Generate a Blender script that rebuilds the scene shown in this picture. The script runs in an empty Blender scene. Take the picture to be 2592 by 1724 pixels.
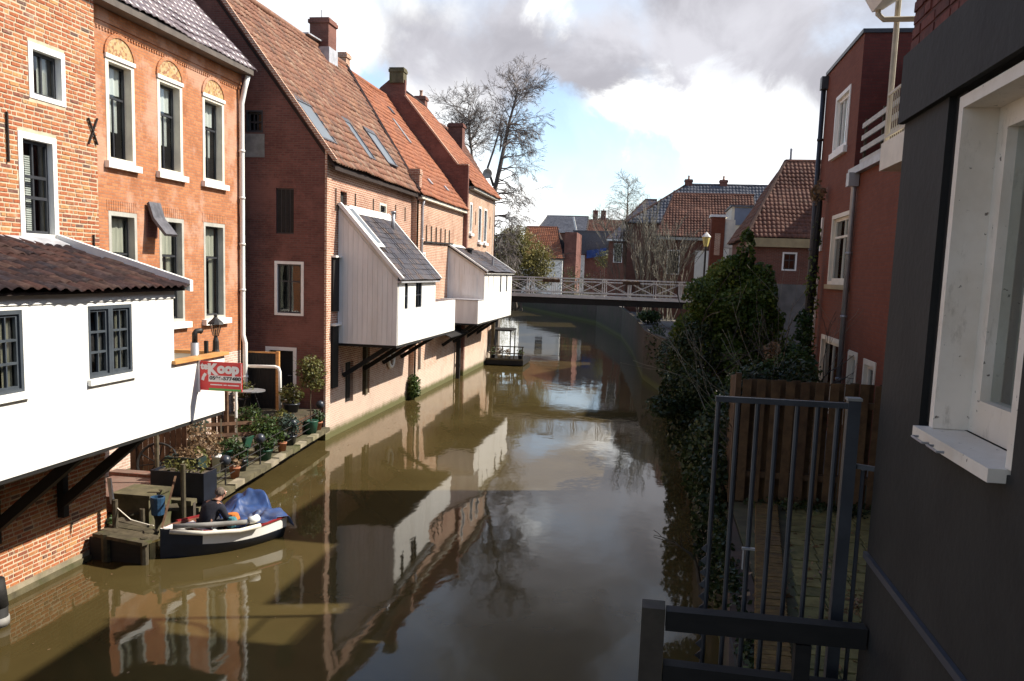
import bpy, bmesh, math, random
from mathutils import Vector, Matrix, noise
from mathutils.geometry import tessellate_polygon
random.seed(7)
SC = bpy.context.scene
COL = SC.collection

# ------------------------------------------------------------ camera
EYE = 5.5
yaw, pitch, roll = math.radians(8.9913), math.radians(7.2657), math.atan(0.034)
f_ = Vector((-math.sin(yaw)*math.cos(pitch), math.cos(yaw)*math.cos(pitch), -math.sin(pitch)))
r0 = Vector((math.cos(yaw), math.sin(yaw), 0)); u0 = r0.cross(f_)
R_ = math.cos(roll)*r0 + math.sin(roll)*u0
U_ = math.cos(roll)*u0 - math.sin(roll)*r0
cd = bpy.data.cameras.new('camera'); cam = bpy.data.objects.new('camera', cd); COL.objects.link(cam)
cam.matrix_world = Matrix(((R_.x, U_.x, -f_.x, 0), (R_.y, U_.y, -f_.y, 0), (R_.z, U_.z, -f_.z, EYE), (0, 0, 0, 1)))
cd.sensor_width = 36; cd.lens = 30.547; cd.shift_y = 0.0408
cd.clip_start = 0.05; cd.clip_end = 4000
SC.camera = cam

# ------------------------------------------------------------ sun and sky
SUN = Vector((2.0, 0.6, 1.84)).normalized()
sl = bpy.data.lights.new('sun', 'SUN'); so = bpy.data.objects.new('sun', sl); COL.objects.link(so)
sl.energy = 4.9; sl.angle = math.radians(0.55); sl.color = (1.0, 0.93, 0.82)
so.rotation_euler = SUN.to_track_quat('Z', 'Y').to_euler(); so.location = (30, 10, 40)
SC.view_settings.view_transform = 'Standard'; SC.view_settings.look = 'None'
SC.view_settings.exposure = 0.75; SC.view_settings.gamma = 1.0; SC.view_settings.use_curve_mapping = False

W = bpy.data.worlds.new('World'); SC.world = W; W.use_nodes = True
wt = W.node_tree; wt.nodes.clear()
def N(t, typ, **kw):
    n = t.nodes.new(typ)
    for k, v in kw.items(): setattr(n, k, v)
    return n
def setin(n, **kw):
    for k, v in kw.items(): n.inputs[k.replace('_', ' ')].default_value = v
def mathn(t, op, a, b=None, clamp=False):
    n = t.nodes.new('ShaderNodeMath'); n.operation = op; n.use_clamp = clamp
    for i, v in enumerate((a, b)):
        if v is None: continue
        if isinstance(v, (int, float)): n.inputs[i].default_value = v
        else: t.links.new(v, n.inputs[i])
    return n.outputs[0]
def maprange(t, v, a, b, c, d, smooth=True):
    n = t.nodes.new('ShaderNodeMapRange'); n.interpolation_type = 'SMOOTHSTEP' if smooth else 'LINEAR'
    t.links.new(v, n.inputs[0])
    for i, x in enumerate((a, b, c, d)): n.inputs[i+1].default_value = x
    return n.outputs[0]
def mixc(t, fac, a, b, blend='MIX'):
    n = t.nodes.new('ShaderNodeMix'); n.data_type = 'RGBA'; n.blend_type = blend
    for sock, v in ((n.inputs[0], fac), (n.inputs[6], a), (n.inputs[7], b)):
        if isinstance(v, (int, float)): sock.default_value = v
        elif isinstance(v, tuple): sock.default_value = (v[0], v[1], v[2], 1)
        else: t.links.new(v, sock)
    return n.outputs[2]
def vmath(t, op, a, b):
    n = t.nodes.new('ShaderNodeVectorMath'); n.operation = op
    for i, v in enumerate((a, b)):
        if isinstance(v, tuple): n.inputs[i].default_value = v
        else: t.links.new(v, n.inputs[i])
    return n

sky = N(wt, 'ShaderNodeTexSky'); sky.sky_type = 'NISHITA'; sky.sun_disc = False
sky.sun_elevation = math.asin(SUN.z); sky.sun_rotation = math.atan2(SUN.x, SUN.y)
sky.air_density = 1.0; sky.dust_density = 1.0; sky.ozone_density = 1.6
tc = N(wt, 'ShaderNodeTexCoord')
dirn = vmath(wt, 'NORMALIZE', tc.outputs['Generated'], (0, 0, 0)).outputs[0]
sep = N(wt, 'ShaderNodeSeparateXYZ'); wt.links.new(dirn, sep.inputs[0])
zz = mathn(wt, 'ADD', mathn(wt, 'MAXIMUM', sep.outputs[2], 0.0), 0.16)
cmb = N(wt, 'ShaderNodeCombineXYZ')
wt.links.new(mathn(wt, 'DIVIDE', sep.outputs[0], zz), cmb.inputs[0])
wt.links.new(mathn(wt, 'DIVIDE', sep.outputs[1], zz), cmb.inputs[1])
def fbm(vec, scale, detail, rough, dist=0.0, off=(0, 0, 0)):
    v = vmath(wt, 'ADD', vec, off).outputs[0]
    n = N(wt, 'ShaderNodeTexNoise'); setin(n, Scale=scale, Detail=detail, Roughness=rough, Distortion=dist)
    wt.links.new(v, n.inputs['Vector']); return n.outputs['Fac']
n_big = fbm(cmb.outputs[0], 0.55, 6, 0.55, 0.2, (3.1, 1.7, 0))
n_fine = fbm(dirn, 8.5, 10, 0.60, 0.35, (0.4, 2.2, 0.9))
n_mid = fbm(dirn, 6.5, 8, 0.55, 0.5, (5.4, 1.2, 2.9))
warp = mathn(wt, 'MULTIPLY', mathn(wt, 'SUBTRACT', n_fine, 0.5), 0.20)
def lobe(c, rad, soft):
    # soft-edged patch of sky round direction c, its rim broken up by noise
    d = vmath(wt, 'DISTANCE', dirn, c).outputs['Value']
    return maprange(wt, mathn(wt, 'ADD', d, warp), rad-soft, rad+soft, 1.0, 0.0)
def union(ls):
    o = ls[0]
    for l in ls[1:]: o = mathn(wt, 'MAXIMUM', o, l)
    return o
CLOUDS_GREY = [((-0.26, 0.938, 0.22), .075, .05), ((-0.16, 0.955, 0.24), .09, .06), ((-0.077, 0.974, 0.222), .10, .06), ((0.066, 0.965, 0.25), .14, .07),
               ((0.16, 0.965, 0.20), .09, .06), ((-0.1, 0.92, 0.38), .16, .10), ((0.2, 0.88, 0.42), .22, .1)]
CLOUDS_WHITE = [((-0.03, 0.985, 0.160), .052, .018), ((0.035, 0.987, 0.152), .050, .02), ((0.105, 0.985, 0.135), .060, .025), ((-0.095, 0.991, 0.082), .040, .02),
                ((-0.17, 0.98, 0.09), .05, .03), ((-0.355, 0.90, 0.24), .062, .03), ((-0.46, 0.85, 0.22), .14, .05), ((-0.112, 0.955, 0.282), .03, .02), ((0.05, 0.996, 0.06), .06, .03),
                ((-0.27, 0.95, 0.15), .05, .03), ((-0.3, 0.94, 0.07), .06, .03)]
CLOUDS_BLUE = [((-0.127, 0.981, 0.142), .05, .022), ((-0.16, 0.977, 0.13), .035, .02), ((-0.02, 0.993, 0.112), .034, .016), ((0.02, 0.993, 0.107), .026, .015), ((-0.315, 0.93, 0.2), .022, .02), ((-0.075, 0.99, 0.122), .042, .018)]
grey = union([lobe(*a) for a in CLOUDS_GREY]); white = union([lobe(*a) for a in CLOUDS_WHITE]); blue = union([lobe(*a) for a in CLOUDS_BLUE])
back = maprange(wt, n_big, 0.42, 0.60, 0.0, 1.0)
front = maprange(wt, sep.outputs[1], 0.70, 0.86, 0.0, 1.0)
# cloud cover
cover = mathn(wt, 'MAXIMUM', mathn(wt, 'MAXIMUM', back, grey), white)
cover = mathn(wt, 'MULTIPLY', cover, mathn(wt, 'SUBTRACT', 1.0, mathn(wt, 'MULTIPLY', blue, 0.88)))
# white where thin or lobed white, grey below thick cloud
greyness = mathn(wt, 'MAXIMUM', grey, mathn(wt, 'MULTIPLY', maprange(wt, n_big, 0.40, 0.55, 0.25, 1.0), mathn(wt, 'SUBTRACT', 1.0, front)))  # cloud outside the view greyed further to deepen the shade
greyness = mathn(wt, 'MULTIPLY', greyness, mathn(wt, 'SUBTRACT', 1.0, mathn(wt, 'MULTIPLY', white, 0.9)))
gcol = mixc(wt, maprange(wt, n_mid, 0.38, 0.64, 0.0, 1.0), (0.305, 0.30, 0.33), (0.475, 0.472, 0.51))
gcol = mixc(wt, maprange(wt, sep.outputs[2], 0.25, 0.42, 0.0, 0.62), gcol, (0.0, 0.0, 0.0))
greyness = mathn(wt, 'MAXIMUM', greyness, maprange(wt, sep.outputs[2], 0.30, 0.45, 0.0, 0.85))
ccol = mixc(wt, greyness, mixc(wt, maprange(wt, n_fine, 0.35, 0.6, 0.0, 1.0), (0.60, 0.62, 0.66), (0.74, 0.745, 0.735)), gcol)
ccol = mixc(wt, mathn(wt, 'MULTIPLY', white, mathn(wt, 'SUBTRACT', 1.0, greyness)), ccol, mixc(wt, maprange(wt, n_fine, 0.36, 0.58, 0.0, 1.0), (0.62, 0.64, 0.68), (1.25, 1.25, 1.22)))
bg1 = N(wt, 'ShaderNodeBackground'); wt.links.new(sky.outputs[0], bg1.inputs[0]); bg1.inputs[1].default_value = 0.15
bg2 = N(wt, 'ShaderNodeBackground'); wt.links.new(ccol, bg2.inputs[0]); bg2.inputs[1].default_value = 1.0
ms = N(wt, 'ShaderNodeMixShader'); wt.links.new(cover, ms.inputs[0]); wt.links.new(bg1.outputs[0], ms.inputs[1]); wt.links.new(bg2.outputs[0], ms.inputs[2])
wo = N(wt, 'ShaderNodeOutputWorld'); wt.links.new(ms.outputs[0], wo.inputs[0])

# ------------------------------------------------------------ materials
MATS = {}
def newmat(name):
    m = bpy.data.materials.new(name); m.use_nodes = True
    t = m.node_tree; t.nodes.clear()
    b = N(t, 'ShaderNodeBsdfPrincipled'); o = N(t, 'ShaderNodeOutputMaterial'); t.links.new(b.outputs[0], o.inputs[0])
    MATS[name] = m
    return m, t, b
def objvec(t, scale=(1, 1, 1)):
    c = N(t, 'ShaderNodeTexCoord'); mp = N(t, 'ShaderNodeMapping'); mp.inputs['Scale'].default_value = scale
    t.links.new(c.outputs['Object'], mp.inputs[0]); return mp.outputs[0]
def noisef(t, vec, scale, detail=4, rough=0.55):
    n = N(t, 'ShaderNodeTexNoise'); setin(n, Scale=scale, Detail=detail, Roughness=rough); t.links.new(vec, n.inputs['Vector']); return n.outputs['Fac']
def bump(t, b, h, strength, dist=0.01):
    n = N(t, 'ShaderNodeBump'); n.inputs['Strength'].default_value = strength; n.inputs['Distance'].default_value = dist
    t.links.new(h, n.inputs['Height']); t.links.new(n.outputs[0], b.inputs['Normal'])
def plain(name, col, rough=0.7, var=0.25, scale=3.0, stretch=(1, 1, 1), metal=0.0, bmp=0.15, spec=0.4, dirt=None, dirt_amt=0.0):
    m, t, b = newmat(name)
    v = objvec(t, stretch)
    a = noisef(t, v, scale, 6, 0.6); f = maprange(t, a, 0.3, 0.7, 0.0, 1.0)
    d = tuple(c*(1-var) for c in col); l = tuple(min(1, c*(1+var*0.6)) for c in col)
    c = mixc(t, f, d, l)
    if dirt:
        e = maprange(t, noisef(t, v, scale*0.35, 8, 0.7), 0.48, 0.68, 0.0, dirt_amt)
        c = mixc(t, e, c, dirt)
    t.links.new(c, b.inputs['Base Color'])
    setin(b, Roughness=rough, Metallic=metal); b.inputs['Specular IOR Level'].default_value = spec
    if bmp: bump(t, b, noisef(t, v, scale*8, 3), bmp, 0.004)
    return m
def ramp(t, fac, stops):
    r = N(t, 'ShaderNodeValToRGB'); el = r.color_ramp.elements
    while len(el) < len(stops): el.new(0.5)
    for e, (p, c) in zip(el, stops): e.position = p; e.color = (c[0], c[1], c[2], 1)
    t.links.new(fac, r.inputs[0]); return r.outputs[0]
def piecemat(name, stops, rough=0.8, grain=14.0, bmp=0.3, spec=0.35, spots=None, spot_amt=0.0, spot_scale=2.0, lichen=0.0):
    """every brick, tile or board takes its own tone from the ramp: object random for single pieces, attribute 'tint' for joined ones"""
    m, t, b = newmat(name)
    at = N(t, 'ShaderNodeAttribute'); at.attribute_name = 'tint'
    oi = N(t, 'ShaderNodeObjectInfo')
    r = mathn(t, 'FRACT', mathn(t, 'ADD', at.outputs['Fac'], oi.outputs['Random']))
    c = ramp(t, r, stops)
    ge = N(t, 'ShaderNodeNewGeometry')
    g = noisef(t, ge.outputs['Position'], grain, 5, 0.65)
    c = mixc(t, maprange(t, g, 0.3, 0.7, 0.0, 0.55), c, (0.0, 0.0, 0.0), 'SOFT_LIGHT')
    if spots:
        s = noisef(t, ge.outputs['Position'], spot_scale, 8, 0.72)
        c = mixc(t, maprange(t, s, 0.55, 0.68, 0.0, spot_amt), c, spots)
    if lichen:
        s = noisef(t, ge.outputs['Position'], 6.5, 6, 0.7)
        c = mixc(t, maprange(t, s, 0.66, 0.72, 0.0, lichen), c, (0.42, 0.40, 0.33))
    t.links.new(c, b.inputs['Base Color'])
    setin(b, Roughness=rough); b.inputs['Specular IOR Level'].default_value = spec
    if bmp: bump(t, b, g, bmp, 0.006)
    return m
def brickmat(name, c1, c2, mortar, bw=0.21, rh=0.062, gap=0.011, var=0.5, stain=(0.62, 0.55, 0.48), zstain=None, patch=None, patch_amt=0.5, bmp=0.35):
    m, t, b = newmat(name)
    c = N(t, 'ShaderNodeTexCoord'); s = N(t, 'ShaderNodeSeparateXYZ'); t.links.new(c.outputs['Object'], s.inputs[0])
    g = N(t, 'ShaderNodeNewGeometry'); ns = N(t, 'ShaderNodeSeparateXYZ'); t.links.new(g.outputs['True Normal'], ns.inputs[0])
    isx = mathn(t, 'GREATER_THAN', mathn(t, 'ABSOLUTE', ns.outputs[0]), 0.5)
    u = mathn(t, 'ADD', mathn(t, 'MULTIPLY', s.outputs[1], isx), mathn(t, 'MULTIPLY', s.outputs[0], mathn(t, 'SUBTRACT', 1.0, isx)))
    wob = mathn(t, 'MULTIPLY', mathn(t, 'SUBTRACT', noisef(t, c.outputs['Object'], 1.3, 2), 0.5), 0.03)
    q = N(t, 'ShaderNodeCombineXYZ'); t.links.new(u, q.inputs[0]); t.links.new(mathn(t, 'ADD', s.outputs[2], wob), q.inputs[1])
    br = N(t, 'ShaderNodeTexBrick'); br.offset_frequency = 2; t.links.new(q.outputs[0], br.inputs['Vector'])
    setin(br, Scale=1.0); br.inputs['Brick Width'].default_value = bw; br.inputs['Row Height'].default_value = rh
    br.inputs['Mortar Size'].default_value = gap; br.inputs['Mortar Smooth'].default_value = 0.3; br.inputs['Bias'].default_value = 0.0
    br.inputs['Color1'].default_value = (*c1, 1); br.inputs['Color2'].default_value = (*c2, 1); br.inputs['Mortar'].default_value = (*mortar, 1)
    v = c.outputs['Object']
    dark = tuple(x*(1-var) for x in c1)
    col = mixc(t, maprange(t, noisef(t, v, 0.9, 8, 0.7), 0.42, 0.72, 0.0, 0.55), br.outputs['Color'], dark)
    col = mixc(t, maprange(t, noisef(t, v, 9.0, 4, 0.7), 0.5, 0.8, 0.0, 0.5), col, tuple(min(1, x*1.5) for x in c2))
    if patch: col = mixc(t, maprange(t, noisef(t, v, 0.55, 6, 0.65), 0.5, 0.62, 0.0, patch_amt), col, patch)
    if zstain:
        k = maprange(t, mathn(t, 'ADD', s.outputs[2], mathn(t, 'MULTIPLY', mathn(t, 'SUBTRACT', noisef(t, v, 2.4, 8, 0.75), 0.5), 4.2)), zstain[0], zstain[1], 0.52, 0.0)
        col = mixc(t, k, col, stain)
        # green and dark tide mark
        w = maprange(t, mathn(t, 'ADD', s.outputs[2], mathn(t, 'MULTIPLY', mathn(t, 'SUBTRACT', noisef(t, v, 3.0, 5, 0.7), 0.5), 0.25)), 0.14, 0.42, 0.92, 0.0)
        col = mixc(t, w, col, (0.075, 0.08, 0.022))
    t.links.new(col, b.inputs['Base Color']); setin(b, Roughness=0.85); b.inputs['Specular IOR Level'].default_value = 0.25
    h = mathn(t, 'ADD', mathn(t, 'MULTIPLY', mathn(t, 'SUBTRACT', 1.0, br.outputs['Fac']), 1.0), mathn(t, 'MULTIPLY', noisef(t, v, 30, 4), 0.5))
    bump(t, b, h, bmp, 0.012)
    return m
def glassmat(name, tint=(0.75, 0.8, 0.8)):
    m = bpy.data.materials.new(name); m.use_nodes = True; t = m.node_tree; t.nodes.clear()
    tr = N(t, 'ShaderNodeBsdfTransparent'); tr.inputs[0].default_value = (*tint, 1)
    gl = N(t, 'ShaderNodeBsdfGlossy'); gl.inputs['Roughness'].default_value = 0.02; gl.inputs[0].default_value = (0.9, 0.92, 0.95, 1)
    v = objvec(t); nz = noisef(t, v, 1.1, 2); bp = N(t, 'ShaderNodeBump'); bp.inputs['Strength'].default_value = 0.25; bp.inputs['Distance'].default_value = 0.02
    t.links.new(nz, bp.inputs['Height']); t.links.new(bp.outputs[0], gl.inputs['Normal'])
    ge = N(t, 'ShaderNodeNewGeometry'); dt = vmath(t, 'DOT_PRODUCT', ge.outputs['Incoming'], ge.outputs['Normal']).outputs['Value']
    sch = mathn(t, 'POWER', mathn(t, 'SUBTRACT', 1.0, mathn(t, 'ABSOLUTE', dt), True), 5.0)
    f = mathn(t, 'ADD', mathn(t, 'MULTIPLY', sch, 0.9), 0.085, True)
    mx = N(t, 'ShaderNodeMixShader'); t.links.new(f, mx.inputs[0]); t.links.new(tr.outputs[0], mx.inputs[1]); t.links.new(gl.outputs[0], mx.inputs[2])
    o = N(t, 'ShaderNodeOutputMaterial'); t.links.new(mx.outputs[0], o.inputs[0]); MATS[name] = m
    return m
def leafmat(name, c1, c2, c3, rough=0.5, transl=0.25):
    m, t, b = newmat(name)
    at = N(t, 'ShaderNodeAttribute'); at.attribute_name = 'tint'
    c = ramp(t, at.outputs['Fac'], [(0.0, c1), (0.55, c2), (1.0, c3)])
    t.links.new(c, b.inputs['Base Color']); setin(b, Roughness=rough); b.inputs['Specular IOR Level'].default_value = 0.3
    tl = N(t, 'ShaderNodeBsdfTranslucent'); t.links.new(c, tl.inputs[0])
    mx = N(t, 'ShaderNodeMixShader'); mx.inputs[0].default_value = transl
    o = [n for n in t.nodes if n.type == 'OUTPUT_MATERIAL'][0]
    t.links.new(b.outputs[0], mx.inputs[1]); t.links.new(tl.outputs[0], mx.inputs[2]); t.links.new(mx.outputs[0], o.inputs[0])
    return m

# ------------------------------------------------------------ mesh helpers
Z = Vector((0, 0, 1))
class Fr:
    """wall frame: a runs to the right along the wall, b is height above the water, c is out of the wall"""
    def __init__(s, o, u, n): s.o, s.u, s.n = Vector(o), Vector(u), Vector(n)
    def p(s, a, b, c=0.0): return s.o + s.u*a + Z*b + s.n*c
def FX(x): return Fr((x, 0, 0), (0, 1, 0), (1, 0, 0))       # wall facing +X: a = y
def FY(y): return Fr((0, y, 0), (1, 0, 0), (0, -1, 0))      # wall facing -Y: a = x
def FXN(x): return Fr((x, 0, 0), (0, -1, 0), (-1, 0, 0))    # wall facing -X: a = -y
class MB:
    def __init__(s): s.v, s.f, s.t, s.m, s.cm = [], [], [], [], 0
    def poly(s, pts, tint=0.0):
        i = len(s.v); s.v.extend(Vector(p) for p in pts); s.f.append(tuple(range(i, i+len(pts)))); s.t.append(tint); s.m.append(s.cm); return s
    def hexa(s, P, tint=0.0, skip=()):
        i = len(s.v); s.v.extend(Vector(p) for p in P)
        for k, q in enumerate(((0, 3, 2, 1), (4, 5, 6, 7), (0, 1, 5, 4), (1, 2, 6, 5), (2, 3, 7, 6), (3, 0, 4, 7))):
            if k in skip: continue
            s.f.append(tuple(i+j for j in q)); s.t.append(tint); s.m.append(s.cm)
        return s
    def box(s, x0, x1, y0, y1, z0, z1, tint=0.0):
        return s.hexa([(x0, y0, z0), (x1, y0, z0), (x1, y1, z0), (x0, y1, z0), (x0, y0, z1), (x1, y0, z1), (x1, y1, z1), (x0, y1, z1)], tint)
    def lbox(s, F, a0, a1, b0, b1, c0, c1, tint=0.0):
        return s.hexa([F.p(a0, b0, c1), F.p(a1, b0, c1), F.p(a1, b0, c0), F.p(a0, b0, c0), F.p(a0, b1, c1), F.p(a1, b1, c1), F.p(a1, b1, c0), F.p(a0, b1, c0)], tint)
    def beam(s, p, q, w, h, up=(0, 0, 1), tint=0.0):
        p, q = Vector(p), Vector(q); d = (q-p).normalized(); up = Vector(up)
        if abs(d.dot(up)) > 0.98: up = Vector((0, 1, 0))
        r = d.cross(up).normalized(); n = r.cross(d).normalized(); r *= w/2; n *= h/2
        return s.hexa([p-r-n, p+r-n, q+r-n, q-r-n, p-r+n, p+r+n, q+r+n, q-r+n], tint)
    def tube(s, pts, r, n=8, tint=0.0, cap=True):
        pts = [Vector(p) for p in pts]; k = len(pts); rr = r if isinstance(r, (list, tuple)) else [r]*k
        base = len(s.v); prev = None
        for j, p in enumerate(pts):
            d = (pts[min(j+1, k-1)]-pts[max(j-1, 0)]); d = d.normalized() if d.length > 1e-9 else Z
            a = prev if prev is not None else (Vector((1, 0, 0)) if abs(d.x) < 0.8 else Vector((0, 1, 0)))
            a = (a - d*a.dot(d)).normalized(); prev = a; b = d.cross(a)
            for i in range(n):
                t = 2*math.pi*i/n; s.v.append(p + (a*math.cos(t)+b*math.sin(t))*rr[j])
        for j in range(k-1):
            for i in range(n):
                i2 = (i+1) % n
                s.f.append((base+j*n+i, base+j*n+i2, base+(j+1)*n+i2, base+(j+1)*n+i)); s.t.append(tint); s.m.append(s.cm)
        if cap and n > 3:
            s.f.append(tuple(base+i for i in range(n))[::-1]); s.t.append(tint); s.m.append(s.cm)
            s.f.append(tuple(base+(k-1)*n+i for i in range(n))); s.t.append(tint); s.m.append(s.cm)
        return s
    def lathe(s, prof, c, n=16, tint=0.0):
        c = Vector(c); base = len(s.v)
        for r, z in prof:
            for i in range(n):
                t = 2*math.pi*i/n; s.v.append(c+Vector((r*math.cos(t), r*math.sin(t), z)))
        for j in range(len(prof)-1):
            for i in range(n):
                i2 = (i+1) % n
                s.f.append((base+j*n+i, base+j*n+i2, base+(j+1)*n+i2, base+(j+1)*n+i)); s.t.append(tint); s.m.append(s.cm)
        if prof[0][0] > 1e-4: s.f.append(tuple(base+i for i in range(n))[::-1]); s.t.append(tint); s.m.append(s.cm)
        if prof[-1][0] > 1e-4: s.f.append(tuple(base+(len(prof)-1)*n+i for i in range(n))); s.t.append(tint); s.m.append(s.cm)
        return s
    def grid(s, rows, tint=0.0):
        b = len(s.v); n = len(rows[0])
        for r in rows: s.v.extend(Vector(p) for p in r)
        for i in range(len(rows)-1):
            for j in range(n-1):
                s.f.append((b+i*n+j, b+(i+1)*n+j, b+(i+1)*n+j+1, b+i*n+j+1)); s.t.append(tint); s.m.append(s.cm)
        return s
    def prism(s, pts, vec, tint=0.0):
        pts = [Vector(p) for p in pts]; vec = Vector(vec); n = len(pts)
        s.poly(pts[::-1], tint); s.poly([p+vec for p in pts], tint)
        for i in range(n):
            j = (i+1) % n; s.poly([pts[i], pts[j], pts[j]+vec, pts[i]+vec], tint)
        return s
    def wall(s, F, outer, holes=(), thick=0.28):
        """flat wall with real openings: front and back faces, reveals all round"""
        loops = [list(outer)]+[[(a0, b0), (a1, b0), (a1, b1), (a0, b1)] for a0, a1, b0, b1 in holes]
        tri = tessellate_polygon([[Vector((a, b, 0)) for a, b in lp] for lp in loops])
        flat = [p for lp in loops for p in lp]
        for t in tri:
            P = [flat[i] for i in t]
            ar = (P[1][0]-P[0][0])*(P[2][1]-P[0][1])-(P[2][0]-P[0][0])*(P[1][1]-P[0][1])
            if abs(ar) < 1e-9: continue
            if ar < 0: P = P[::-1]
            s.poly([F.p(a, b) for a, b in P]); s.poly([F.p(a, b, -thick) for a, b in P[::-1]])
        for lp in loops:
            for i in range(len(lp)):
                (a, b), (c, d) = lp[i], lp[(i+1) % len(lp)]
                s.poly([F.p(a, b), F.p(a, b, -thick), F.p(c, d, -thick), F.p(c, d)])
        return s
    def build(s, name, mat, parent=None, smooth=False, kind=None):
        me = bpy.data.meshes.new(name); off = wloc(parent)
        me.from_pydata([tuple(p-off) for p in s.v], [], s.f)
        for mm in (mat if isinstance(mat, (list, tuple)) else [mat]): me.materials.append(mm)
        if isinstance(mat, (list, tuple)): me.polygons.foreach_set('material_index', s.m)
        if any(s.t):
            at = me.attributes.new('tint', 'FLOAT', 'FACE'); at.data.foreach_set('value', s.t)
        if smooth: me.polygons.foreach_set('use_smooth', [True]*len(me.polygons))
        me.update()
        o = bpy.data.objects.new(name, me); COL.objects.link(o)
        if parent is not None: o.parent = parent
        if kind: o['kind'] = kind
        return o
def wloc(o):
    l = Vector((0, 0, 0))
    while o is not None: l += o.location; o = o.parent
    return l
def thing(name, label, cat, loc, group=None):
    o = bpy.data.objects.new(name, None); COL.objects.link(o); o.location = loc; o.empty_display_size = 0.2
    o['label'] = label; o['category'] = cat
    if group: o['group'] = group
    return o
def tag(o, label, cat, group=None):
    o['label'] = label; o['category'] = cat
    if group: o['group'] = group
    return o
def structure(o): o['kind'] = 'structure'; return o
def rebase(o, loc):
    """give a one-mesh thing its origin at its own base"""
    loc = Vector(loc); o.data.transform(Matrix.Translation(-loc)); o.location = loc; return o
def place(mesh, name, parent, loc, rot=None, scale=None):
    o = bpy.data.objects.new(name, mesh); COL.objects.link(o); o.parent = parent; o.location = Vector(loc)-wloc(parent)
    if rot is not None: o.rotation_euler = rot
    if scale is not None: o.scale = scale
    return o
def pmesh(name, verts, faces, mat, smooth=False):
    me = bpy.data.meshes.new(name); me.from_pydata(verts, [], faces); me.materials.append(mat)
    if smooth: me.polygons.foreach_set('use_smooth', [True]*len(faces))
    me.update(); return me
CAMP = Vector((0, 0, EYE))
def split_nearest(items, key, n):
    items = sorted(items, key=key); return items[:n], items[n:]

# ------------------------------------------------------------ material palette
m_mortar = plain('lime_mortar', (0.54, 0.43, 0.30), 0.9, 0.2, 6)
m_brick1 = piecemat('old_brick', [(0.0, (0.36, 0.115, 0.05)), (0.2, (0.43, 0.145, 0.06)), (0.4, (0.39, 0.12, 0.048)), (0.55, (0.48, 0.215, 0.085)), (0.7, (0.43, 0.155, 0.07)), (0.82, (0.52, 0.29, 0.12)), (0.92, (0.30, 0.10, 0.055)), (0.97, (0.15, 0.095, 0.075)), (1.0, (0.34, 0.115, 0.055))], 0.85, 24, 0.4, spots=(0.56, 0.45, 0.34), spot_amt=0.4, spot_scale=3.5)
m_brick2 = brickmat('orange_brick', (0.36, 0.13, 0.055), (0.49, 0.20, 0.085), (0.30, 0.17, 0.11), 0.21, 0.070, 0.0095, 0.42, patch=(0.54, 0.33, 0.235), patch_amt=0.62, bmp=0.35)
m_brick2b = brickmat('pale_plinth_brick', (0.42, 0.27, 0.21), (0.50, 0.36, 0.29), (0.60, 0.53, 0.45), 0.22, 0.07, 0.013, 0.35)
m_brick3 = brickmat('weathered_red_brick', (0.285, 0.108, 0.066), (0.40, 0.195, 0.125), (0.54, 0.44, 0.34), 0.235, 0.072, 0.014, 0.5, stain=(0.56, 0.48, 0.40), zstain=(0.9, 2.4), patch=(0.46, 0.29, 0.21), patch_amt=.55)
m_brick3s = brickmat('shade_toned_red_brick', (0.135, 0.052, 0.041), (0.185, 0.075, 0.057), (0.15, 0.095, 0.075), 0.235, 0.068, 0.010, 0.5, stain=(0.3, 0.22, 0.18), zstain=(0.5, 1.2), patch=(0.23, 0.105, 0.08), patch_amt=.6)  # same brick as above with the gable's shade mixed into its colours
m_brick4 = brickmat('pink_brick', (0.33, 0.14, 0.083), (0.45, 0.235, 0.15), (0.58, 0.48, 0.37), 0.22, 0.072, 0.015, 0.4, stain=(0.62, 0.55, 0.46), zstain=(0.7, 2.2))
m_brick5 = brickmat('pale_brick', (0.35, 0.17, 0.105), (0.46, 0.265, 0.17), (0.58, 0.49, 0.38), 0.22, 0.072, 0.015, 0.35, stain=(0.62, 0.55, 0.46), zstain=(0.7, 2.2))  # pale brick of the tall house front
m_brickR = brickmat('new_red_brick', (0.155, 0.043, 0.021), (0.19, 0.055, 0.027), (0.12, 0.058, 0.044), 0.21, 0.0625, 0.006, 0.25, bmp=0.2)
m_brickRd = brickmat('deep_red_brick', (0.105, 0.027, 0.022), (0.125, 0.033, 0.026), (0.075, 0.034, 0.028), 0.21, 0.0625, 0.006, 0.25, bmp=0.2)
m_brickB = brickmat('town_brick', (0.13, 0.05, 0.035), (0.18, 0.068, 0.045), (0.17, 0.115, 0.09), 0.22, 0.066, 0.011, 0.4)
m_tile_dark = piecemat('smothered_pantile', [(0.0, (0.024, 0.017, 0.020)), (0.3, (0.042, 0.023, 0.021)), (0.5, (0.065, 0.031, 0.025)), (0.7, (0.030, 0.023, 0.028)), (0.85, (0.075, 0.042, 0.033)), (1.0, (0.026, 0.021, 0.024))], 0.85, 9, 0.3, 0.12, spots=(0.13, 0.10, 0.085), spot_amt=0.25, spot_scale=7)
m_tile_grey = piecemat('glazed_grey_tile', [(0.0, (0.16, 0.125, 0.14)), (0.4, (0.21, 0.17, 0.18)), (0.7, (0.185, 0.14, 0.15)), (1.0, (0.26, 0.21, 0.22))], 0.30, 8, 0.25, 0.7, spots=(0.42, 0.40, 0.38), spot_amt=0.5, spot_scale=5)
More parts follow.
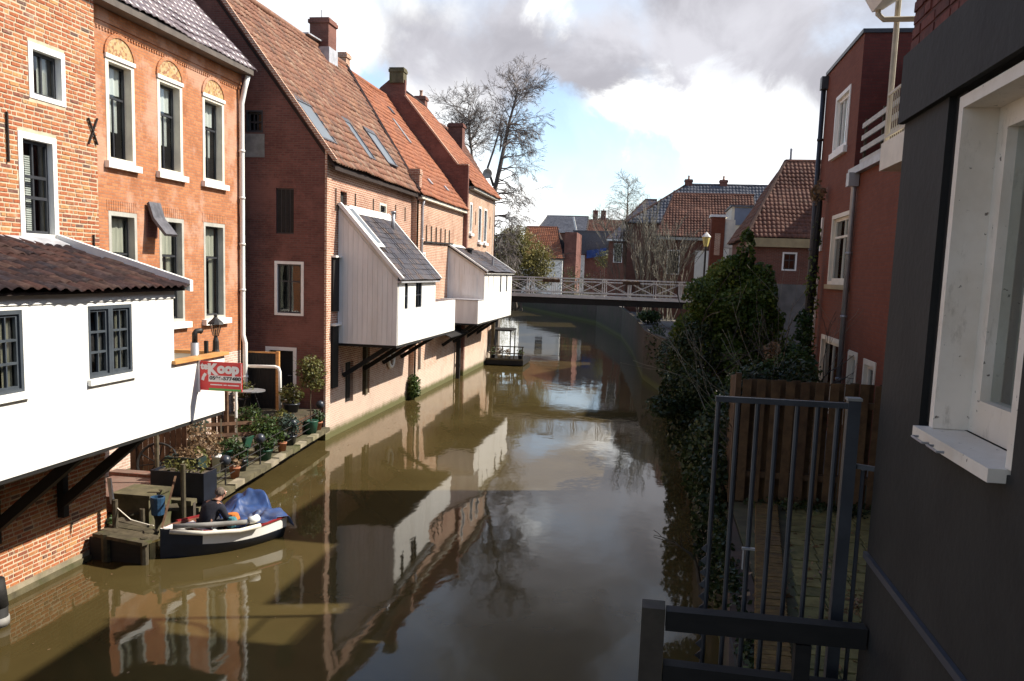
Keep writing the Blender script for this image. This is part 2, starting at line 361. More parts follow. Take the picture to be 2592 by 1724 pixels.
m_tile_red = piecemat('old_red_pantile', [(0.0, (0.18, 0.082, 0.052)), (0.2, (0.27, 0.125, 0.075)), (0.4, (0.225, 0.10, 0.062)), (0.6, (0.32, 0.165, 0.095)), (0.75, (0.14, 0.07, 0.048)), (0.88, (0.33, 0.21, 0.14)), (1.0, (0.24, 0.105, 0.062))], 0.75, 8, 0.35, 0.35, spots=(0.095, 0.062, 0.042), spot_amt=0.75, spot_scale=1.5, lichen=.6)
m_tile_orange = piecemat('orange_pantile', [(0.0, (0.31, 0.115, 0.058)), (0.3, (0.38, 0.145, 0.068)), (0.6, (0.34, 0.125, 0.062)), (0.85, (0.26, 0.10, 0.056)), (1.0, (0.40, 0.165, 0.08))], 0.75, 8, 0.3, 0.35, spots=(0.17, 0.095, 0.055), spot_amt=0.75, spot_scale=1.4, lichen=.3)
m_tile_brown = piecemat('brown_pantile', [(0.0, (0.12, 0.052, 0.033)), (0.4, (0.165, 0.068, 0.041)), (0.7, (0.14, 0.057, 0.036)), (1.0, (0.20, 0.088, 0.052))], 0.75, 6, 0.3, 0.35, spots=(0.13, 0.08, 0.05), spot_amt=0.6, spot_scale=1.5)
m_slate = piecemat('blue_slate', [(0.0, (0.055, 0.055, 0.07)), (0.3, (0.085, 0.08, 0.09)), (0.55, (0.12, 0.085, 0.07)), (0.75, (0.065, 0.065, 0.085)), (1.0, (0.10, 0.09, 0.095))], 0.38, 9, 0.25, 0.5, spots=(0.2, 0.13, 0.09), spot_amt=0.6, spot_scale=3.0)
m_slate_pl = piecemat('grey_slate', [(0.0, (0.09, 0.09, 0.105)), (0.5, (0.13, 0.13, 0.145)), (1.0, (0.11, 0.11, 0.125))], 0.5, 6, 0.2, 0.4)
m_zinc_roof = plain('ribbed_zinc', (0.30, 0.30, 0.31), 0.55, 0.2, 2, metal=0.3)
m_roofbase = plain('roof_underlay', (0.032, 0.021, 0.017), 0.9, 0.3, 4)
m_white = plain('white_paint', (0.80, 0.79, 0.74), 0.55, 0.06, 2.5, dirt=(0.55, 0.52, 0.44), dirt_amt=0.25)
m_whiteboard = plain('white_boarding', (0.78, 0.76, 0.71), 0.6, 0.08, 1.6, (3, 3, 0.5), dirt=(0.55, 0.5, 0.42), dirt_amt=0.3)
m_cream = plain('cream_paint', (0.68, 0.63, 0.52), 0.6, 0.1, 3)
m_greypaint = plain('grey_green_paint', (0.42, 0.41, 0.36), 0.6, 0.15, 3)
m_sash = plain('charcoal_sash_paint', (0.035, 0.037, 0.042), 0.45, 0.2, 4)
m_sashblue = plain('slate_blue_sash_paint', (0.055, 0.066, 0.078), 0.5, 0.2, 4)
m_black = plain('black_tar_timber', (0.012, 0.011, 0.010), 0.75, 0.3, 4, (1, 1, 4))
m_iron = plain('wrought_iron', (0.02, 0.018, 0.017), 0.55, 0.3, 6)
m_zinc = plain('zinc', (0.34, 0.34, 0.35), 0.45, 0.2, 3, metal=0.5)
m_lead = plain('lead_flashing', (0.44, 0.44, 0.46), 0.45, 0.25, 3, metal=0.2)
m_gutter = plain('weathered_gutter', (0.11, 0.09, 0.075), 0.6, 0.25, 3)
m_curtain = plain('white_net_curtain', (0.74, 0.72, 0.66), 0.9, 0.12, 3, (4, 4, 0.3))
m_curtain2 = plain('linen_curtain', (0.52, 0.48, 0.38), 0.9, 0.2, 3, (5, 5, 0.3))
m_darkroom = plain('dark_interior', (0.03, 0.027, 0.024), 0.95, 0.2, 2)
m_glass = glassmat('window_glass')
m_glass_sky = glassmat('skylight_glass', (0.55, 0.6, 0.62))
m_wood = piecemat('weathered_board', [(0.0, (0.10, 0.052, 0.028)), (0.5, (0.14, 0.076, 0.040)), (1.0, (0.075, 0.042, 0.025))], 0.8, 6, 0.35)
m_woodorange = plain('oiled_hardwood', (0.55, 0.27, 0.09), 0.55, 0.25, 3, (1, 1, 6), dirt=(0.32, 0.15, 0.06), dirt_amt=0.5)
m_woodgrey = piecemat('grey_old_timber', [(0.0, (0.085, 0.070, 0.045)), (0.5, (0.125, 0.10, 0.062)), (1.0, (0.065, 0.056, 0.032))], 0.85, 7, 0.4, spots=(0.065, 0.07, 0.018), spot_amt=0.8, spot_scale=3)
m_moss = plain('mossy_stone', (0.105, 0.09, 0.05), 0.9, 0.4, 3, dirt=(0.055, 0.062, 0.014), dirt_amt=0.9, bmp=0.6)
m_stone = plain('pale_coping_stone', (0.27, 0.23, 0.16), 0.85, 0.3, 3, dirt=(0.12, 0.12, 0.04), dirt_amt=0.6, bmp=0.4)
m_concrete = plain('grey_concrete', (0.25, 0.24, 0.22), 0.85, 0.25, 2.5, dirt=(0.1, 0.095, 0.07), dirt_amt=0.5)
m_quaybrick = brickmat('wet_quay_brick', (0.05, 0.034, 0.026), (0.075, 0.05, 0.036), (0.06, 0.052, 0.042), 0.22, 0.07, 0.012, 0.5, stain=(0.03, 0.034, 0.014), zstain=(0.2, 1.6), patch=(0.04, 0.045, 0.02), patch_amt=.7)
m_deepwall = plain('wet_shaded_wall', (0.075, 0.06, 0.045), 0.8, 0.4, 2, dirt=(0.03, 0.035, 0.012), dirt_amt=0.8, bmp=0.5)

# ------------------------------------------------------------ windows
def strip_cells(a0, a1, n):
    return [(a0+(a1-a0)*i/n, a0+(a1-a0)*(i+1)/n) for i in range(n)]
def window(par, F, a0, a1, b0, b1, frame=0.09, rec=0.06, mf=None, ms=None, cols=1, rows=(0.0, 1.0), bars=0.035, sash=0.05, sill=None, sillm=None, curt=None, proud=0.0, panes=True, lintel=None):
    """frame > sash, panes, sill, curtain.  rows: fractions where the transoms sit; rec: how far the sash sits back"""
    mf = mf or m_white; ms = ms or m_sash
    w = MB()
    fd = -rec-0.06
    w.lbox(F, a0, a0+frame, b0, b1, fd, proud); w.lbox(F, a1-frame, a1, b0, b1, fd, proud)
    w.lbox(F, a0+frame, a1-frame, b1-frame, b1, fd, proud); w.lbox(F, a0+frame, a1-frame, b0, b0+frame*0.8, fd, proud)
    fo = w.build('window', mf, par)
    A0, A1, B0, B1 = a0+frame, a1-frame, b0+frame*0.8, b1-frame
    s = MB(); c1, c0 = -rec, -rec-0.045
    s.lbox(F, A0, A0+sash, B0, B1, c0, c1); s.lbox(F, A1-sash, A1, B0, B1, c0, c1)
    s.lbox(F, A0+sash, A1-sash, B1-sash, B1, c0, c1); s.lbox(F, A0+sash, A1-sash, B0, B0+sash, c0, c1)
    I0, I1, J0, J1 = A0+sash, A1-sash, B0+sash, B1-sash
    rr = [J0+(J1-J0)*r for r in rows]
    for r in rr[1:-1]: s.lbox(F, I0, I1, r-bars*0.7, r+bars*0.7, c0, c1+0.004)
    cc = cols if isinstance(cols, (list, tuple)) else [cols]*(len(rr)-1)
    cells = []
    for k in range(len(rr)-1):
        lo = rr[k]+(bars*0.7 if k else 0); hi = rr[k+1]-(bars*0.7 if k < len(rr)-2 else 0)
        cs = strip_cells(I0, I1, cc[k])
        for j, (x0, x1) in enumerate(cs):
            if j: s.lbox(F, x0-bars/2, x0+bars/2, lo, hi, c0, c1-0.003)
            cells.append((x0+(bars/2 if j else 0), x1-(bars/2 if j < len(cs)-1 else 0), lo, hi))
    s.build('sash', ms, fo)
    if panes:
        for x0, x1, lo, hi in cells:
            g = MB(); c = c0+0.012
            g.poly([F.p(x0, lo, c), F.p(x1, lo, c), F.p(x1, hi, c), F.p(x0, hi, c)]); g.build('pane', m_glass, fo)
    if sill:
        ex, h, out = sill
        q = MB(); q.lbox(F, a0-ex, a1+ex, b0-h, b0, -0.05, out); q.build('sill', sillm or m_white, fo)
    if curt:
        for (x0, x1, y0, y1, mt, d) in curt:
            q = MB(); n = 14; X0, X1 = A0+(A1-A0)*x0, A0+(A1-A0)*x1; Y0, Y1 = B0+(B1-B0)*y0, B0+(B1-B0)*y1
            for i in range(n):
                p0, p1 = X0+(X1-X0)*i/n, X0+(X1-X0)*(i+1)/n
                e0 = d+0.02*math.sin(i*1.9); e1 = d+0.02*math.sin((i+1)*1.9)
                q.poly([F.p(p0, Y0, -rec-e0), F.p(p1, Y0, -rec-e1), F.p(p1, Y1, -rec-e1), F.p(p0, Y1, -rec-e0)])
            q.build('curtain', mt, fo)
    return fo
def backing(par, F, a0, a1, b0, b1, d=0.9):
    """the dark room behind a group of windows"""
    q = MB(); q.poly([F.p(a0, b0, -d), F.p(a1, b0, -d), F.p(a1, b1, -d), F.p(a0, b1, -d)]); return q.build('room', m_darkroom, par)

# ------------------------------------------------------------ tiles
def pantile(w, l, h=0.035, th=0.014, lift=0.022, n=6):
    xs = [w*1.06*i/n for i in range(n+1)]
    prof = [h*0.5*(1-math.cos(2*math.pi*(i/n)*0.98+0.5)) for i in range(n+1)]
    v, f = [], []
    for i in range(n+1): v.append((xs[i], -0.03, prof[i]+lift))
    for i in range(n+1): v.append((xs[i], l*1.02, prof[i]))
    for i in range(n+1): v.append((xs[i], -0.03, prof[i]+lift-th-0.008))
    k = n+1
    for i in range(n): f.append((i, i+1, k+i+1, k+i)); f.append((2*k+i, 2*k+i+1, i+1, i))
    f.append((2*k, 0, k)); f.append((n, 2*k+n, k+n))
    return v, f
def flat_tile(w, l, th=0.012, lift=0.014):
    v = [(0.004, -0.02, lift), (w-0.004, -0.02, lift), (w-0.004, l, 0.0), (0.004, l, 0.0), (0.004, -0.02, lift-th), (w-0.004, -0.02, lift-th)]
    return v, [(0, 1, 2, 3), (4, 5, 1, 0), (4, 0, 3), (1, 5, 2)]
def tile_roof(roof, o, u, s, along, up, w, l, mat, shape, maxp=300, keep=None, jit=0.006, joined='tiling', smooth=True, rngseed=1, sag=0.07):
    o, u, s = Vector(o), Vector(u).normalized(), Vector(s).normalized(); n = u.cross(s)
    rng = random.Random(rngseed)
    v, f = shape; me = pmesh('tile', v, f, mat, smooth)
    items = []
    na, nu = int(round(along/w)), int(round(up/l))
    for r in range(nu):
        for a in range(na):
            A, B = a*w+(0 if shape[0][0][0] == 0 else (r % 2)*w*0.5), r*l
            if keep and not keep(A+w/2, B+l/2): continue
            p = o+u*A+s*B
            p = p+n*(sag*max(-.3, noise.noise(p*.42)+.25)+sag*.35*noise.noise(p*1.3))
            items.append((p, rng.random(), rng.uniform(-jit, jit), rng.uniform(-jit, jit), rng.uniform(-1, 1)))
    near, rest = split_nearest(items, lambda q: (q[0]-CAMP).length, maxp)
    M = Matrix((u, s, n)).transposed()
    rot = M.to_euler()
    for p, t, j1, j2, j3 in near:
        R = (M @ Matrix.Rotation(j3*0.012, 3, 'Y') @ Matrix.Rotation(j3*0.008, 3, 'Z')).to_euler()
        place(me, 'tile', roof, p+u*j1+s*j2, R)
    if rest:
        mb = MB()
        for p, t, j1, j2, j3 in rest:
            b = len(mb.v); q = p+u*j1+s*j2
            R = M @ Matrix.Rotation(j3*0.012, 3, 'Y') @ Matrix.Rotation(j3*0.008, 3, 'Z')
            mb.v.extend(q+R @ Vector(x) for x in v)
            for ff in f: mb.f.append(tuple(b+i for i in ff)); mb.t.append(t+0.001); mb.m.append(0)
        mb.build(joined, mat, roof, smooth, 'stuff')

def brick_field(par, F, a0, a1, b0, b1, holes, mat, maxp=300, pitch=0.075, bh=0.055, stretcher=0.205, header=0.098, joint=0.016, seed=3, joined='brickwork'):
    rng = random.Random(seed); items = []
    nrow = int((b1-b0)/pitch)
    for r in range(nrow):
        z = b0+r*pitch; a = a0-rng.uniform(0, 0.2)
        while a < a1:
            w = stretcher if (rng.random() < 0.62) else header
            w *= rng.uniform(0.93, 1.06)
            segs = [(max(a, a0), min(a+w, a1))]
            for h0, h1, k0, k1 in holes:
                if z+bh > k0 and z < k1:
                    new = []
                    for x0, x1 in segs:
                        if x1 <= h0 or x0 >= h1: new.append((x0, x1)); continue
                        if x0 < h0: new.append((x0, h0-0.004))
                        if x1 > h1: new.append((h1+0.004, x1))
                    segs = new
            for x0, x1 in segs:
                if x1-x0 > 0.03: items.append((x0, x1, z+rng.uniform(-.003, .003), rng.random(), rng.uniform(0.003, 0.011), [rng.uniform(-.005, .005) for _ in range(8)]))
            a += w+joint
    near, rest = split_nearest(items, lambda q: (F.p((q[0]+q[1])/2, q[2])-CAMP).length, 10**9)
    # the largest in the photograph are those in view above and below the hanging kitchen
    return near
def brick_build(items, F, par, mat, bh, n_single, joined='brickwork'):
    for x0, x1, z, t, c, j in items[:n_single]:
        me_v = brick_verts(F, x0, x1, z, bh, c, j); org = F.p((x0+x1)/2, z)
        me = bpy.data.meshes.new('brick'); me.from_pydata([tuple(p-org) for p in me_v], [], BRF); me.materials.append(mat); me.update()
        place(me, 'brick', par, org)
    rest = items[n_single:]
    if rest:
        mb = MB()
        for x0, x1, z, t, c, j in rest:
            b = len(mb.v); mb.v.extend(brick_verts(F, x0, x1, z, bh, c, j))
            for ff in BRF: mb.f.append(tuple(b+i for i in ff)); mb.t.append(t+0.001); mb.m.append(0)
        mb.build(joined, mat, par, False, 'stuff')
BRF = [(0, 1, 2, 3), (4, 5, 1, 0), (5, 6, 2, 1), (6, 7, 3, 2), (7, 4, 0, 3)]
def brick_verts(F, x0, x1, z, bh, c, j):
    e = 0.004
    return [F.p(x0+e+j[0]*.6, z+e+j[1]*.5, c), F.p(x1-e+j[2]*.6, z+e+j[3]*.5, c), F.p(x1-e+j[4]*.6, z+bh-e+j[5]*.5, c), F.p(x0+e+j[6]*.6, z+bh-e+j[7]*.5, c),
            F.p(x0, z, -0.01), F.p(x1, z, -0.01), F.p(x1, z+bh, -0.01), F.p(x0, z+bh, -0.01)]
def downpipe(par, pts, r=0.045, mat=None):
    mb = MB(); mb.tube(pts, r, 10)
    for p, q in zip(pts[:-1], pts[1:]):
        p, q = Vector(p), Vector(q); n = int((q-p).length/1.6)
        for i in range(1, n+1):
            c = p.lerp(q, i/(n+1)); d = (q-p).normalized()
            mb.tube([c-d*0.03, c+d*0.03], r*1.25, 10)
    return mb.build('downpipe', mat or m_zinc, par, True)
def gutter(par, F, a0, a1, b, out0=0.0, w=0.14, h=0.11, mat=None):
    mb = MB()
    mb.lbox(F, a0, a1, b, b+0.02, out0, out0+w); mb.lbox(F, a0, a1, b+0.02, b+h, out0+w-0.02, out0+w); mb.lbox(F, a0, a1, b+0.02, b+h*1.1, out0, out0+0.02)
    mb.lbox(F, a0, a0+0.02, b+0.02, b+h, out0+0.02, out0+w-0.02); mb.lbox(F, a1-0.02, a1, b+0.02, b+h, out0+0.02, out0+w-0.02)
    return mb.build('gutter', mat or m_gutter, par)
def anchor(par, F, a, b0, b1, lean=0.0):
    mb = MB(); mb.beam(F.p(a-lean, b0, 0.03), F.p(a+lean, b1, 0.03), 0.024, 0.03, up=F.n); return mb.build('wall_anchor', m_iron, par)
def chimney(par, x0, x1, y0, y1, z0, z1, mat, pots=0, cap=0.06, capm=None):
    mb = MB(); mb.box(x0, x1, y0, y1, z0, z1-0.22); mb.box(x0-cap, x1+cap, y0-cap, y1+cap, z1-0.22, z1-0.08); mb.box(x0-0.01, x1+0.01, y0-0.01, y1+0.01, z1-0.08, z1)
    c = mb.build('chimney', mat, par)
    for i in range(pots):
        q = MB(); cx = x0+(x1-x0)*(i+0.5)/pots
        q.lathe([(0.11, z1), (0.12, z1+0.05), (0.09, z1+0.1), (0.085, z1+0.3), (0.11, z1+0.32), (0.11, z1+0.36), (0.06, z1+0.36)], (cx, (y0+y1)/2, 0), 10)
        q.build('chimney_pot', m_tile_orange if False else m_brick4, c, True)
    return c

# ------------------------------------------------------------ setting: canal bed, water, banks
def sheet(name, pts, mat):
    mb = MB(); mb.poly(pts); return structure(mb.build(name, mat))
m_bed = plain('ground_earth', (0.10, 0.08, 0.055), 0.95, 0.3, 0.5)
g = MB(); g.poly([(-900, -400, -1.2), (900, -400, -1.2), (900, 1400, -1.2), (-900, 1400, -1.2)]); structure(g.build('ground', m_bed))

mw, t, b = newmat('canal_water')
v = objvec(t)
silt = mixc(t, maprange(t, noisef(t, v, 0.25, 5, 0.6), 0.35, 0.65, 0.0, 1.0), (0.056, 0.0405, 0.0145), (0.074, 0.055, 0.0205))
t.links.new(silt, b.inputs['Base Color']); setin(b, Roughness=0.035, IOR=1.33); b.inputs['Specular IOR Level'].default_value = 0.5
vs = objvec(t, (1.0, 0.55, 1.0))
wv = mathn(t, 'ADD', mathn(t, 'MULTIPLY', noisef(t, objvec(t, (1, .6, 1)), 7.0, 3, 0.55), 0.035), mathn(t, 'ADD', mathn(t, 'MULTIPLY', noisef(t, vs, 0.55, 2, 0.4), 1.0), mathn(t, 'MULTIPLY', noisef(t, vs, 2.4, 2, 0.5), 0.16)))
# calm near the camera's bank, a breeze further along the canal
sp = N(t, 'ShaderNodeSeparateXYZ'); t.links.new(N(t, 'ShaderNodeTexCoord').outputs['Object'], sp.inputs[0])
br = maprange(t, mathn(t, 'ADD', sp.outputs[1], mathn(t, 'MULTIPLY', noisef(t, v, 0.12, 3), 20.0)), 22, 48, 0.0, 1.0)
rip = mathn(t, 'MULTIPLY', noisef(t, objvec(t, (0.8, 2.2, 1)), 2.2, 3, 0.5), mathn(t, 'MULTIPLY', br, 0.10))
bump(t, b, mathn(t, 'ADD', wv, rip), 0.22, 0.06)
wm = MB(); wm.poly([(-60, -60, 0), (30, -60, 0), (30, 220, 0), (-60, 220, 0)]); structure(wm.build('water', mw))

m_path = plain('bank_paving', (0.16, 0.14, 0.12), 0.9, 0.3, 1.0)
def block(name, pts, z0, z1, mat):
    mb = MB(); mb.prism([(x, y, z0) for x, y in pts], (0, 0, z1-z0)); return structure(mb.build(name, mat))
# the left bank stands behind the house fronts; the canal houses rise straight from the water
block('left_bank', [(-300, -80), (-10.6, -80), (-10.6, 14.0), (-13.4, 14.0), (-13.4, 26.3), (-10.6, 26.3), (-10.6, 53.0), (-10.2, 54.4), (-10.2, 58.5), (-12.0, 64), (-14.5, 76), (-19, 96), (-28, 125), (-46, 160), (-300, 240)], -1.2, 2.2, m_path)
block('right_bank', [(1.3, -80), (300, -80), (300, 400), (-300, 400), (-60, 215), (-26, 150), (-14.5, 120), (-6, 99), (-2.4, 78), (-1.0, 62), (-0.1, 47), (1.0, 41), (1.2, 31), (1.3, 24), (1.3, 14.5)], -1.2, 2.2, m_path)
# dark quay wall along the right bank beyond the gardens
qw = MB()
QP = [(1.0, 41), (-0.1, 47), (-1.0, 62), (-2.4, 78), (-6, 99), (-14.5, 120), (-26, 150), (-60, 215)]
for (x0, y0), (x1, y1) in zip(QP[:-1], QP[1:]):
    d = Vector((x1-x0, y1-y0, 0)).normalized(); nn = Vector((-d.y, d.x, 0))*0.25
    qw.hexa([(x0-0.02, y0, -1), (x1-0.02, y1, -1), (x1-nn.x*-1, y1+nn.y, -1), (x0-nn.x*-1, y0+nn.y, -1), (x0-0.02, y0, 2.6), (x1-0.02, y1, 2.6), (x1+nn.x, y1+nn.y, 2.6), (x0+nn.x, y0+nn.y, 2.6)])
structure(qw.build('quay', m_quaybrick))
block('garden_lawn', [(1.25, 4.9), (5, 4.9), (5, 14.9), (1.3, 14.9)], 1.9, 2.215, plain('garden_soil', (0.07, 0.06, 0.03), 0.95, 0.4, 4, dirt=(0.05, 0.06, 0.015), dirt_amt=0.9))

# ------------------------------------------------------------ house 1: old brick, nearest on the left
H1 = thing('brick_house', 'old salmon brick canal house with wide pale mortar joints at the near left', 'house', (-10, 12, 0))
F1 = FX(-10.0)
h1_holes = [(12.9, 13.78, 8.0, 8.87), (12.6, 13.5, 5.77, 7.44)]
mb = MB(); mb.wall(F1, [(5.0, -0.8), (14.6, -0.8), (14.6, 10.05), (5.0, 10.05)], h1_holes, 0.3); mb.box(-13.2, -10.3, 14.3, 14.6, -0.8, 10.05); mb.box(-18, -10.3, 5.0, 5.3, -0.8, 10.05); mb.box(-18, -17.7, 5.3, 14.3, -0.8, 10.05)
w1 = mb.build('wall', m_mortar, H1)
holes_k = []
items = brick_field(w1, F1, 5.6, 14.6, 0.16, 10.02, h1_holes+holes_k, m_brick1)
items = [q for q in items if not (q[2] > 2.6 and q[2] < 5.2)]
def h1key(q):
    y, z = (q[0]+q[1])/2, q[2]
    vis = (y > 11.0+max(0, (z-6)*0.28) and z > 5.65 and z < 9.9) or (y > 11.6 and z < 2.2)
    return (0 if vis else 1, (F1.p(y, z)-CAMP).length)
items.sort(key=h1key)
brick_build(items, F1, w1, m_brick1, 0.055, 300)
window(H1, F1, 12.9, 13.78, 8.0, 8.87, 0.10, 0.10, cols=2, proud=0.015, curt=[(0.05, 0.45, 0, 1, m_curtain, 0.12), (0.55, 0.95, 0, 1, m_curtain, 0.12)])
w2 = window(H1, F1, 12.6, 13.5, 5.77, 7.44, 0.10, 0.09, cols=2, rows=(0, 0.38, 0.62, 1.0), proud=0.015)
vb = MB()
for i in range(34): vb.lbox(F1, 12.74, 13.2, 5.9+i*0.036, 5.924+i*0.036, -0.25, -0.235)
vb.build('blind', m_curtain, w2)
backing(H1, F1, 11.5, 14.2, 5.0, 9.5)
rf = MB(); rf.prism([(-9.8, 4.9, 10.06), (-14.0, 4.9, 14.6), (-18.2, 4.9, 10.06)], (0, 9.85, 0)); r1 = rf.build('roof', m_tile_grey, H1)
for (a, b0, b1, ln) in ((12.36, 6.92, 7.68, 0.0), (14.46, 7.48, 7.96, 0.13), (14.46, 7.5, 7.93, -0.12), (14.4, 5.62, 5.9, 0.0)): anchor(H1, F1, a, b0, b1, ln)
q = MB(); q.lbox(F1, 5.0, 14.64, -0.8, 0.17, 0.0, 0.05); q.build('plinth', m_stone, H1)
q = MB(); q.lbox(F1, 5.0, 14.66, -0.8, 0.09, 0.051, 0.09); q.build('waterline_stones', m_moss, H1)
# ------------------------------------------------------------ house 2: orange brick with three bays
H2 = thing('brick_house', 'tidy orange brick house with three tall arched windows and white sills behind the garden', 'house', (-12.42, 21.5, 0))
F2 = FX(-12.42)
BAYS = [(18.49, 19.6), (20.57, 21.74), (22.78, 23.99)]
holes2 = [(a0, a1, 7.69, 10.02) for a0, a1 in BAYS]+[(a0, a1, 3.87, 6.57) for a0, a1 in BAYS]
def arch(a0, a1, b, rise, n=10):
    c = (a0+a1)/2; w = (a1-a0)/2
    return [(c+w*math.cos(math.pi*i/n), b+rise*math.sin(math.pi*i/n)) for i in range(n+1)]
mb = MB(); mb.wall(F2, [(14.7, 2.83), (24.95, 2.83), (24.95, 11.03), (14.7, 11.03)], holes2, 0.3)
mb.box(-18.6, -18.3, 14.7, 24.95, 2.2, 11.03); mb.box(-18.3, -12.72, 14.7, 15.0, 2.83, 11.03)
mb.build('wall', m_brick2, H2)
mb = MB(); mb.wall(F2, [(14.7, -0.8), (24.95, -0.8), (24.95, 2.825), (14.7, 2.825)], [], 0.3); mb.build('plinth', m_brick2b, H2)
# corbel course below the gutter, soldier courses over the lower windows
mb = MB(); mb.lbox(F2, 14.7, 24.95, 10.7, 10.98, 0.0, 0.07); mb.lbox(F2, 14.7, 24.95, 10.59, 10.7, 0.0, 0.035); mb.build('cornice', m_brick2, H2)
for k in range(93):
    q = MB(); q.lbox(F2, 14.85+k*0.108, 14.91+k*0.108, 10.53, 10.59, 0.0, 0.025); q.build('dentil', m_brick2, H2)
gutter(H2, F2, 14.75, 24.98, 10.97, 0.10, 0.34, 0.16)
mm, t, b = newmat('tympanum_mosaic')
c = N(t, 'ShaderNodeTexVoronoi'); c.inputs['Scale'].default_value = 16; t.links.new(objvec(t), c.inputs['Vector'])
sc = N(t, 'ShaderNodeSeparateColor'); t.links.new(c.outputs['Color'], sc.inputs[0])
t.links.new(ramp(t, sc.outputs[0], [(0.0, (0.42, 0.27, 0.10)), (0.35, (0.46, 0.34, 0.17)), (0.5, (0.30, 0.14, 0.06)), (0.7, (0.28, 0.13, 0.06)), (0.8, (0.45, 0.28, 0.11)), (1.0, (0.50, 0.40, 0.25))]), b.inputs['Base Color']); setin(b, Roughness=0.6)
for a0, a1 in BAYS:
    fo = window(H2, F2, a0, a1, 7.69, 10.02, 0.12, 0.18, mf=m_cream, ms=m_sash, cols=(2, 1), rows=(0, 0.66, 1.0), proud=0.012, sill=(0.1, 0.15, 0.12),
           curt=[(0.0, 1.0, 0.70, 1.0, m_curtain, 0.10), (0.0, 0.36, 0.25, 0.68, m_curtain, 0.12), (0.5, 0.86, 0.30, 0.68, m_curtain, 0.12)])
    q = MB(); q.lbox(F2, a0-0.02, a1+0.02, 9.97, 10.06, 0.012, 0.05); q.build('head', m_white, fo)
    pts = arch(a0+0.03, a1-0.03, 10.06, 0.43)
    q = MB(); q.prism([F2.p(a, bb, 0.0) for a, bb in pts], F2.n*0.018); q.build('tympanum', mm, fo)
    q = MB(); outer = arch(a0-0.05, a1+0.05, 10.06, 0.52); inner = arch(a0+0.03, a1-0.03, 10.06, 0.43)
    for i in range(10):
        q.hexa([F2.p(*inner[i], 0.002), F2.p(*inner[i+1], 0.002), F2.p(*outer[i+1], 0.002), F2.p(*outer[i], 0.002), F2.p(*inner[i], 0.04), F2.p(*inner[i+1], 0.04), F2.p(*outer[i+1], 0.04), F2.p(*outer[i], 0.04)])
    q.build('brick_arch', m_brick2, fo)
for a0, a1 in BAYS:
    window(H2, F2, a0, a1, 3.87, 6.57, 0.10, 0.17, mf=m_greypaint, ms=m_sash, cols=(1, 1), rows=(0, 0.66, 1.0), proud=0.006, sill=(0.14, 0.16, 0.14),
           curt=[(0.0, 1.0, 0.67, 1.0, m_curtain2, 0.10), (0.0, 0.6, 0.0, 0.66, m_curtain2, 0.14), (0.72, 1.0, 0.0, 0.66, m_curtain2, 0.14)])
    q = MB()
    for k in range(14): q.lbox(F2, a0-0.06+k*(a1-a0+0.12)/14, a0-0.045+(k+1)*(a1-a0+0.12)/14-0.03, 6.575, 6.82, 0.0, 0.008)
    q.build('flat_arch', m_brick2, H2)
backing(H2, F2, 15.3, 24.8, 3.2, 10.6)
# grey awning box lifted from a vent opening between the lower windows
q = MB(); q.lbox(F2, 20.0, 20.46, 6.04, 6.68, 0.003, 0.03); hatch = q.build('vent_hatch', m_brick3s, H2)
q = MB(); q.prism([F2.p(19.97, 6.86, 0.04), F2.p(19.97, 6.9, 0.10), F2.p(19.97, 6.52, 0.22), F2.p(19.97, 6.13, 0.55), F2.p(19.97, 6.08, 0.50), F2.p(19.97, 6.47, 0.17)], (0, 0.52, 0)); q.build('flap', m_slate_pl, hatch)
rf = MB(); s2 = Vector((-1, 0, 1)).normalized()
rf.prism([(-12.05, 14.7, 11.07), (-16.2, 14.7, 15.22), (-18.6, 14.7, 11.07)], (0, 10.3, 0)); r2 = rf.build('roof', m_roofbase, H2)
tile_roof(r2, (-12.0, 14.75, 11.13), (0, 1, 0), (-1, 0, 1), 10.27, 5.6, 0.26, 0.33, m_tile_grey, pantile(0.26, 0.33, 0.03), 300, lambda a, b: a > 2.6, rngseed=5)
q = MB(); q.tube([(-12.0, 25.03, 11.17), (-16.2, 25.03, 15.37)], 0.07, 8); q.build('verge', m_tile_dark, r2, True)
downpipe(H2, [(-12.12, 24.9, 10.95), (-12.22, 24.9, 10.6), (-12.31, 24.88, 10.15), (-12.31, 24.88, 3.3), (-12.24, 24.88, 3.05), (-12.24, 24.88, 1.0)], 0.075, m_white)

# ------------------------------------------------------------ house 3: big old house with gable to the garden
H3 = thing('brick_house', 'large dark red brick house with a big red pantile roof and three roof lights', 'house', (-12, 30, 0))
FG = FY(25.75); F3 = FX(-10.0)
gh = [(-12.61, -12.05, 9.46, 10.12), (-11.63, -11.05, 6.42, 7.80), (-11.68, -10.72, 3.9, 5.58), (-11.98, -10.95, 1.35, 2.9)]
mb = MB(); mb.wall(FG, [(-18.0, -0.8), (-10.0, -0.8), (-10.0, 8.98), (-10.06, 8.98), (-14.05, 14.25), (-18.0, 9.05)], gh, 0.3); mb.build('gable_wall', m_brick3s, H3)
fh = [(26.96, 27.55, 7.42, 7.86), (30.94, 31.78, 7.42, 7.82), (27.55, 28.35, 0.9, 2.3), (29.3, 30.1, 0.95, 2.85)]
mb = MB(); mb.wall(F3, [(25.755, -0.8), (35.15, -0.8), (35.15, 8.75), (26.1, 8.75), (26.1, 8.97), (25.755, 8.97)], fh, 0.3); 
mb.build('front_wall', m_brick3, H3)
mb = MB(); mb.wall(FX(-17.7), [(26.05, 0), (38, 0), (38, 9), (26.05, 9)], [], 0.3); mb.build('rear_wall', m_brick3, H3)
mb = MB()
# corner pier rising a little above the eave
q = MB(); q.box(-10.04, -9.97, 25.72, 26.1, -0.4, 9.02); q.build('corner_pier', m_brick4, H3)
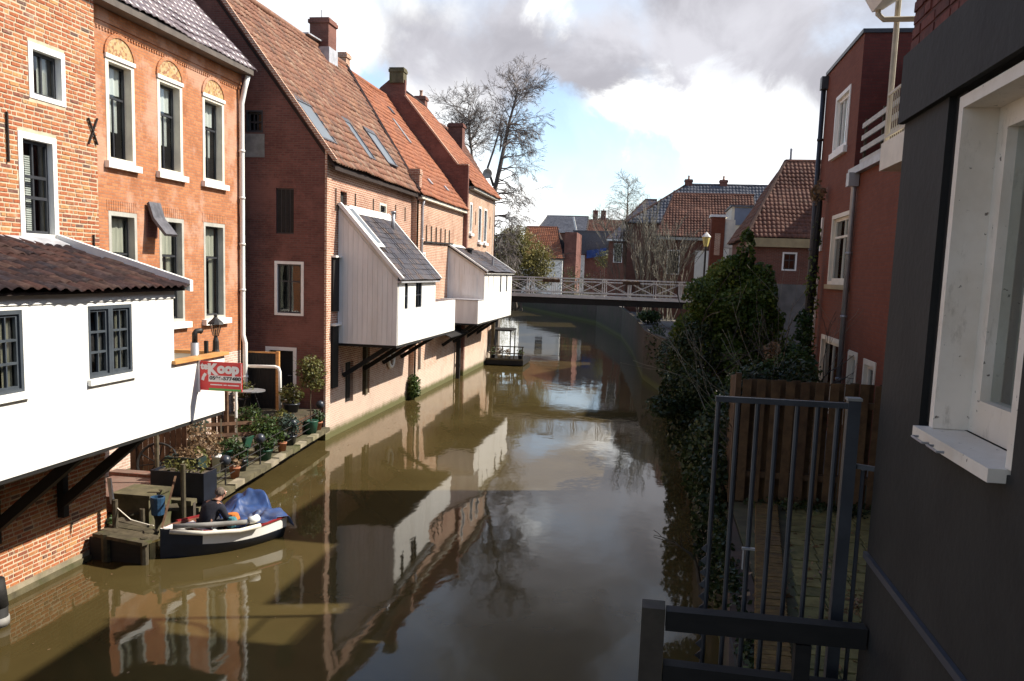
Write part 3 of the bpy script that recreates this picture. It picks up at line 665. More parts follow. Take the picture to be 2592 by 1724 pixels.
# gable openings
window(H3, FG, -12.61, -12.05, 9.46, 10.12, 0.05, 0.10, mf=m_sash, ms=m_sash, cols=3, rows=(0, .5, 1))
q = MB(); q.lbox(FG, -12.66, -12.0, 8.72, 9.42, 0.002, 0.012); q.build('plaster_patch', m_concrete, H3)
q = MB(); q.lbox(FG, -11.63, -11.05, 6.42, 7.80, -0.12, -0.06)
sh = q.build('shutter', m_sash, H3); q = MB(); [q.lbox(FG, -11.6+i*0.14, -11.49+i*0.14, 6.46, 7.76, -0.058, -0.045) for i in range(4)]; q.build('board', m_black, sh)
window(H3, FG, -11.68, -10.72, 3.9, 5.58, 0.09, 0.06, mf=m_white, ms=m_sash, cols=2, rows=(0, .66, 1), proud=0.01)
q = MB(); a0, a1, b0, b1 = -11.98, -10.95, 1.35, 2.9
q.lbox(FG, a0, a0+0.11, b0, b1, -0.1, 0.02); q.lbox(FG, a1-0.11, a1, b0, b1, -0.1, 0.02); q.lbox(FG, a0+0.11, a1-0.11, b1-0.11, b1, -0.1, 0.02)
dr = q.build('door', m_white, H3)
q = MB(); q.lbox(FG, a0+0.11, a1-0.11, b0, b1-0.11, -0.16, -0.1); q.lbox(FG, a0+0.2, a0+0.45, b0+0.15, b0+0.7, -0.1, -0.085); q.lbox(FG, a0+0.55, a0+0.8, b0+0.15, b0+0.7, -0.1, -0.085); q.build('door_leaf', m_black, dr)
q = MB(); q.tube([FG.p(a1-0.2, 2.0, -0.1), FG.p(a1-0.2, 2.0, -0.05), FG.p(a1-0.3, 2.0, -0.05)], 0.012, 6); q.build('handle', m_zinc, dr)
backing(H3, FG, -17, -10.4, 3, 8.2, 0.8); backing(H3, FG, -14, -11.7, 8.9, 10.5, 0.8)
# canal side openings
q = MB(); q.lbox(F3, 26.96, 27.55, 7.42, 7.86, -0.2, -0.12); q.build('vent_hole', m_darkroom, H3)
window(H3, F3, 30.94, 31.78, 7.42, 7.82, 0.08, 0.04, mf=m_cream, proud=0.02)
q = MB(); q.lbox(F3, 27.55, 28.35, 0.9, 2.3, -0.2, -0.12); q.lbox(F3, 27.6, 27.93, 0.95, 2.25, -0.12, -0.10); q.lbox(F3, 27.97, 28.3, 0.95, 2.25, -0.12, -0.10); q.build('water_door', m_black, H3)
q = MB(); q.lbox(F3, 29.3, 30.1, 0.95, 2.85, -0.2, -0.14); q.build('niche', m_deepwall, H3)
q = MB(); q.lbox(F3, 29.55, 29.75, 0.95, 2.95, -0.1, 0.05); q.build('post', m_woodgrey, H3)
backing(H3, F3, 26.2, 35, 6.9, 8.3, 0.6)
for a in (26.48, 28.3, 30.2, 32.9, 34.2): anchor(H3, F3, a, 7.2 if a < 27 else 7.35, 7.9)
# tall dark shutters on the water side, by the corner
for (b0, b1) in ((4.05, 5.75), (1.6, 3.6)):
    q = MB(); q.lbox(F3, 26.2, 26.72, b0, b1, 0.0, 0.07); s_ = q.build('side_shutter', m_black, H3)
    q = MB(); q.lbox(F3, 26.17, 26.75, b1, b1+0.06, 0.0, 0.16); q.build('ledge', m_white, s_)
# roof
e0, e1 = Vector((-9.68, 0, 8.58)), Vector((-14.05, 0, 14.28))
up3 = (e1-e0).length; s3 = (e1-e0).normalized()
rf = MB(); rf.prism([(-9.72, 25.73, 8.50), (-14.05, 25.73, 14.14), (-18.2, 25.73, 8.8), (-18.2, 25.73, 8.7), (-14.05, 25.73, 14.02), (-9.72, 25.73, 8.38)], (0, 9.47, 0))
rf.prism([(-9.72, 35.2, 8.50), (-14.05, 35.2, 14.14), (-14.05, 38.2, 14.14)], (-0.02, 0, -0.25))
r3 = rf.build('roof', m_roofbase, H3)
def keep3(a, b):
    lim = 9.55+3.0*b/up3
    if a > lim: return False
    y = 25.68+a; x = -9.68-4.37*b/up3
    for (y0, y1, x0, x1) in LIGHTS:
        if y0 < y < y1 and x0 < x < x1: return False
    return True
LIGHTS = [(25.75, 27.05, -11.2, -10.2), (30.2, 30.95, -11.3, -10.2), (32.75, 34.0, -11.35, -10.3)]
tile_roof(r3, (-9.68, 25.68, 8.58), (0, 1, 0), s3, 13.0, up3, 0.25, 0.30, m_tile_red, pantile(0.25, 0.30, 0.045, 0.02, 0.034), 300, keep3, 0.012, rngseed=8)
n3 = Vector((0, 1, 0)).cross(s3)
def on3(a, b, c=0.0): return Vector((-9.68, 25.68, 8.58))+Vector((0, 1, 0))*a+s3*b+n3*c
for (y0, y1, x0, x1) in LIGHTS:
    a0, a1 = y0-25.68, y1-25.68; b0, b1 = (-9.68-x1)/4.37*up3, (-9.68-x0)/4.37*up3
    q = MB(); w_ = 0.07
    def rb(A0, A1, B0, B1, c0, c1): q.hexa([on3(A0, B0, c0), on3(A1, B0, c0), on3(A1, B1, c0), on3(A0, B1, c0), on3(A0, B0, c1), on3(A1, B0, c1), on3(A1, B1, c1), on3(A0, B1, c1)])
    rb(a0, a0+w_, b0, b1, -0.05, 0.10); rb(a1-w_, a1, b0, b1, -0.05, 0.10); rb(a0+w_, a1-w_, b0, b0+w_, -0.05, 0.10); rb(a0+w_, a1-w_, b1-0.2, b1, -0.05, 0.10)
    lt = q.build('roof_light', m_slate_pl, r3)
    q = MB(); q.poly([on3(a0+w_, b0+w_, 0.07), on3(a1-w_, b0+w_, 0.07), on3(a1-w_, b1-0.2, 0.07), on3(a0+w_, b1-0.2, 0.07)]); q.build('pane', plain('sky_toned_roof_glass', (0.17, 0.195, 0.22), 0.3, 0.1, 1, spec=0.9, bmp=0), r3)  # grey-blue base colour stands in for reflected sky
q = MB(); q.beam((-9.70, 25.70, 8.66), (-14.05, 25.70, 14.36), 0.09, 0.12); q.build('verge', m_brick4, r3)
q = MB(); q.beam((-9.70, 35.24, 8.66), (-14.05, 38.3, 14.36), 0.14, 0.16); q.build('verge', m_tile_dark, r3)
q = MB(); q.tube([(-14.05, 25.7, 14.33), (-14.05, 38.2, 14.33)], 0.13, 8); q.build('ridge', m_tile_red, r3, True)
ch = chimney(H3, -14.35, -13.55, 35.0, 35.9, 13.2, 15.45, m_brick3s, 0)
q = MB(); q.beam((-14.0, 33.6, 14.47), (-14.0, 35.0, 14.52), 0.35, 0.05); q.box(-14.4, -13.5, 34.96, 35.94, 13.7, 14.3) ; q.build('flashing', m_lead, ch)
q = MB(); q.tube([(-14.0, 35.4, 15.4), (-14.0, 35.4, 15.85)], 0.02, 6); q.build('aerial', m_zinc, ch)
chimney(H3, -14.5, -14.0, 38.3, 38.8, 13.4, 14.9, m_brick4)

# ------------------------------------------------------------ house 4: low front, orange roof
H4 = thing('brick_house', 'pink brick house with bright orange pantile roof, low between two taller houses', 'house', (-12, 40, 0))
F4 = FX(-9.8)
mb = MB(); mb.wall(F4, [(35.32, -0.8), (44.15, -0.8), (44.15, 8.5), (35.32, 8.5)], [(35.7, 36.8, 5.0, 6.2)], 0.3)
mb.wall(FY(35.3), [(-18, -0.8), (-9.8, -0.8), (-9.8, 8.5), (-18, 8.5)], [], 0.3); mb.build('wall', m_brick4, H4)
window(H4, F4, 35.7, 36.8, 5.0, 6.2, 0.1, 0.05, mf=m_white, cols=2, proud=0.01, sill=(0.05, 0.1, 0.1))
q = MB(); q.lbox(F4, 35.6, 36.9, 4.9, 6.3, -0.6, -0.5); q.build('room', m_darkroom, H4)
e4, t4 = Vector((-9.55, 0, 8.5)), Vector((-13.95, 0, 14.05)); s4 = (t4-e4).normalized(); up4 = (t4-e4).length
rf = MB(); rf.prism([(-9.6, 35.32, 8.42), (-13.95, 35.32, 13.92), (-18.3, 35.32, 8.42)], (0, 8.83, 0)); r4 = rf.build('roof', m_roofbase, H4)
tile_roof(r4, (-9.55, 35.32, 8.5), (0, 1, 0), s4, 8.8, up4, 0.24, 0.30, m_tile_orange, pantile(0.24, 0.30, 0.045, 0.02, 0.034), 300, lambda a, b: a > 3.0*b/up4-0.15, 0.01, rngseed=9)
q = MB(); q.tube([(-13.95, 36, 14.1), (-13.95, 44.1, 14.1)], 0.12, 8); q.build('ridge', m_tile_orange, r4, True)
gutter(H4, F4, 35.35, 44.1, 8.36, 0.0, 0.22, 0.13, m_cream)
n4 = Vector((0, 1, 0)).cross(s4)
def on4(a, b, c=0.0): return Vector((-9.55, 35.32, 8.5))+Vector((0, 1, 0))*a+s4*b+n4*c
for (a, b, w_, h_, m_) in ((6.6, 5.6, 0.5, 0.4, m_slate_pl), (5.4, 3.6, 0.35, 1.4, m_zinc), (3.2, 0.9, 0.3, 0.3, m_lead), (6.3, 0.9, 0.3, 0.3, m_lead)):
    q = MB(); q.hexa([on4(a, b, 0.02), on4(a+w_, b, 0.02), on4(a+w_, b+h_, 0.02), on4(a, b+h_, 0.02), on4(a, b, 0.12), on4(a+w_, b, 0.12), on4(a+w_, b+h_, 0.1), on4(a, b+h_, 0.1)]); q.build('roof_vent', m_, r4)
chimney(H4, -10.2, -9.72, 35.34, 35.72, 8.3, 9.55, m_brick3, 0, 0.03)
downpipe(H4, [(-9.68, 36.0, 8.36), (-9.74, 36.0, 8.1), (-9.74, 36.0, 1.2)], 0.05, m_lead)
# drying line on iron hooks above the second hanging kitchen
q = MB(); q.beam((-9.72, 36.3, 6.62), (-9.72, 41.6, 6.72), 0.05, 0.07)
for i in range(6): q.beam((-9.76, 36.8+i*0.85, 6.6), (-9.76, 36.8+i*0.85, 7.35), 0.04, 0.04, up=(1, 0, 0))
q.build('iron_rail', m_iron, H4)
# ------------------------------------------------------------ house 5
H5 = thing('brick_house', 'tall pale brick house with dark gable, twin narrow windows and hipped orange roof', 'house', (-12, 48.5, 0))
F5 = FX(-9.6)
h5h = [(43.05, 43.75, 7.45, 9.05), (46.55, 47.75, 7.05, 9.02), (48.3, 49.5, 7.05, 9.02)]
h5h = [(44.75, 45.35, 7.4, 8.98), (47.0, 47.85, 7.05, 8.95), (48.6, 49.45, 7.05, 8.95)]
mb = MB(); mb.wall(F5, [(44.42, -0.8), (51.8, -0.8), (51.8, 9.75), (44.42, 9.75)], h5h, 0.3); mb.wall(FX(-17.4), [(44.42, 0), (51.8, 0), (51.8, 9.7), (44.42, 9.7)], [], 0.3)
mb.wall(Fr((0, 51.8, 0), (-1, 0, 0), (0, 1, 0)), [(9.9, -0.8), (17.4, -0.8), (17.4, 9.75), (9.9, 9.75)], [], 0.3); mb.build('wall', m_brick5, H5)
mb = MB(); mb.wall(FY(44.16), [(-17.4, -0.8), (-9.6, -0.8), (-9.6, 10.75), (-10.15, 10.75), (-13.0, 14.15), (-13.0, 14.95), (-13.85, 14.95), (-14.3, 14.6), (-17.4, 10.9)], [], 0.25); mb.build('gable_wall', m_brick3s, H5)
for (a0, a1, b0, b1) in h5h: window(H5, F5, a0, a1, b0, b1, 0.1, 0.06, mf=m_white, cols=1, rows=(0, .6, 1), proud=0.02, sill=(0.08, 0.14, 0.14))
backing(H5, F5, 44.7, 51, 6, 9.6, 0.7)
s5a, s5b = Vector((-9.3, 0, 9.72)), Vector((-13.4, 0, 14.6)); s5 = (s5b-s5a).normalized(); up5 = (s5b-s5a).length
rf = MB(); rf.poly([(-9.35, 44.41, 9.66), (-9.35, 52.1, 9.66), (-13.4, 49.4, 14.5), (-13.4, 44.41, 14.5)]); rf.poly([(-9.35, 52.1, 9.66), (-17.5, 52.1, 9.66), (-13.4, 49.4, 14.5)]); rf.poly([(-17.5, 52.1, 9.66), (-17.5, 44.41, 9.66), (-13.4, 44.41, 14.5), (-13.4, 49.4, 14.5)])
rf.poly([(-9.35, 44.41, 9.66), (-17.5, 44.41, 9.66), (-17.5, 52.1, 9.66), (-9.35, 52.1, 9.66)]); r5 = rf.build('roof', m_roofbase, H5)
tile_roof(r5, (-9.3, 44.42, 9.74), (0, 1, 0), s5, 7.8, up5, 0.24, 0.30, m_tile_orange, pantile(0.24, 0.30, 0.045), 200, lambda a, b: a < 7.65-2.7*b/up5, 0.01, rngseed=10)
q = MB(); q.tube([(-9.35, 52.1, 9.75), (-13.4, 49.4, 14.6)], 0.12, 7); q.tube([(-13.4, 44.4, 14.62), (-13.4, 49.4, 14.62)], 0.12, 7); q.build('ridge', m_tile_dark, r5, True)
q = MB(); q.beam((-9.6, 44.28, 10.8), (-10.15, 44.28, 10.8), 0.3, 0.08); q.beam((-10.15, 44.28, 10.79), (-13.0, 44.28, 14.2), 0.3, 0.08); q.build('coping', m_brick4, H5)
gutter(H5, F5, 44.5, 52.0, 9.62, 0.0, 0.26, 0.15, m_greypaint)
chimney(H5, -13.80, -13.06, 44.05, 44.65, 14.8, 15.55, m_moss, 0, 0.04)
chimney(H5, -14.55, -13.9, 51.4, 52.0, 11.0, 15.6, m_brick3s, 1)
for a in (46.2, 50.3): anchor(H5, F5, a, 7.9, 8.6)
q = MB(); q.box(-8.95-0.7, -9.58, 51.3, 51.42, 0, 9.6); q.build('downpipe', m_greypaint, H5)
# house 6 peeps over house 5
H6 = thing('brick_house', 'small house behind the pale gabled house with dark red roof and stout chimney', 'house', (-13.5, 57, 0))
mb = MB(); mb.box(-17.5, -10.9, 53.0, 57.5, 2.1, 10.2); mb.build('wall', m_brickB, H6)
rf = MB(); rf.prism([(-10.5, 52.95, 10.2), (-13.4, 52.95, 14.3), (-17.8, 52.95, 10.2)], (0, 4.8, 0)); r6 = rf.build('roof', m_roofbase, H6)
s6 = Vector((-2.9, 0, 4.1)).normalized()
tile_roof(r6, (-10.5, 52.95, 10.26), (0, 1, 0), s6, 4.8, 5.0, 0.24, 0.33, m_tile_brown, pantile(0.24, 0.33, 0.05), 80, None, rngseed=11)
tile_roof(r6, (-15.0, 52.9, 12.0), (1, 0, 0), Vector((0, .6, .8)), 2.6, 0.6, 0.24, 0.3, m_tile_brown, pantile(.24, .3), 0, None, rngseed=12)
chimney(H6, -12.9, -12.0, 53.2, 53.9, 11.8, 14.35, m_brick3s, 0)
dish = MB(); dish.lathe([(0.02, 0.0), (0.15, 0.02), (0.27, 0.07), (0.30, 0.12), (0.28, 0.12), (0.15, 0.04), (0.0, 0.03)], (0, 0, 0), 16)
do = dish.build('satellite_dish', m_greypaint, None, True); do.location = (-10.35, 52.95, 11.35); do.rotation_euler = (math.radians(100), 0, math.radians(25))
tag(do, 'round beige satellite dish beside the hipped roof end, below the tree', 'satellite dish')
q = MB(); q.tube([(-10.35, 53.02, 11.3), (-10.6, 53.3, 10.9), (-10.8, 53.3, 10.2)], 0.03, 6); q.v = [p for p in q.v]
arm = q.build('mounting_arm', m_iron, H6)

# ------------------------------------------------------------ hanging kitchens
def boards(par, F, a0, a1, b0, top, mat, w=0.16, holes=(), name='board', th=0.022, gap=0.006):
    """vertical boards, each a piece; top is a function of a"""
    n = max(1, int(round((a1-a0)/w))); w = (a1-a0)/n
    for i in range(n):
        x0, x1 = a0+i*w+gap/2, a0+(i+1)*w-gap/2
        q = MB(); t0, t1 = top(x0), top(x1)
        q.hexa([F.p(x0, b0, th), F.p(x1, b0, th), F.p(x1, b0, 0.001), F.p(x0, b0, 0.001), F.p(x0, t0, th), F.p(x1, t1, th), F.p(x1, t1, 0.001), F.p(x0, t0, 0.001)])
        q.build(name, mat, par)
FK = FX(-8.0)
# --- kitchen 1
K1 = thing('hanging_kitchen', 'nearest white hanging kitchen with brown pantile roof and two blue-grey windows', 'kitchen annex', (-9, 11, 2.65))
k1h = [(11.37, 12.44, 3.74, 4.80), (8.98, 10.05, 3.74, 4.80)]
mb = MB(); mb.wall(FK, [(7.0, 2.66), (13.64, 2.66), (13.64, 4.97), (7.0, 4.97)], k1h, 0.12)
mb.wall(Fr((0, 13.64, 0), (-1, 0, 0), (0, 1, 0)), [(8.12, 2.80), (9.97, 2.80), (9.97, 5.60), (8.12, 4.95)], [], 0.1)
mb.wall(FY(7.0), [(-9.97, 2.66), (-8.0, 2.66), (-8.0, 4.97), (-9.97, 5.6)], [], 0.1)
kw = mb.build('wall', m_white, K1)
q = MB(); q.box(-9.95, -8.13, 7.11, 13.5, 2.68, 2.8); q.build('floor', m_black, K1)
q = MB(); q.lbox(FK, 7.0, 13.66, 4.86, 4.90, 0.0, 0.02); q.lbox(FK, 7.0, 13.66, 4.90, 5.02, 0.0, 0.012); q.build('fascia', m_white, K1)
for (a0, a1, b0, b1) in k1h:
    window(K1, FK, a0, (a0+a1)/2, b0, b1, 0.055, 0.03, mf=m_sashblue, ms=m_sashblue, cols=2, rows=(0, .333, .667, 1), bars=0.022, sash=0.035, curt=[(0.75, 1.0, 0, 1, m_curtain2, 0.1)])
    window(K1, FK, (a0+a1)/2+0.002, a1, b0, b1, 0.055, 0.03, mf=m_sashblue, ms=m_sashblue, cols=2, rows=(0, .333, .667, 1), bars=0.022, sash=0.035, curt=[(0.55, 1.0, 0, 1, m_curtain2, 0.1)])
    q = MB(); q.lbox(FK, a0-0.05, a1+0.05, b0-0.09, b0-0.003, -0.02, 0.06); q.build('sill', m_white, K1)
backing(K1, FK, 7.2, 13.4, 2.9, 4.9, 1.3)
sk = Vector((-2.2, 0, 0.70)).normalized(); upk = 2.31
rf = MB(); rf.hexa([(-7.86, 6.9, 4.99), (-7.86, 13.78, 4.99), (-9.97, 13.42, 5.66), (-9.97, 6.9, 5.66), (-7.86, 6.9, 5.03), (-7.86, 13.78, 5.03), (-9.97, 13.42, 5.70), (-9.97, 6.9, 5.70)]); rk = rf.build('roof', m_roofbase, K1)
tile_roof(rk, (-7.80, 6.9, 5.045), (0, 1, 0), sk, 6.9, 2.27, 0.225, 0.285, m_tile_dark, pantile(0.225, 0.285, 0.042), 300, lambda a, b: 6.9+a < 13.80-0.42*b/2.27, 0.008, rngseed=13)
q = MB(); q.hexa([(-7.76, 13.76, 4.98), (-7.76, 13.86, 4.98), (-9.97, 13.50, 5.70), (-9.97, 13.40, 5.70), (-7.76, 13.76, 5.17), (-7.76, 13.86, 5.17), (-9.97, 13.50, 5.86), (-9.97, 13.40, 5.86)]); q.build('bargeboard', m_white, rk)
q = MB(); q.hexa([(-9.72, 6.9, 5.66), (-9.72, 13.40, 5.66), (-9.97, 13.36, 5.72), (-9.97, 6.9, 5.72), (-9.72, 6.9, 5.70), (-9.72, 13.40, 5.70), (-9.97, 13.36, 5.80), (-9.97, 6.9, 5.80)]); q.build('flashing', m_lead, rk)
# timber struts down to the wall
for a in (8.2, 10.0, 11.7, 13.3):
    q = MB(); q.beam((-8.25, a, 2.68), (-9.99, a, 1.2), 0.16, 0.16); q.beam((-9.93, a, 1.0), (-9.93, a, 2.68), 0.12, 0.14); q.build('brace', m_black, K1)
q = MB(); q.box(-9.95, -8.02, 7.0, 15.33, 2.60, 2.655); q.build('sole_plate', m_black, K1)
# --- balcony beside it
B1 = thing('balcony', 'small white boarded balcony with orange wood handrail beside the nearest hanging kitchen', 'balcony', (-9, 14.5, 2.66))
mb = MB(); mb.lbox(FK, 13.645, 15.40, 2.665, 3.74, -0.08, 0.0); mb.box(-9.9, -8.08, 15.32, 15.40, 2.665, 3.74); mb.box(-9.98, -9.9, 14.62, 15.40, 2.665, 3.70); mb.build('parapet', m_white, B1)
q = MB(); q.box(-9.9, -8.08, 13.645, 15.32, 2.70, 2.78); q.build('floor', m_woodgrey, B1)
q = MB(); q.lbox(FK, 13.56, 15.46, 3.742, 3.80, -0.12, 0.07); q.box(-9.98, -8.12, 15.28, 15.46, 3.742, 3.80); q.box(-10.0, -9.86, 14.62, 15.28, 3.702, 3.77); q.build('handrail', m_woodorange, B1)
# --- kitchen 2
K2 = thing('hanging_kitchen', 'middle hanging kitchen, steep dark slate roof with white skylight strip and tan boarded side', 'kitchen annex', (-9, 29, 3.0))
FS2 = FY(26.76)
k2h = [(27.52, 27.98, 4.12, 5.06), (28.85, 29.72, 4.12, 5.06)]
mb = MB(); mb.wall(FK, [(26.78, 3.02), (31.62, 3.02), (31.62, 5.22), (26.78, 5.22)], k2h, 0.1)
mb.wall(FS2, [(-9.98, 3.02), (-8.0, 3.02), (-8.0, 5.2), (-9.98, 7.36)], [], 0.08); mb.wall(Fr((0, 31.62, 0), (-1, 0, 0), (0, 1, 0)), [(8.1, 3.02), (9.98, 3.02), (9.98, 7.36), (8.1, 5.32)], [], 0.08)
mb.build('wall', m_whiteboard, K2)
boards(K2, FS2, -9.98, -8.0, 3.02, lambda x: 5.2-(x+8.0)*2.16/1.98-0.12, m_whiteboard, 0.165)
q = MB(); q.lbox(FK, 31.625, 34.95, 3.02, 4.27, -0.08, 0.0); q.box(-9.98, -8.08, 34.87, 34.95, 3.02, 4.27); q.build('parapet', m_whiteboard, K2)
q = MB(); q.box(-9.98, -8.02, 26.78, 34.93, 2.93, 3.01); q.build('floor', m_black, K2)
for h in k2h: window(K2, FK, *h, 0.045, 0.03, mf=m_white, ms=m_sash, cols=1 if h[1]-h[0] < .6 else 2, rows=(0, .5, 1), bars=0.025, sash=0.03)
backing(K2, FK, 26.9, 31.5, 3.2, 5.1, 0.8)
s_k2 = Vector((-2.15, 0, 2.36)).normalized(); up_k2 = 3.12
rf = MB(); rf.hexa([(-7.85, 26.66, 5.08), (-7.85, 31.74, 5.08), (-9.98, 31.74, 7.41), (-9.98, 26.66, 7.41), (-7.85, 26.66, 5.13), (-7.85, 31.74, 5.13), (-9.98, 31.74, 7.46), (-9.98, 26.66, 7.46)]); rk2 = rf.build('roof', m_roofbase, K2)
tile_roof(rk2, (-7.83, 26.72, 5.135), (0, 1, 0), s_k2, 5.0, 2.75, 0.25, 0.23, m_slate, flat_tile(0.25, 0.23, 0.016, 0.014), 300, lambda a, b: not (a < 0.9 and b > 1.1), 0.004, smooth=False, rngseed=14)
nk2 = Vector((0, 1, 0)).cross(s_k2)
def onk2(a, b, c): return Vector((-7.83, 26.72, 5.135))+Vector((0, 1, 0))*a+s_k2*b+nk2*c
def slab(par, on, a0, a1, b0, b1, c0, c1, name, mat):
    q = MB(); q.hexa([on(a0, b0, c0), on(a1, b0, c0), on(a1, b1, c0), on(a0, b1, c0), on(a0, b0, c1), on(a1, b0, c1), on(a1, b1, c1), on(a0, b1, c1)]); return q.build(name, mat, par)
sl_ = slab(rk2, onk2, 0.12, 0.78, 1.3, 3.0, 0.0, 0.07, 'roof_light', m_white); slab(rk2, onk2, 0.24, 0.66, 1.45, 2.9, 0.071, 0.078, 'pane', MATS['sky_toned_roof_glass'])
slab(rk2, onk2, 0.8, 5.0, 2.76, 3.12, 0.0, 0.03, 'flashing', m_white); slab(rk2, onk2, -0.08, 0.06, 0, 3.13, -0.05, 0.06, 'bargeboard', m_white); slab(rk2, onk2, 4.95, 5.05, 0, 3.13, -0.05, 0.06, 'bargeboard', m_white)
q = MB(); q.tube([(-9.35, 30.55, 6.7), (-9.35, 30.55, 7.42)], 0.075, 10); q.tube([(-9.35, 30.55, 7.42), (-9.35, 30.55, 7.5)], 0.1, 10); q.build('vent_pipe', m_zinc, rk2, True)
q = MB(); q.lbox(FK, 26.7, 31.7, 5.02, 5.08, 0.0, 0.14); q.build('gutter', m_lead, K2)
for a in (27.3, 29.4, 31.6, 34.0):
    q = MB(); q.beam((-8.4, a, 2.95), (-9.97, a, 1.9), 0.14, 0.14); q.build('brace', m_black, K2)
# --- kitchen 3
K3 = thing('hanging_kitchen', 'farthest hanging kitchen beside the white bridge, low grey roof and four narrow windows', 'kitchen annex', (-9, 45, 3.0))
FS3 = FY(41.05)
k3h = [(42.0, 42.16, 4.56, 5.26), (43.35, 43.51, 4.56, 5.26), (45.35, 45.85, 4.36, 5.32), (47.25, 47.75, 4.36, 5.32)]
mb = MB(); mb.wall(FK, [(41.07, 3.02), (49.25, 3.02), (49.25, 5.46), (41.07, 5.46)], k3h, 0.1)
mb.wall(FS3, [(-9.98, 4.1), (-8.0, 4.1), (-8.0, 5.45), (-9.98, 6.68)], [], 0.08); mb.wall(Fr((0, 49.25, 0), (-1, 0, 0), (0, 1, 0)), [(8.1, 3.02), (9.58, 3.02), (9.58, 6.4), (8.1, 5.52)], [], 0.08)
mb.build('wall', m_whiteboard, K3)
boards(K3, FS3, -9.96, -8.0, 4.12, lambda x: 5.45-(x+8.0)*1.23/1.98-0.1, m_whiteboard, 0.24)
q = MB(); q.lbox(FS3, -9.1, -8.35, 4.28, 5.28, 0.022, 0.045); q.build('hatch', m_whiteboard, K3)
q = MB(); q.box(-9.78, -8.0, 39.7, 41.02, 3.02, 4.1); q.build('lower_box', m_whiteboard, K3)
q = MB(); q.box(-9.78, -7.98, 39.66, 41.03, 4.10, 4.14); q.build('box_lid', m_lead, K3)
q = MB(); q.box(-9.58, -8.02, 39.7, 49.2, 2.94, 3.01); q.build('floor', m_black, K3)
for h in k3h: window(K3, FK, *h, 0.02 if h[1]-h[0] < .3 else 0.04, 0.03, mf=m_white, ms=m_sash, rows=(0, .5, 1) if h[1]-h[0] > .3 else (0, 1), sash=0.02, bars=0.025)
backing(K3, FK, 41.2, 49.1, 3.2, 5.4, 0.7)
s_k3 = Vector((-2.15, 0, 1.36)).normalized()
rf = MB(); rf.hexa([(-7.85, 40.9, 5.38), (-7.85, 49.4, 5.38), (-9.6, 49.4, 6.49), (-9.79, 40.9, 6.61), (-7.85, 40.9, 5.43), (-7.85, 49.4, 5.43), (-9.6, 49.4, 6.54), (-9.79, 40.9, 6.66)]); rk3 = rf.build('roof', m_roofbase, K3)
tile_roof(rk3, (-7.83, 41.0, 5.44), (0, 1, 0), s_k3, 8.3, 2.2, 0.28, 0.26, m_slate, flat_tile(0.28, 0.26, 0.016, 0.014), 100, None, 0.004, smooth=False, rngseed=15)
nk3 = Vector((0, 1, 0)).cross(s_k3)
def onk3(a, b, c): return Vector((-7.83, 41.0, 5.44))+Vector((0, 1, 0))*a+s_k3*b+nk3*c
slab(rk3, onk3, -0.1, 0.06, 0, 2.3, -0.05, 0.05, 'bargeboard', m_white); slab(rk3, onk3, 8.28, 8.42, 0, 2.1, -0.05, 0.05, 'bargeboard', m_white); slab(rk3, onk3, 0.3, 3.0, 2.1, 2.32, 0.02, 0.04, 'flashing', m_white)
q = MB(); q.lathe([(0.13, 6.2), (0.13, 6.5), (0.22, 6.5), (0.22, 6.56), (0.1, 6.62)], (-9.3, 43.6, 0), 10); q.build('roof_cowl', m_iron, rk3)
q = MB(); q.tube([(-8.35, 45.0, 5.7), (-8.35, 45.0, 6.2)], 0.06, 8); q.build('vent_pipe', m_zinc, rk3)
q = MB(); q.lbox(FK, 41.0, 49.3, 5.34, 5.39, 0.0, 0.13); q.build('gutter', m_white, K3)
for a in (40.2, 42.5, 45.0, 47.5):
    q = MB(); q.beam((-8.3, a, 2.96), (-9.77, a, 1.9), 0.14, 0.14); q.build('brace', m_black, K3)
# black weatherboard lean-to below kitchen 3 and the posts in the water
q = MB()
for i in range(9): q.hexa([(-8.7, 37.3+i*0.42, 2.5), (-8.7, 37.3+i*0.42+0.40, 2.5), (-9.79, 37.3+i*0.42+0.40, 2.95), (-9.79, 37.3+i*0.42, 2.95), (-8.7, 37.3+i*0.42, 2.54), (-8.7, 37.3+i*0.42+0.40, 2.54), (-9.79, 37.3+i*0.42+0.40, 2.99), (-9.79, 37.3+i*0.42, 2.99)])
tag(q.build('canopy', m_black), 'black boarded canopy sloping over the water, under the farthest hanging kitchen', 'canopy')
for i, (x, y, z1, lb) in enumerate(((-9.62, 43.0, 2.93, 'dark square timber post propping the farthest hanging kitchen'), (-9.3, 50.9, 4.5, 'tall pale post at the water edge by the planter raft'))):
    q = MB(); q.box(x-0.1, x+0.1, y-0.1, y+0.1, -1.0, z1); q.box(x-0.12, x+0.12, y-0.12, y+0.12, 0.6, 0.75); tag(rebase(q.build('timber_post', m_woodgrey if i else m_black), (x, y, -1.0)), lb, 'post')

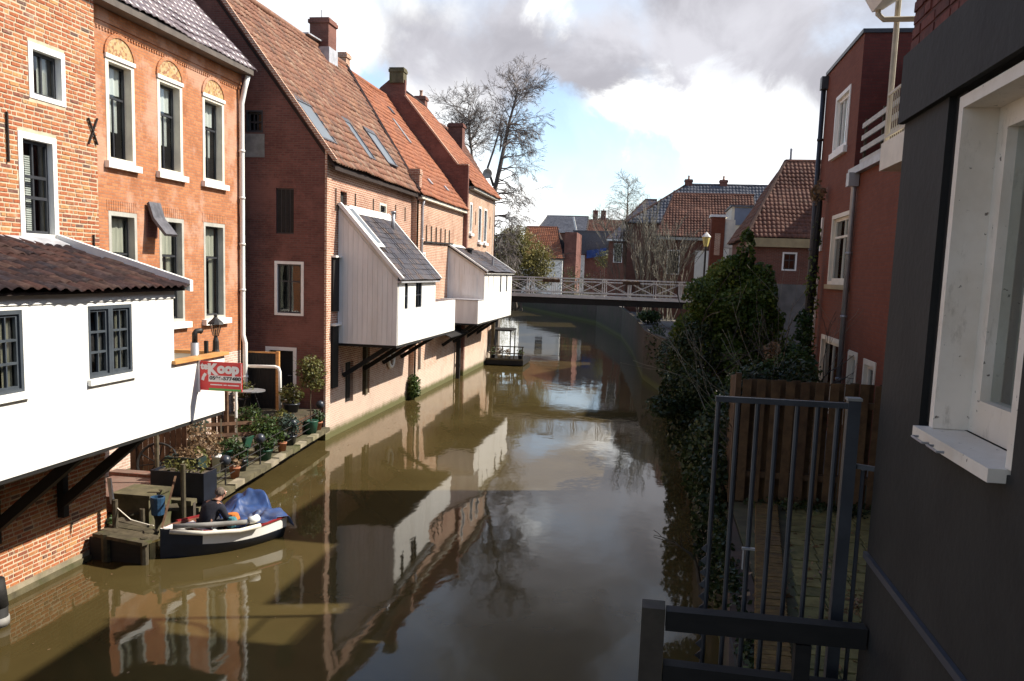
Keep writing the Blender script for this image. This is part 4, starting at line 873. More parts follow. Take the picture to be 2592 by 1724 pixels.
# ------------------------------------------------------------ planting helpers
m_leaf_ivy = leafmat('ivy_leaves', (0.040, 0.065, 0.015), (0.085, 0.13, 0.024), (0.20, 0.23, 0.042), 0.40, 0.4)
m_leaf_olive = leafmat('olive_leaves', (0.06, 0.065, 0.018), (0.11, 0.11, 0.028), (0.17, 0.155, 0.045))
m_leaf_green = leafmat('garden_leaves', (0.016, 0.034, 0.008), (0.034, 0.064, 0.015), (0.085, 0.125, 0.025))
m_leaf_shade = leafmat('shade_toned_leaves', (0.012, 0.020, 0.007), (0.024, 0.038, 0.011), (0.055, 0.072, 0.02), 0.45)  # hedge leaves darkened in colour to stand in for shade by the fence
m_leaf_willow = leafmat('budding_willow_leaves', (0.13, 0.12, 0.035), (0.19, 0.17, 0.05), (0.26, 0.22, 0.07))
m_leaf_dry = leafmat('dry_leaves', (0.12, 0.075, 0.04), (0.20, 0.13, 0.07), (0.27, 0.18, 0.10))
m_leaf_blue = leafmat('glaucous_leaves', (0.03, 0.05, 0.04), (0.06, 0.09, 0.07), (0.10, 0.14, 0.11))
m_bark = plain('grey_bark', (0.095, 0.078, 0.062), 0.9, 0.35, 3, (1, 1, .3))
m_bark_pale = plain('pale_twig_bark', (0.215, 0.195, 0.15), 0.9, 0.3, 3)
m_stem = plain('plant_stem', (0.07, 0.05, 0.03), 0.9, 0.3, 6)
def leaves(name, par, blobs, size, mat, seed=1, droop=0.3, shell=0.55, kind=None, clump=1.6):
    rng = random.Random(seed); v, f, t = [], [], []; off = wloc(par)
    for (x, y, z, rx, ry, rz, n) in blobs:
        k = 0
        while k < n:
            d = Vector((rng.gauss(0, 1), rng.gauss(0, 1), rng.gauss(0, 1))).normalized()
            rad = (shell+(1-shell)*rng.random())**0.8 if rng.random() < 0.8 else rng.random()
            p = Vector((x+d.x*rx*rad, y+d.y*ry*rad, z+d.z*rz*rad))
            nz = noise.noise(p*clump)
            if nz < -0.22 and rng.random() < 0.85: k += 0.35; continue
            p += d*0.35*min(rx, rz)*max(0, nz)
            k += 1
            s = size*rng.uniform(0.6, 1.35)
            a = Vector((rng.gauss(0, 1), rng.gauss(0, 1), rng.gauss(0, .7)-droop)).normalized()
            nn = (d*0.9+Vector((rng.gauss(0, .6), rng.gauss(0, .6), rng.gauss(0, .6)+0.3))).normalized()
            b = a.cross(nn)
            if b.length < 1e-3: continue
            b = b.normalized()*s*0.38; a = a*s
            i = len(v); p = p-off
            v += [p-a*0.5, p+b+a*0.05, p+a*0.6-nn*s*0.12, p-b+a*0.05]; f.append((i, i+1, i+2, i+3))
            t.append(min(1, max(0.002, 0.5+0.55*noise.noise(p*0.9+Vector((7, 3, seed)))+rng.gauss(0, .2))))
    me = bpy.data.meshes.new(name); me.from_pydata([tuple(q) for q in v], [], f); me.materials.append(mat)
    at = me.attributes.new('tint', 'FLOAT', 'FACE'); at.data.foreach_set('value', t)
    o = bpy.data.objects.new(name, me); COL.objects.link(o)
    if par: o.parent = par
    if kind: o['kind'] = kind
    return o
def branch(mb, p, d, L, r, depth, rng, spread=0.6, kids=3, grav=0.0, shrink=0.68, seg=4, wig=0.18, rmin=0.004):
    pts, rr = [Vector(p)], [r]; d = Vector(d).normalized(); q = Vector(p)
    for i in range(seg):
        d = (d+Vector((rng.gauss(0, wig), rng.gauss(0, wig), rng.gauss(0, wig)-grav))).normalized()
        q = q+d*L/seg; pts.append(q.copy()); rr.append(max(rmin, r*(1-0.55*(i+1)/seg)))
    mb.tube(pts, rr, 7 if r > 0.08 else (5 if r > 0.03 else 3), cap=False)
    if depth == 0: return
    for k in range(kids+(1 if rng.random() < .4 else 0)):
        i = rng.randint(max(1, seg//2), seg) if k else seg
        dd = (d*(1.0)+Vector((rng.gauss(0, spread), rng.gauss(0, spread), rng.gauss(0, spread*0.8)))).normalized()
        branch(mb, pts[i], dd, L*shrink*rng.uniform(.75, 1.15), max(rmin, rr[i]*0.72), depth-1, rng, spread, kids, grav, shrink, seg, wig, rmin)
def potplant(x, y, z, r, h, potm, leafm, label, cat='potted plant', ph=0.28, seed=1, n=260, size=0.09, wide=1.0):
    o = thing('potted_plant', label, cat, (x, y, z))
    q = MB(); q.lathe([(r*.72, z), (r*.95, z+ph*.85), (r, z+ph*.85), (r, z+ph), (r*.86, z+ph), (r*.8, z+ph*.8), (0.001, z+ph*.8)], (x, y, 0), 14); q.build('pot', potm, o, True)
    q = MB(); rng = random.Random(seed)
    for i in range(5): q.tube([(x, y, z+ph*.8), (x+rng.gauss(0, .06), y+rng.gauss(0, .06), z+ph+h*.5), (x+rng.gauss(0, .12), y+rng.gauss(0, .12), z+ph+h*.9)], 0.008, 4)
    q.build('stem', m_stem, o)
    leaves('foliage', o, [(x, y, z+ph+h*.5, r*1.5*wide, r*1.5*wide, h*.6, n)], size, leafm, seed, 0.1, 0.3, clump=4)
    return o
m_terra = plain('terracotta', (0.42, 0.17, 0.09), 0.85, 0.2, 6)
m_pot_dark = plain('dark_glazed_pot', (0.03, 0.035, 0.045), 0.35, 0.2, 5)
m_pot_green = plain('green_plastic', (0.016, 0.075, 0.045), 0.5, 0.2, 4)
m_tub = plain('dark_green_trough', (0.014, 0.032, 0.028), 0.6, 0.3, 4)
m_tubblue = plain('dark_blue_tub', (0.009, 0.012, 0.021), 0.5, 0.3, 4)

# ------------------------------------------------------------ sign
SG = thing('for_sale_sign', 'red for sale board reading te Koop, sticking out from the white hanging kitchen', 'sign', (-7.98, 14.4, 3.0))
m_red = plain('red_sign_print', (0.66, 0.028, 0.03), 0.4, 0.05, 2, bmp=0); m_swhite = plain('white_sign_print', (0.80, 0.72, 0.70), 0.45, 0.04, 2, bmp=0); m_sgreen = plain('green_sign_print', (0.10, 0.36, 0.07), 0.4, 0.05, 2, bmp=0); m_sblack = plain('black_sign_print', (0.02, 0.02, 0.02), 0.5, 0.05, 2, bmp=0)
FSG = FY(14.4)
q = MB(); q.lbox(FSG, -7.95, -7.15, 3.20, 3.72, -0.02, 0.0); q.build('panel', m_red, SG)
q = MB(); q.lbox(FSG, -7.99, -7.95, 3.16, 3.76, -0.03, 0.01); q.build('bracket', m_swhite, SG)
def flat(name, a0, a1, b0, b1, m, c=0.003):
    q = MB(); q.lbox(FSG, a0, a1, b0, b1, 0.0005, c); return q.build(name, m, SG)
flat('green_band', -7.78, -7.16, 3.205, 3.245, m_sgreen); flat('number_strip', -7.785, -7.165, 3.36, 3.475, m_swhite)
flat('edge_line', -7.165, -7.155, 3.25, 3.71, m_swhite); flat('red_strip', -7.775, -7.17, 3.25, 3.352, m_red, 0.002)
def lettering(txt, a, b, h, m, c=0.005, bold=0.012, sx=1.0, name='lettering'):
    cu = bpy.data.curves.new('lettering', 'FONT'); cu.body = txt; cu.size = h; cu.offset = bold; cu.extrude = 0.0015
    tmp = bpy.data.objects.new('tmp', cu); COL.objects.link(tmp)
    dg = bpy.context.evaluated_depsgraph_get(); me = bpy.data.meshes.new_from_object(tmp.evaluated_get(dg)); bpy.data.objects.remove(tmp)
    M = Matrix(((sx, 0, 0, 0), (0, 0, -1, 0), (0, 1, 0, 0), (0, 0, 0, 1))); me.transform(M); me.materials.clear(); me.materials.append(m)
    o = bpy.data.objects.new(name, me); COL.objects.link(o); o.parent = SG; o.location = Vector((a, 14.4-c, b))-wloc(SG); return o
lettering('K', -7.80, 3.50, 0.26, m_swhite, bold=0.016); lettering('oop', -7.61, 3.53, 0.24, m_swhite, bold=0.016, sx=1.05); lettering('te', -7.93, 3.585, 0.16, m_swhite, bold=0.009)
lettering('0596-577480', -7.765, 3.40, 0.085, m_sblack, c=0.006, bold=0.003, sx=1.32)
q = MB(); pts = [(-7.79, 3.52), (-7.84, 3.50), (-7.88, 3.45), (-7.90, 3.38)]
for (a, b_), (c_, d) in zip(pts[:-1], pts[1:]): q.beam(FSG.p(a, b_, 0.003), FSG.p(c_, d, 0.003), 0.002, 0.055, up=(0.9, 0, .45))
q.build('swoosh', m_swhite, SG)
for k, (a0, a1) in enumerate(((-7.75, -7.52), (-7.50, -7.44), (-7.42, -7.20))): flat('small_print', a0, a1, 3.30, 3.318, m_swhite, 0.004)

# ------------------------------------------------------------ lantern and pipe on the balcony
LN = thing('lantern', 'black old-style lantern on a tapered post at the far corner of the balcony', 'lantern', (-8.15, 15.36, 3.80))
x, y, z = -8.15, 15.36, 3.80
q = MB(); q.lathe([(0.075, 0), (0.06, 0.04), (0.055, 0.2), (0.035, 0.27), (0.035, 0.3)], (x, y, z), 10); q.build('post', m_iron, LN)
q = MB(); q.lathe([(0.055, 0.30), (0.115, 0.52)], (x, y, z), 4); q.build('pane', m_glass, LN)
q = MB()
for i in range(4):
    t_ = math.pi/2*i; q.tube([(x+.055*math.cos(t_), y+.055*math.sin(t_), z+.3), (x+.118*math.cos(t_), y+.118*math.sin(t_), z+.53)], 0.008, 5)
q.tube([(x, y, z+.3), (x, y, z+.42)], 0.012, 6); q.build('frame', m_iron, LN)
q = MB(); q.lathe([(0.15, 0.52), (0.13, 0.56), (0.05, 0.63), (0.03, 0.66), (0.035, 0.69), (0.0, 0.72)], (x, y, z), 10); q.build('cap', m_iron, LN)
VP = thing('flue', 'short grey flue with black bent cowl standing on the balcony, left of the lantern', 'flue', (-8.3, 14.86, 2.78))
q = MB(); q.tube([(-8.3, 14.86, 2.78), (-8.3, 14.86, 4.0)], 0.075, 12); q.build('pipe', m_zinc, VP, True)
q = MB(); q.tube([(-8.3, 14.86, 4.0), (-8.3, 14.86, 4.17), (-8.28, 14.88, 4.21), (-8.24, 14.94, 4.22), (-8.22, 14.97, 4.20)], 0.05, 10); q.build('cowl', m_iron, VP, True)
q = MB(); q.box(-8.24, -8.18, 15.08, 15.14, 2.78, 4.02); tag(rebase(q.build('post', m_black), (-8.2, 15.1, 2.78)), 'thin dark stub post between the flue and the lantern on the balcony', 'post')

# ------------------------------------------------------------ terrace garden
TP = [(-12.41, 14.65), (-10.3, 14.65), (-10.3, 16.2), (-9.50, 16.25), (-10.25, 25.74), (-12.41, 25.74)]
block('terrace', TP, -1.1, 0.33, m_deepwall)  # dark wall colour stands in for the shade under the kerb overhang
TP2 = [(-12.41, 16.3), (-9.06, 16.3), (-9.83, 25.74), (-12.41, 25.74)]
mb_ = MB(); mb_.prism([(x, y, .332) for x, y in TP2], (0, 0, .088)); structure(mb_.build('terrace_paving', m_moss))
def kerb(p, q_, n, z0, z1, w):
    p, q_ = Vector(p), Vector(q_); rng = random.Random(4)
    d = (q_-p)/n
    par = bpy.data.objects['terrace']
    for i in range(n):
        m = MB(); a = p+d*i+d.normalized()*.01; b_ = p+d*(i+1)-d.normalized()*.01; h = rng.uniform(-.02, .02)
        m.beam((a.x, a.y, (z0+z1)/2+h), (b_.x, b_.y, (z0+z1)/2+h), w, z1-z0); m.build('kerbstone', m_moss if rng.random() < .65 else m_stone, par)
kerb((-9.14, 16.4), (-9.92, 25.7), 16, 0.33, 0.45, 0.20)
kerb((-10.3, 16.18), (-9.1, 16.2), 2, 0.52, 0.62, 0.24)
q = MB(); q.box(-10.3, -9.1, 16.15, 16.25, -0.8, 0.56); structure(q.build('terrace_wall', m_deepwall))
ST = thing('stone_step', 'mossy stone landing block between the near brick house and the garden', 'step', (-9.9, 15.4, 0))
q = MB(); q.box(-10.28, -9.5, 15.2, 16.0, -1.0, 0.86); q.build('block', m_moss, ST); q = MB(); q.box(-10.27, -9.46, 15.16, 15.95, 0.862, 0.93); q.build('slab', m_moss, ST)
q = MB(); q.box(-11.6, -10.32, 15.6, 17.2, 0.40, 0.72); q.box(-11.7, -10.3, 17.2, 17.5, 0.4, 0.8); tag(q.build('brick_planter', m_brickB), 'low brick planter wall in the shade of the nearest hanging kitchen', 'planter')
JT = thing('jetty', 'weathered plank jetty with short posts by the boat', 'jetty', (-9.3, 14.3, 0))
for i, (p, q_, w) in enumerate((((-9.85, 14.10, .47), (-8.72, 13.88, .45), .24), ((-9.85, 14.36, .47), (-8.74, 14.12, .45), .24), ((-9.86, 14.62, .48), (-8.9, 14.40, .46), .24), ((-9.95, 15.2, .56), (-9.2, 15.75, .58), .34), ((-9.95, 14.86, .5), (-9.25, 14.68, .47), .2))):
    m = MB(); m.beam(p, q_, w, 0.06); m.build('plank', m_woodgrey, JT)
for i, (x, y, z1, r) in enumerate(((-9.72, 14.45, 1.02, .055), (-9.45, 14.9, .75, .05), (-8.85, 14.0, .50, .07), (-9.0, 15.6, 1.5, .05), (-9.6, 13.98, .52, .08))):
    m = MB(); m.tube([(x, y, -0.9), (x, y, z1)], r, 8); m.build('post', m_woodgrey, JT)
m = MB(); m.box(-9.95, -8.9, 14.0, 14.05, 0.0, 0.42); m.build('board', m_black, JT)
m = MB(); m.hexa([(-9.97, 14.68, .86), (-9.90, 14.68, .86), (-9.90, 14.72, .86), (-9.97, 14.72, .86), (-10.03, 14.68, 1.36), (-9.96, 14.68, 1.36), (-9.96, 14.72, 1.36), (-10.03, 14.72, 1.36)]); tag(rebase(m.build('white_stake', m_white), (-9.95, 14.7, .86)), 'short white painted stake leaning at the corner of the near brick house', 'stake')
# timber fence with boards at the near end of the garden
WF = thing('wooden_fence', 'rust brown board fence panel beneath the white kitchen at the near end of the garden', 'fence', (-11.2, 18.4, 0.42))
rng = random.Random(5)
for i in range(9):
    m = MB(); x0 = -11.75+i*0.14; m.box(x0, x0+0.125, 18.38, 18.40, 0.45, 1.75+rng.uniform(-.05, .05)); m.build('board', m_wood, WF)
m = MB(); m.box(-11.75, -10.5, 18.41, 18.46, 0.7, 0.8); m.box(-11.75, -10.5, 18.41, 18.46, 1.4, 1.5); m.build('rail', m_wood, WF)
m = MB(); m.box(-11.9, -11.76, 18.32, 18.46, 0.42, 2.1); m.build('post', m_wood, WF); m = MB(); m.tube([(-10.35, 16.9, .42), (-10.35, 16.9, 2.0)], 0.045, 8); m.build('post', m_woodgrey, WF)
# cart wheel, trough, tub
def torus(mb, c, R, r, ax, n=20, k=6, a0=0, a1=2*math.pi):
    ax = Vector(ax).normalized(); u = ax.orthogonal().normalized(); w = ax.cross(u)
    pts = [Vector(c)+(u*math.cos(a0+(a1-a0)*i/n)+w*math.sin(a0+(a1-a0)*i/n))*R for i in range(n+1)]
    mb.tube(pts, r, k)
CW = thing('cart_wheel', 'dark spoked cart wheel leaning on the brown fence', 'wheel', (-10.85, 17.6, 0.42))
c = Vector((-10.85, 17.75, .92)); ax = Vector((0.15, -1, 0.25)).normalized()
m = MB(); torus(m, c, .46, .03, ax); m.build('rim', m_black, CW)
m = MB(); u = ax.orthogonal().normalized(); w = ax.cross(u)
for i in range(10): d_ = u*math.cos(math.pi*i/5)+w*math.sin(math.pi*i/5); m.tube([c, c+d_*.45], .014, 5)
m.build('spoke', m_black, CW); m = MB(); m.tube([c-ax*.08, c+ax*.08], .07, 10); m.build('hub', m_iron, CW)
def trough(x0, x1, y0, y1, z0, z1, mat, label, leafm, n, seed):
    o = thing('planter', label, 'planter', ((x0+x1)/2, (y0+y1)/2, z0)); e = .03
    m = MB(); m.box(x0, x1, y0, y0+e, z0, z1); m.box(x0, x1, y1-e, y1, z0, z1); m.box(x0, x0+e, y0+e, y1-e, z0, z1); m.box(x1-e, x1, y0+e, y1-e, z0, z1); m.box(x0+e, x1-e, y0+e, y1-e, z0, z0+e); m.build('tub', mat, o)
    m = MB(); m.box(x0+e, x1-e, y0+e, y1-e, z1-.09, z1-.05); m.build('soil', m_bed, o)
    leaves('foliage', o, [((x0+x1)/2, (y0+y1)/2, z1+.07, (x1-x0)*.5, (y1-y0)*.6, .16, n)], 0.07, leafm, seed, clump=5, shell=.2)
trough(-10.3, -9.5, 17.1, 17.45, 0.85, 1.25, m_tub, 'long dark green plant trough raised on legs behind the blue tub', m_leaf_dry, 160, 3)
m = MB(); [m.box(a, a+.05, b_, b_+.05, .42, .85) for a in (-10.25, -9.6) for b_ in (17.12, 17.36)]; m.build('leg', m_iron, [o for o in bpy.data.objects if o.name.startswith('planter')][-1])
trough(-10.2, -9.0, 16.4, 16.95, 0.50, 1.12, m_tubblue, 'big dark blue tub with trailing plants at the garden corner above the boat', m_leaf_olive, 260, 4)
# railing with round black floats on its posts
RL = thing('garden_railing', 'low dark iron railing with round black balls along the garden edge', 'railing', (-9.7, 21, .42))
A_, B_ = Vector((-9.33, 16.6, 0)), Vector((-10.06, 25.6, 0))
for t_, h in ((0.02, 1.1), (0.18, .95), (0.42, 1.05), (0.70, 1.0), (0.985, 1.15)):
    p = A_.lerp(B_, t_); m = MB(); m.tube([(p.x, p.y, .42), (p.x, p.y, h+.02)], .022, 6); m.build('post', m_iron, RL)
    if t_ > .1: m = MB(); m.lathe([(0.0, h-.13), (.09, h-.1), (.135, h), (.09, h+.1), (0.0, h+.13)], (p.x, p.y, 0.04), 12); m.build('ball', m_pot_dark, RL, True)
for h in (.62, .80, .98):
    m = MB(); m.tube([(A_.x, A_.y, h), (B_.x, B_.y, h)], .013, 5); m.build('rail', m_iron, RL)
# slatted bench lying tilted: planks on an iron frame
BN = thing('bench', 'tilted slatted wooden bench frame among the pots in the garden', 'bench', (-10.7, 21, .42))
o_ = Vector((-11.3, 20.6, .55)); u_ = Vector((.95, .45, .05)).normalized(); w_ = Vector((-.25, .45, .75)).normalized()
for k in range(3):
    m = MB(); p = o_+w_*(.15+.32*k); m.beam(p, p+u_*1.35, .03, .10, up=w_); m.build('slat', m_wood, BN)
for k in range(4):
    m = MB(); p = o_+u_*(.05+.4*k); m.beam(p-w_*.05, p+w_*.95, .035, .035, up=u_); m.build('bar', m_woodgrey, BN)
for k in (0, 1.3):
    m = MB(); p = o_+u_*k+w_*.7; m.beam(p, (p.x, p.y+.35, .42), .04, .04); m.build('leg', m_woodgrey, BN)
# wooden deck, panel, gate post and the white pipe frame before the gable
DK = thing('wooden_deck', 'low wooden deck at the foot of the dark gable', 'deck', (-11.3, 24.6, .42))
for i in range(13):
    m = MB(); y0 = 23.75+i*0.15; m.box(-12.38, -10.15, y0, y0+.135, .96, 1.0); m.build('plank', m_woodgrey, DK)
m = MB(); m.box(-12.38, -10.15, 23.76, 23.8, .44, .955); m.box(-10.2, -10.16, 23.8, 25.7, .44, .955); m.build('skirt', m_wood, DK)
m = MB(); m.box(-11.95, -10.98, 25.3, 25.72, 1.0, 1.3); m.build('step', m_concrete, DK)
PN = thing('wooden_screen', 'dark wooden screen with an orange end post before the gable door', 'screen', (-11.9, 25.15, 1.0))
for i in range(10): m = MB(); x0 = -12.35+i*.1; m.box(x0, x0+.09, 25.14, 25.165, 1.02, 2.74); m.build('board', m_black, PN)
m = MB(); m.box(-11.35, -11.25, 25.1, 25.2, 1.0, 2.82); m.build('post', m_woodorange, PN); m = MB(); m.box(-12.35, -11.36, 25.12, 25.19, 2.745, 2.79); m.build('rail', m_woodorange, PN)
PF = thing('pipe_frame', 'white painted pipe frame like a small goal before the gable door', 'frame', (-11.2, 24.9, 1.0))
m = MB(); m.tube([(-12.25, 24.95, 2.34), (-11.3, 24.95, 2.36), (-11.19, 24.95, 2.33), (-11.15, 24.95, 2.22), (-11.13, 24.95, 1.0)], .05, 10); m.build('pipe', m_white, PF, True)
m = MB(); m.tube([(-12.25, 24.95, 1.0), (-12.25, 24.95, 2.34)], .05, 10); m.build('post', m_white, PF, True)
PP = thing('timber_posts', 'bundle of brown timber posts against the orange house, below the for sale board', 'posts', (-11.9, 22.5, .42))
for i in range(3): m = MB(); x = -12.1+i*.16; m.box(x, x+.11, 22.5+i*.05, 22.6+i*.05, .42, 2.55-i*.15); m.build('post', m_wood, PP)
m = MB(); m.tube([(-11.5, 22.8, .42), (-11.5, 22.8, 2.3)], .04, 8); m.build('pipe', m_white, PP)
GT = thing('garden_table', 'round grey garden table on the deck in the shade', 'table', (-11.6, 24.3, 1.0))
m = MB(); m.lathe([(.42, 1.68), (.42, 1.71), (0.0, 1.715)], (-11.75, 24.25, 0), 18); m.build('tabletop', m_zinc, GT)
for i in range(3): t_ = i*2.1; m = MB(); m.tube([(-11.75+.1*math.cos(t_), 24.25+.1*math.sin(t_), 1.68), (-11.75+.33*math.cos(t_), 24.25+.33*math.sin(t_), 1.0)], .016, 6); m.build('leg', m_iron, GT)
# lollipop shrub and other plants
LS = thing('potted_tree', 'yellow-green lollipop shrub on a thin stem at the corner of the gable', 'potted tree', (-9.95, 24.5, .42))
m = MB(); m.lathe([(.16, .42), (.22, .8), (.23, .84), (.19, .84), (.18, .78), (0.001, .78)], (-10.0, 24.6, 0), 14); m.build('pot', m_pot_green, LS, True)
m = MB(); rng = random.Random(3); m.tube([(-10.0, 24.6, .78), (-10.02, 24.6, 1.4), (-10.0, 24.62, 1.95)], .02, 6)
for i in range(9): branch(m, (-10.0, 24.62, 1.85+.05*i), (rng.gauss(0, .8), rng.gauss(0, .8), .8), .5, .01, 1, rng, .5, 2, rmin=.003)
m.build('stem', m_stem, LS)
leaves('foliage', LS, [(-10.0, 24.6, 2.42, .46, .46, .42, 900), (-9.8, 24.5, 1.98, .28, .3, .25, 260), (-10.12, 24.6, 2.05, .26, .3, .3, 220)], .075, m_leaf_olive, 5, .1, .3, clump=5)
SPOTS = [(-10.75, 24.9, 1.0, .26, .55, m_pot_dark, m_leaf_olive, 'feathery olive bush in a pot by the gable door', 420), (-9.95, 22.9, .42, .22, .6, m_pot_dark, m_leaf_blue, 'blue-green bush in a dark pot behind the railing', 420),
         (-10.1, 21.6, .42, .3, .75, m_pot_dark, m_leaf_green, 'large leafy green bush in the middle of the garden', 700), (-9.75, 20.9, .42, .2, .35, m_pot_green, m_leaf_green, 'bright green plant at the kerb below the leafy bush', 300),
         (-10.35, 20.2, .42, .24, .42, m_pot_green, m_leaf_green, 'small leafy plant in a green tub, left of the bench', 280), (-9.55, 18.85, .42, .13, .25, m_terra, m_leaf_dry, 'small terracotta pot by the mossy kerb', 60),
         (-10.7, 19.6, .42, .25, .7, m_terra, m_leaf_dry, 'dry grassy plant in a clay pot near the brown fence', 420), (-10.5, 18.9, .42, .2, .5, m_pot_dark, m_leaf_dry, 'straw coloured plant beside the dark trough', 300),
         (-12.05, 24.4, 1.0, .2, .45, m_pot_dark, m_leaf_olive, 'shaded olive plant on the deck behind the white pipe', 260), (-11.9, 21.3, .42, .25, .8, m_pot_dark, m_leaf_blue, 'dark bluish bush against the orange house', 420),
         (-10.2, 19.2, .42, .12, .2, m_white, m_leaf_dry, 'small white pot in the middle of the garden', 40), (-10.05, 25.2, .42, .18, .3, m_terra, m_leaf_green, 'terracotta pot with green plant at the foot of the gable corner', 160)]
SPOTS += [(-9.85, 17.3, .42, .15, .45, m_pot_dark, m_leaf_dry, 'withered plant in a black pot right behind the railing by the blue tub', 260), (-10.05, 18.1, .42, .17, .55, m_pot_dark, m_leaf_olive, 'olive shrub in a black pot between trough and bench', 320),
          (-9.75, 19.6, .42, .14, .4, m_pot_dark, m_leaf_green, 'dark leafy pot plant by the railing near the green chair', 260), (-10.9, 22.4, .42, .24, .9, m_pot_dark, m_leaf_green, 'tall dark bush behind the tilted bench', 520),
          (-10.3, 23.3, .42, .2, .6, m_pot_dark, m_leaf_olive, 'olive bush in front of the wooden deck', 380), (-11.3, 19.9, .42, .25, 1.0, m_pot_dark, m_leaf_dry, 'tall straw bush against the orange house behind the clay pot', 480), (-9.72, 21.9, .42, .13, .3, m_terra, m_leaf_green, 'small clay pot by the railing right of the leafy bush', 140)]
for i, (x, y, z, r, h, pm, lm, lb, n) in enumerate(SPOTS): potplant(x, y, z, r, h, pm, lm, lb, seed=20+i, n=n, size=.085, ph=.28 if 'white' not in lb else .45)
GC = thing('garden_chair', 'green plastic garden chair with its back to the canal', 'chair', (-10.0, 19.9, .42))
m = MB(); m.hexa([(-10.2, 19.7, .82), (-9.8, 19.7, .82), (-9.8, 20.1, .80), (-10.2, 20.1, .80), (-10.2, 19.7, .85), (-9.8, 19.7, .85), (-9.8, 20.1, .83), (-10.2, 20.1, .83)]); m.build('seat', m_pot_green, GC)
m = MB(); m.hexa([(-9.82, 19.7, .86), (-9.78, 19.7, .86), (-9.78, 20.1, .86), (-9.82, 20.1, .86), (-9.70, 19.7, 1.22), (-9.66, 19.7, 1.22), (-9.66, 20.1, 1.22), (-9.70, 20.1, 1.22)]); m.build('backrest', m_pot_green, GC)
for a in (-10.17, -9.83):
    for b_ in (19.73, 20.07): m = MB(); m.tube([(a, b_, .42), (a, b_, .82)], .018, 6); m.build('leg', m_pot_green, GC)
IV = thing('ivy_bush', 'bright green ivy tuft hanging at the waterline between two old house fronts', 'plant', (-9.75, 35.2, 0.05))
m = MB(); m.tube([(-9.78, 35.1, .1), (-9.75, 35.15, .9)], .03, 5); m.build('stem', m_stem, IV)
leaves('foliage', IV, [(-9.72, 35.15, .55, .28, .35, .55, 900)], .1, m_leaf_green, 9, .4, .2, clump=4)
q = MB(); torus(q, (-9.9, 32.4, 2.0), .33, .075, (1, 0, 0), 22, 8); tag(rebase(q.build('life_ring', m_whiteboard, None, True), (-9.9, 32.4, 2.0)), 'pale life ring hung on the wall under the middle hanging kitchen', 'life ring')
q = MB(); q.tube([(-9.41, 11.05, -.9), (-9.41, 11.05, .30)], .16, 12); q.tube([(-9.41, 11.05, .30), (-9.41, 11.05, .72)], [.17, .13], 12); mp = thing('mooring_post', 'black mooring post with a pale foot at the left edge', 'post', (-9.41, 11.05, -.9)); q.build('post', m_black, mp, True)
q = MB(); q.tube([(-9.41, 11.05, .02), (-9.41, 11.05, .14)], .175, 12); q.build('band', m_concrete, mp, True)

q = thing('moss_tuft', 'green weed tuft growing from the brick corner at the waterline by the jetty', 'plant', (-9.9, 14.6, .1)); m = MB(); m.tube([(-9.95, 14.62, .1), (-9.92, 14.65, .5)], .015, 5); m.build('stem', m_stem, q); leaves('foliage', q, [(-9.93, 14.62, .35, .09, .12, .3, 240)], .06, m_leaf_green, 31, .5, .2, clump=5)
# ------------------------------------------------------------ boat
BT = thing('boat', 'small open white and dark blue boat with red trim moored at the jetty', 'boat', (-8.05, 15.6, 0))
ax = Vector((-.50, -.866, 0)); sd = Vector((-ax.y, ax.x, 0))      # ax: towards the bow, sd: towards the near side (right of bow is +x)
sd = Vector((.866, -.50, 0)); ctr = Vector((-8.15, 15.38, 0)); LB = 2.4
def hb(t): return .70*(1-max(0, (t-.35)/.65)**2.2)*(1-.18*max(0, (.35-t)/.35)**1.5)     # half beam: t 0 stern, 1 bow
def sheer(t): return .42+.10*abs(t-.35)**1.5*2+.14*max(0, t-.6)
NT = 16
def bp(t, s, z): return ctr+ax*(LB*(t-.5))+sd*(s*hb(t))+Vector((0, 0, z))
rows = [(0.0, -.18), (.45, -.16), (.80, -.02), (.94, .17), (1.0, None)]
def hull_pts(t):
    sh = sheer(t); out = []
    for s, z in ((-1.0, sh), (-.95, sh*.5), (-.80, .02), (-.45, -.14), (0, -.2), (.45, -.14), (.80, .02), (.95, sh*.5), (1.0, sh)):
        out.append(bp(t, s, z+max(0, t-.75)*.5*(1-abs(s))))
    return out
hm = MB(); wmb = MB(); tm = MB(); im = MB()
sec = [hull_pts(i/NT) for i in range(NT+1)]
hm.grid([q_[1:8] for q_ in sec]); KW = 12
for lo_, hi_ in ((0, 2), (7, 9)): wmb.grid([q_[lo_:hi_] for q_ in sec[:KW+1]]); hm.grid([q_[lo_:hi_] for q_ in sec[KW:]])
im.grid([[p*.965+ctr*.035+Z*.02 for p in q_] for q_ in sec])
for i in range(NT):
    for k in (0, 8):
        if i < KW: tm.beam(sec[i][k]+Z*.012, sec[i+1][k]+Z*.012, .05, .03)
hm.poly([p for p in sec[0][1:8]]); wmb.poly([sec[0][0], sec[0][1], sec[0][7], sec[0][8]])
m_hull = plain('dark_blue_hull', (0.018, 0.024, 0.040), 0.45, 0.3, 3, dirt=(.05, .05, .05), dirt_amt=.4); m_redtrim = plain('red_gunwale_paint', (0.22, 0.018, 0.02), 0.5, 0.2, 4)
m_boatin = plain('boat_floor', (0.16, 0.055, 0.03), 0.7, 0.35, 4)
hm.build('hull', m_hull, BT, True); wmb.build('strake', m_white, BT, True); tm.build('gunwale', m_redtrim, BT); im.build('lining', m_boatin, BT, True)
for t_ in (.22, .58, .86):
    q = MB(); q.hexa([bp(t_, -.93, .36), bp(t_, .93, .36), bp(t_+.09, .93, .36), bp(t_+.09, -.93, .36), bp(t_, -.93, .40), bp(t_, .93, .40), bp(t_+.09, .93, .40), bp(t_+.09, -.93, .40)]); q.build('thwart', m_white, BT)
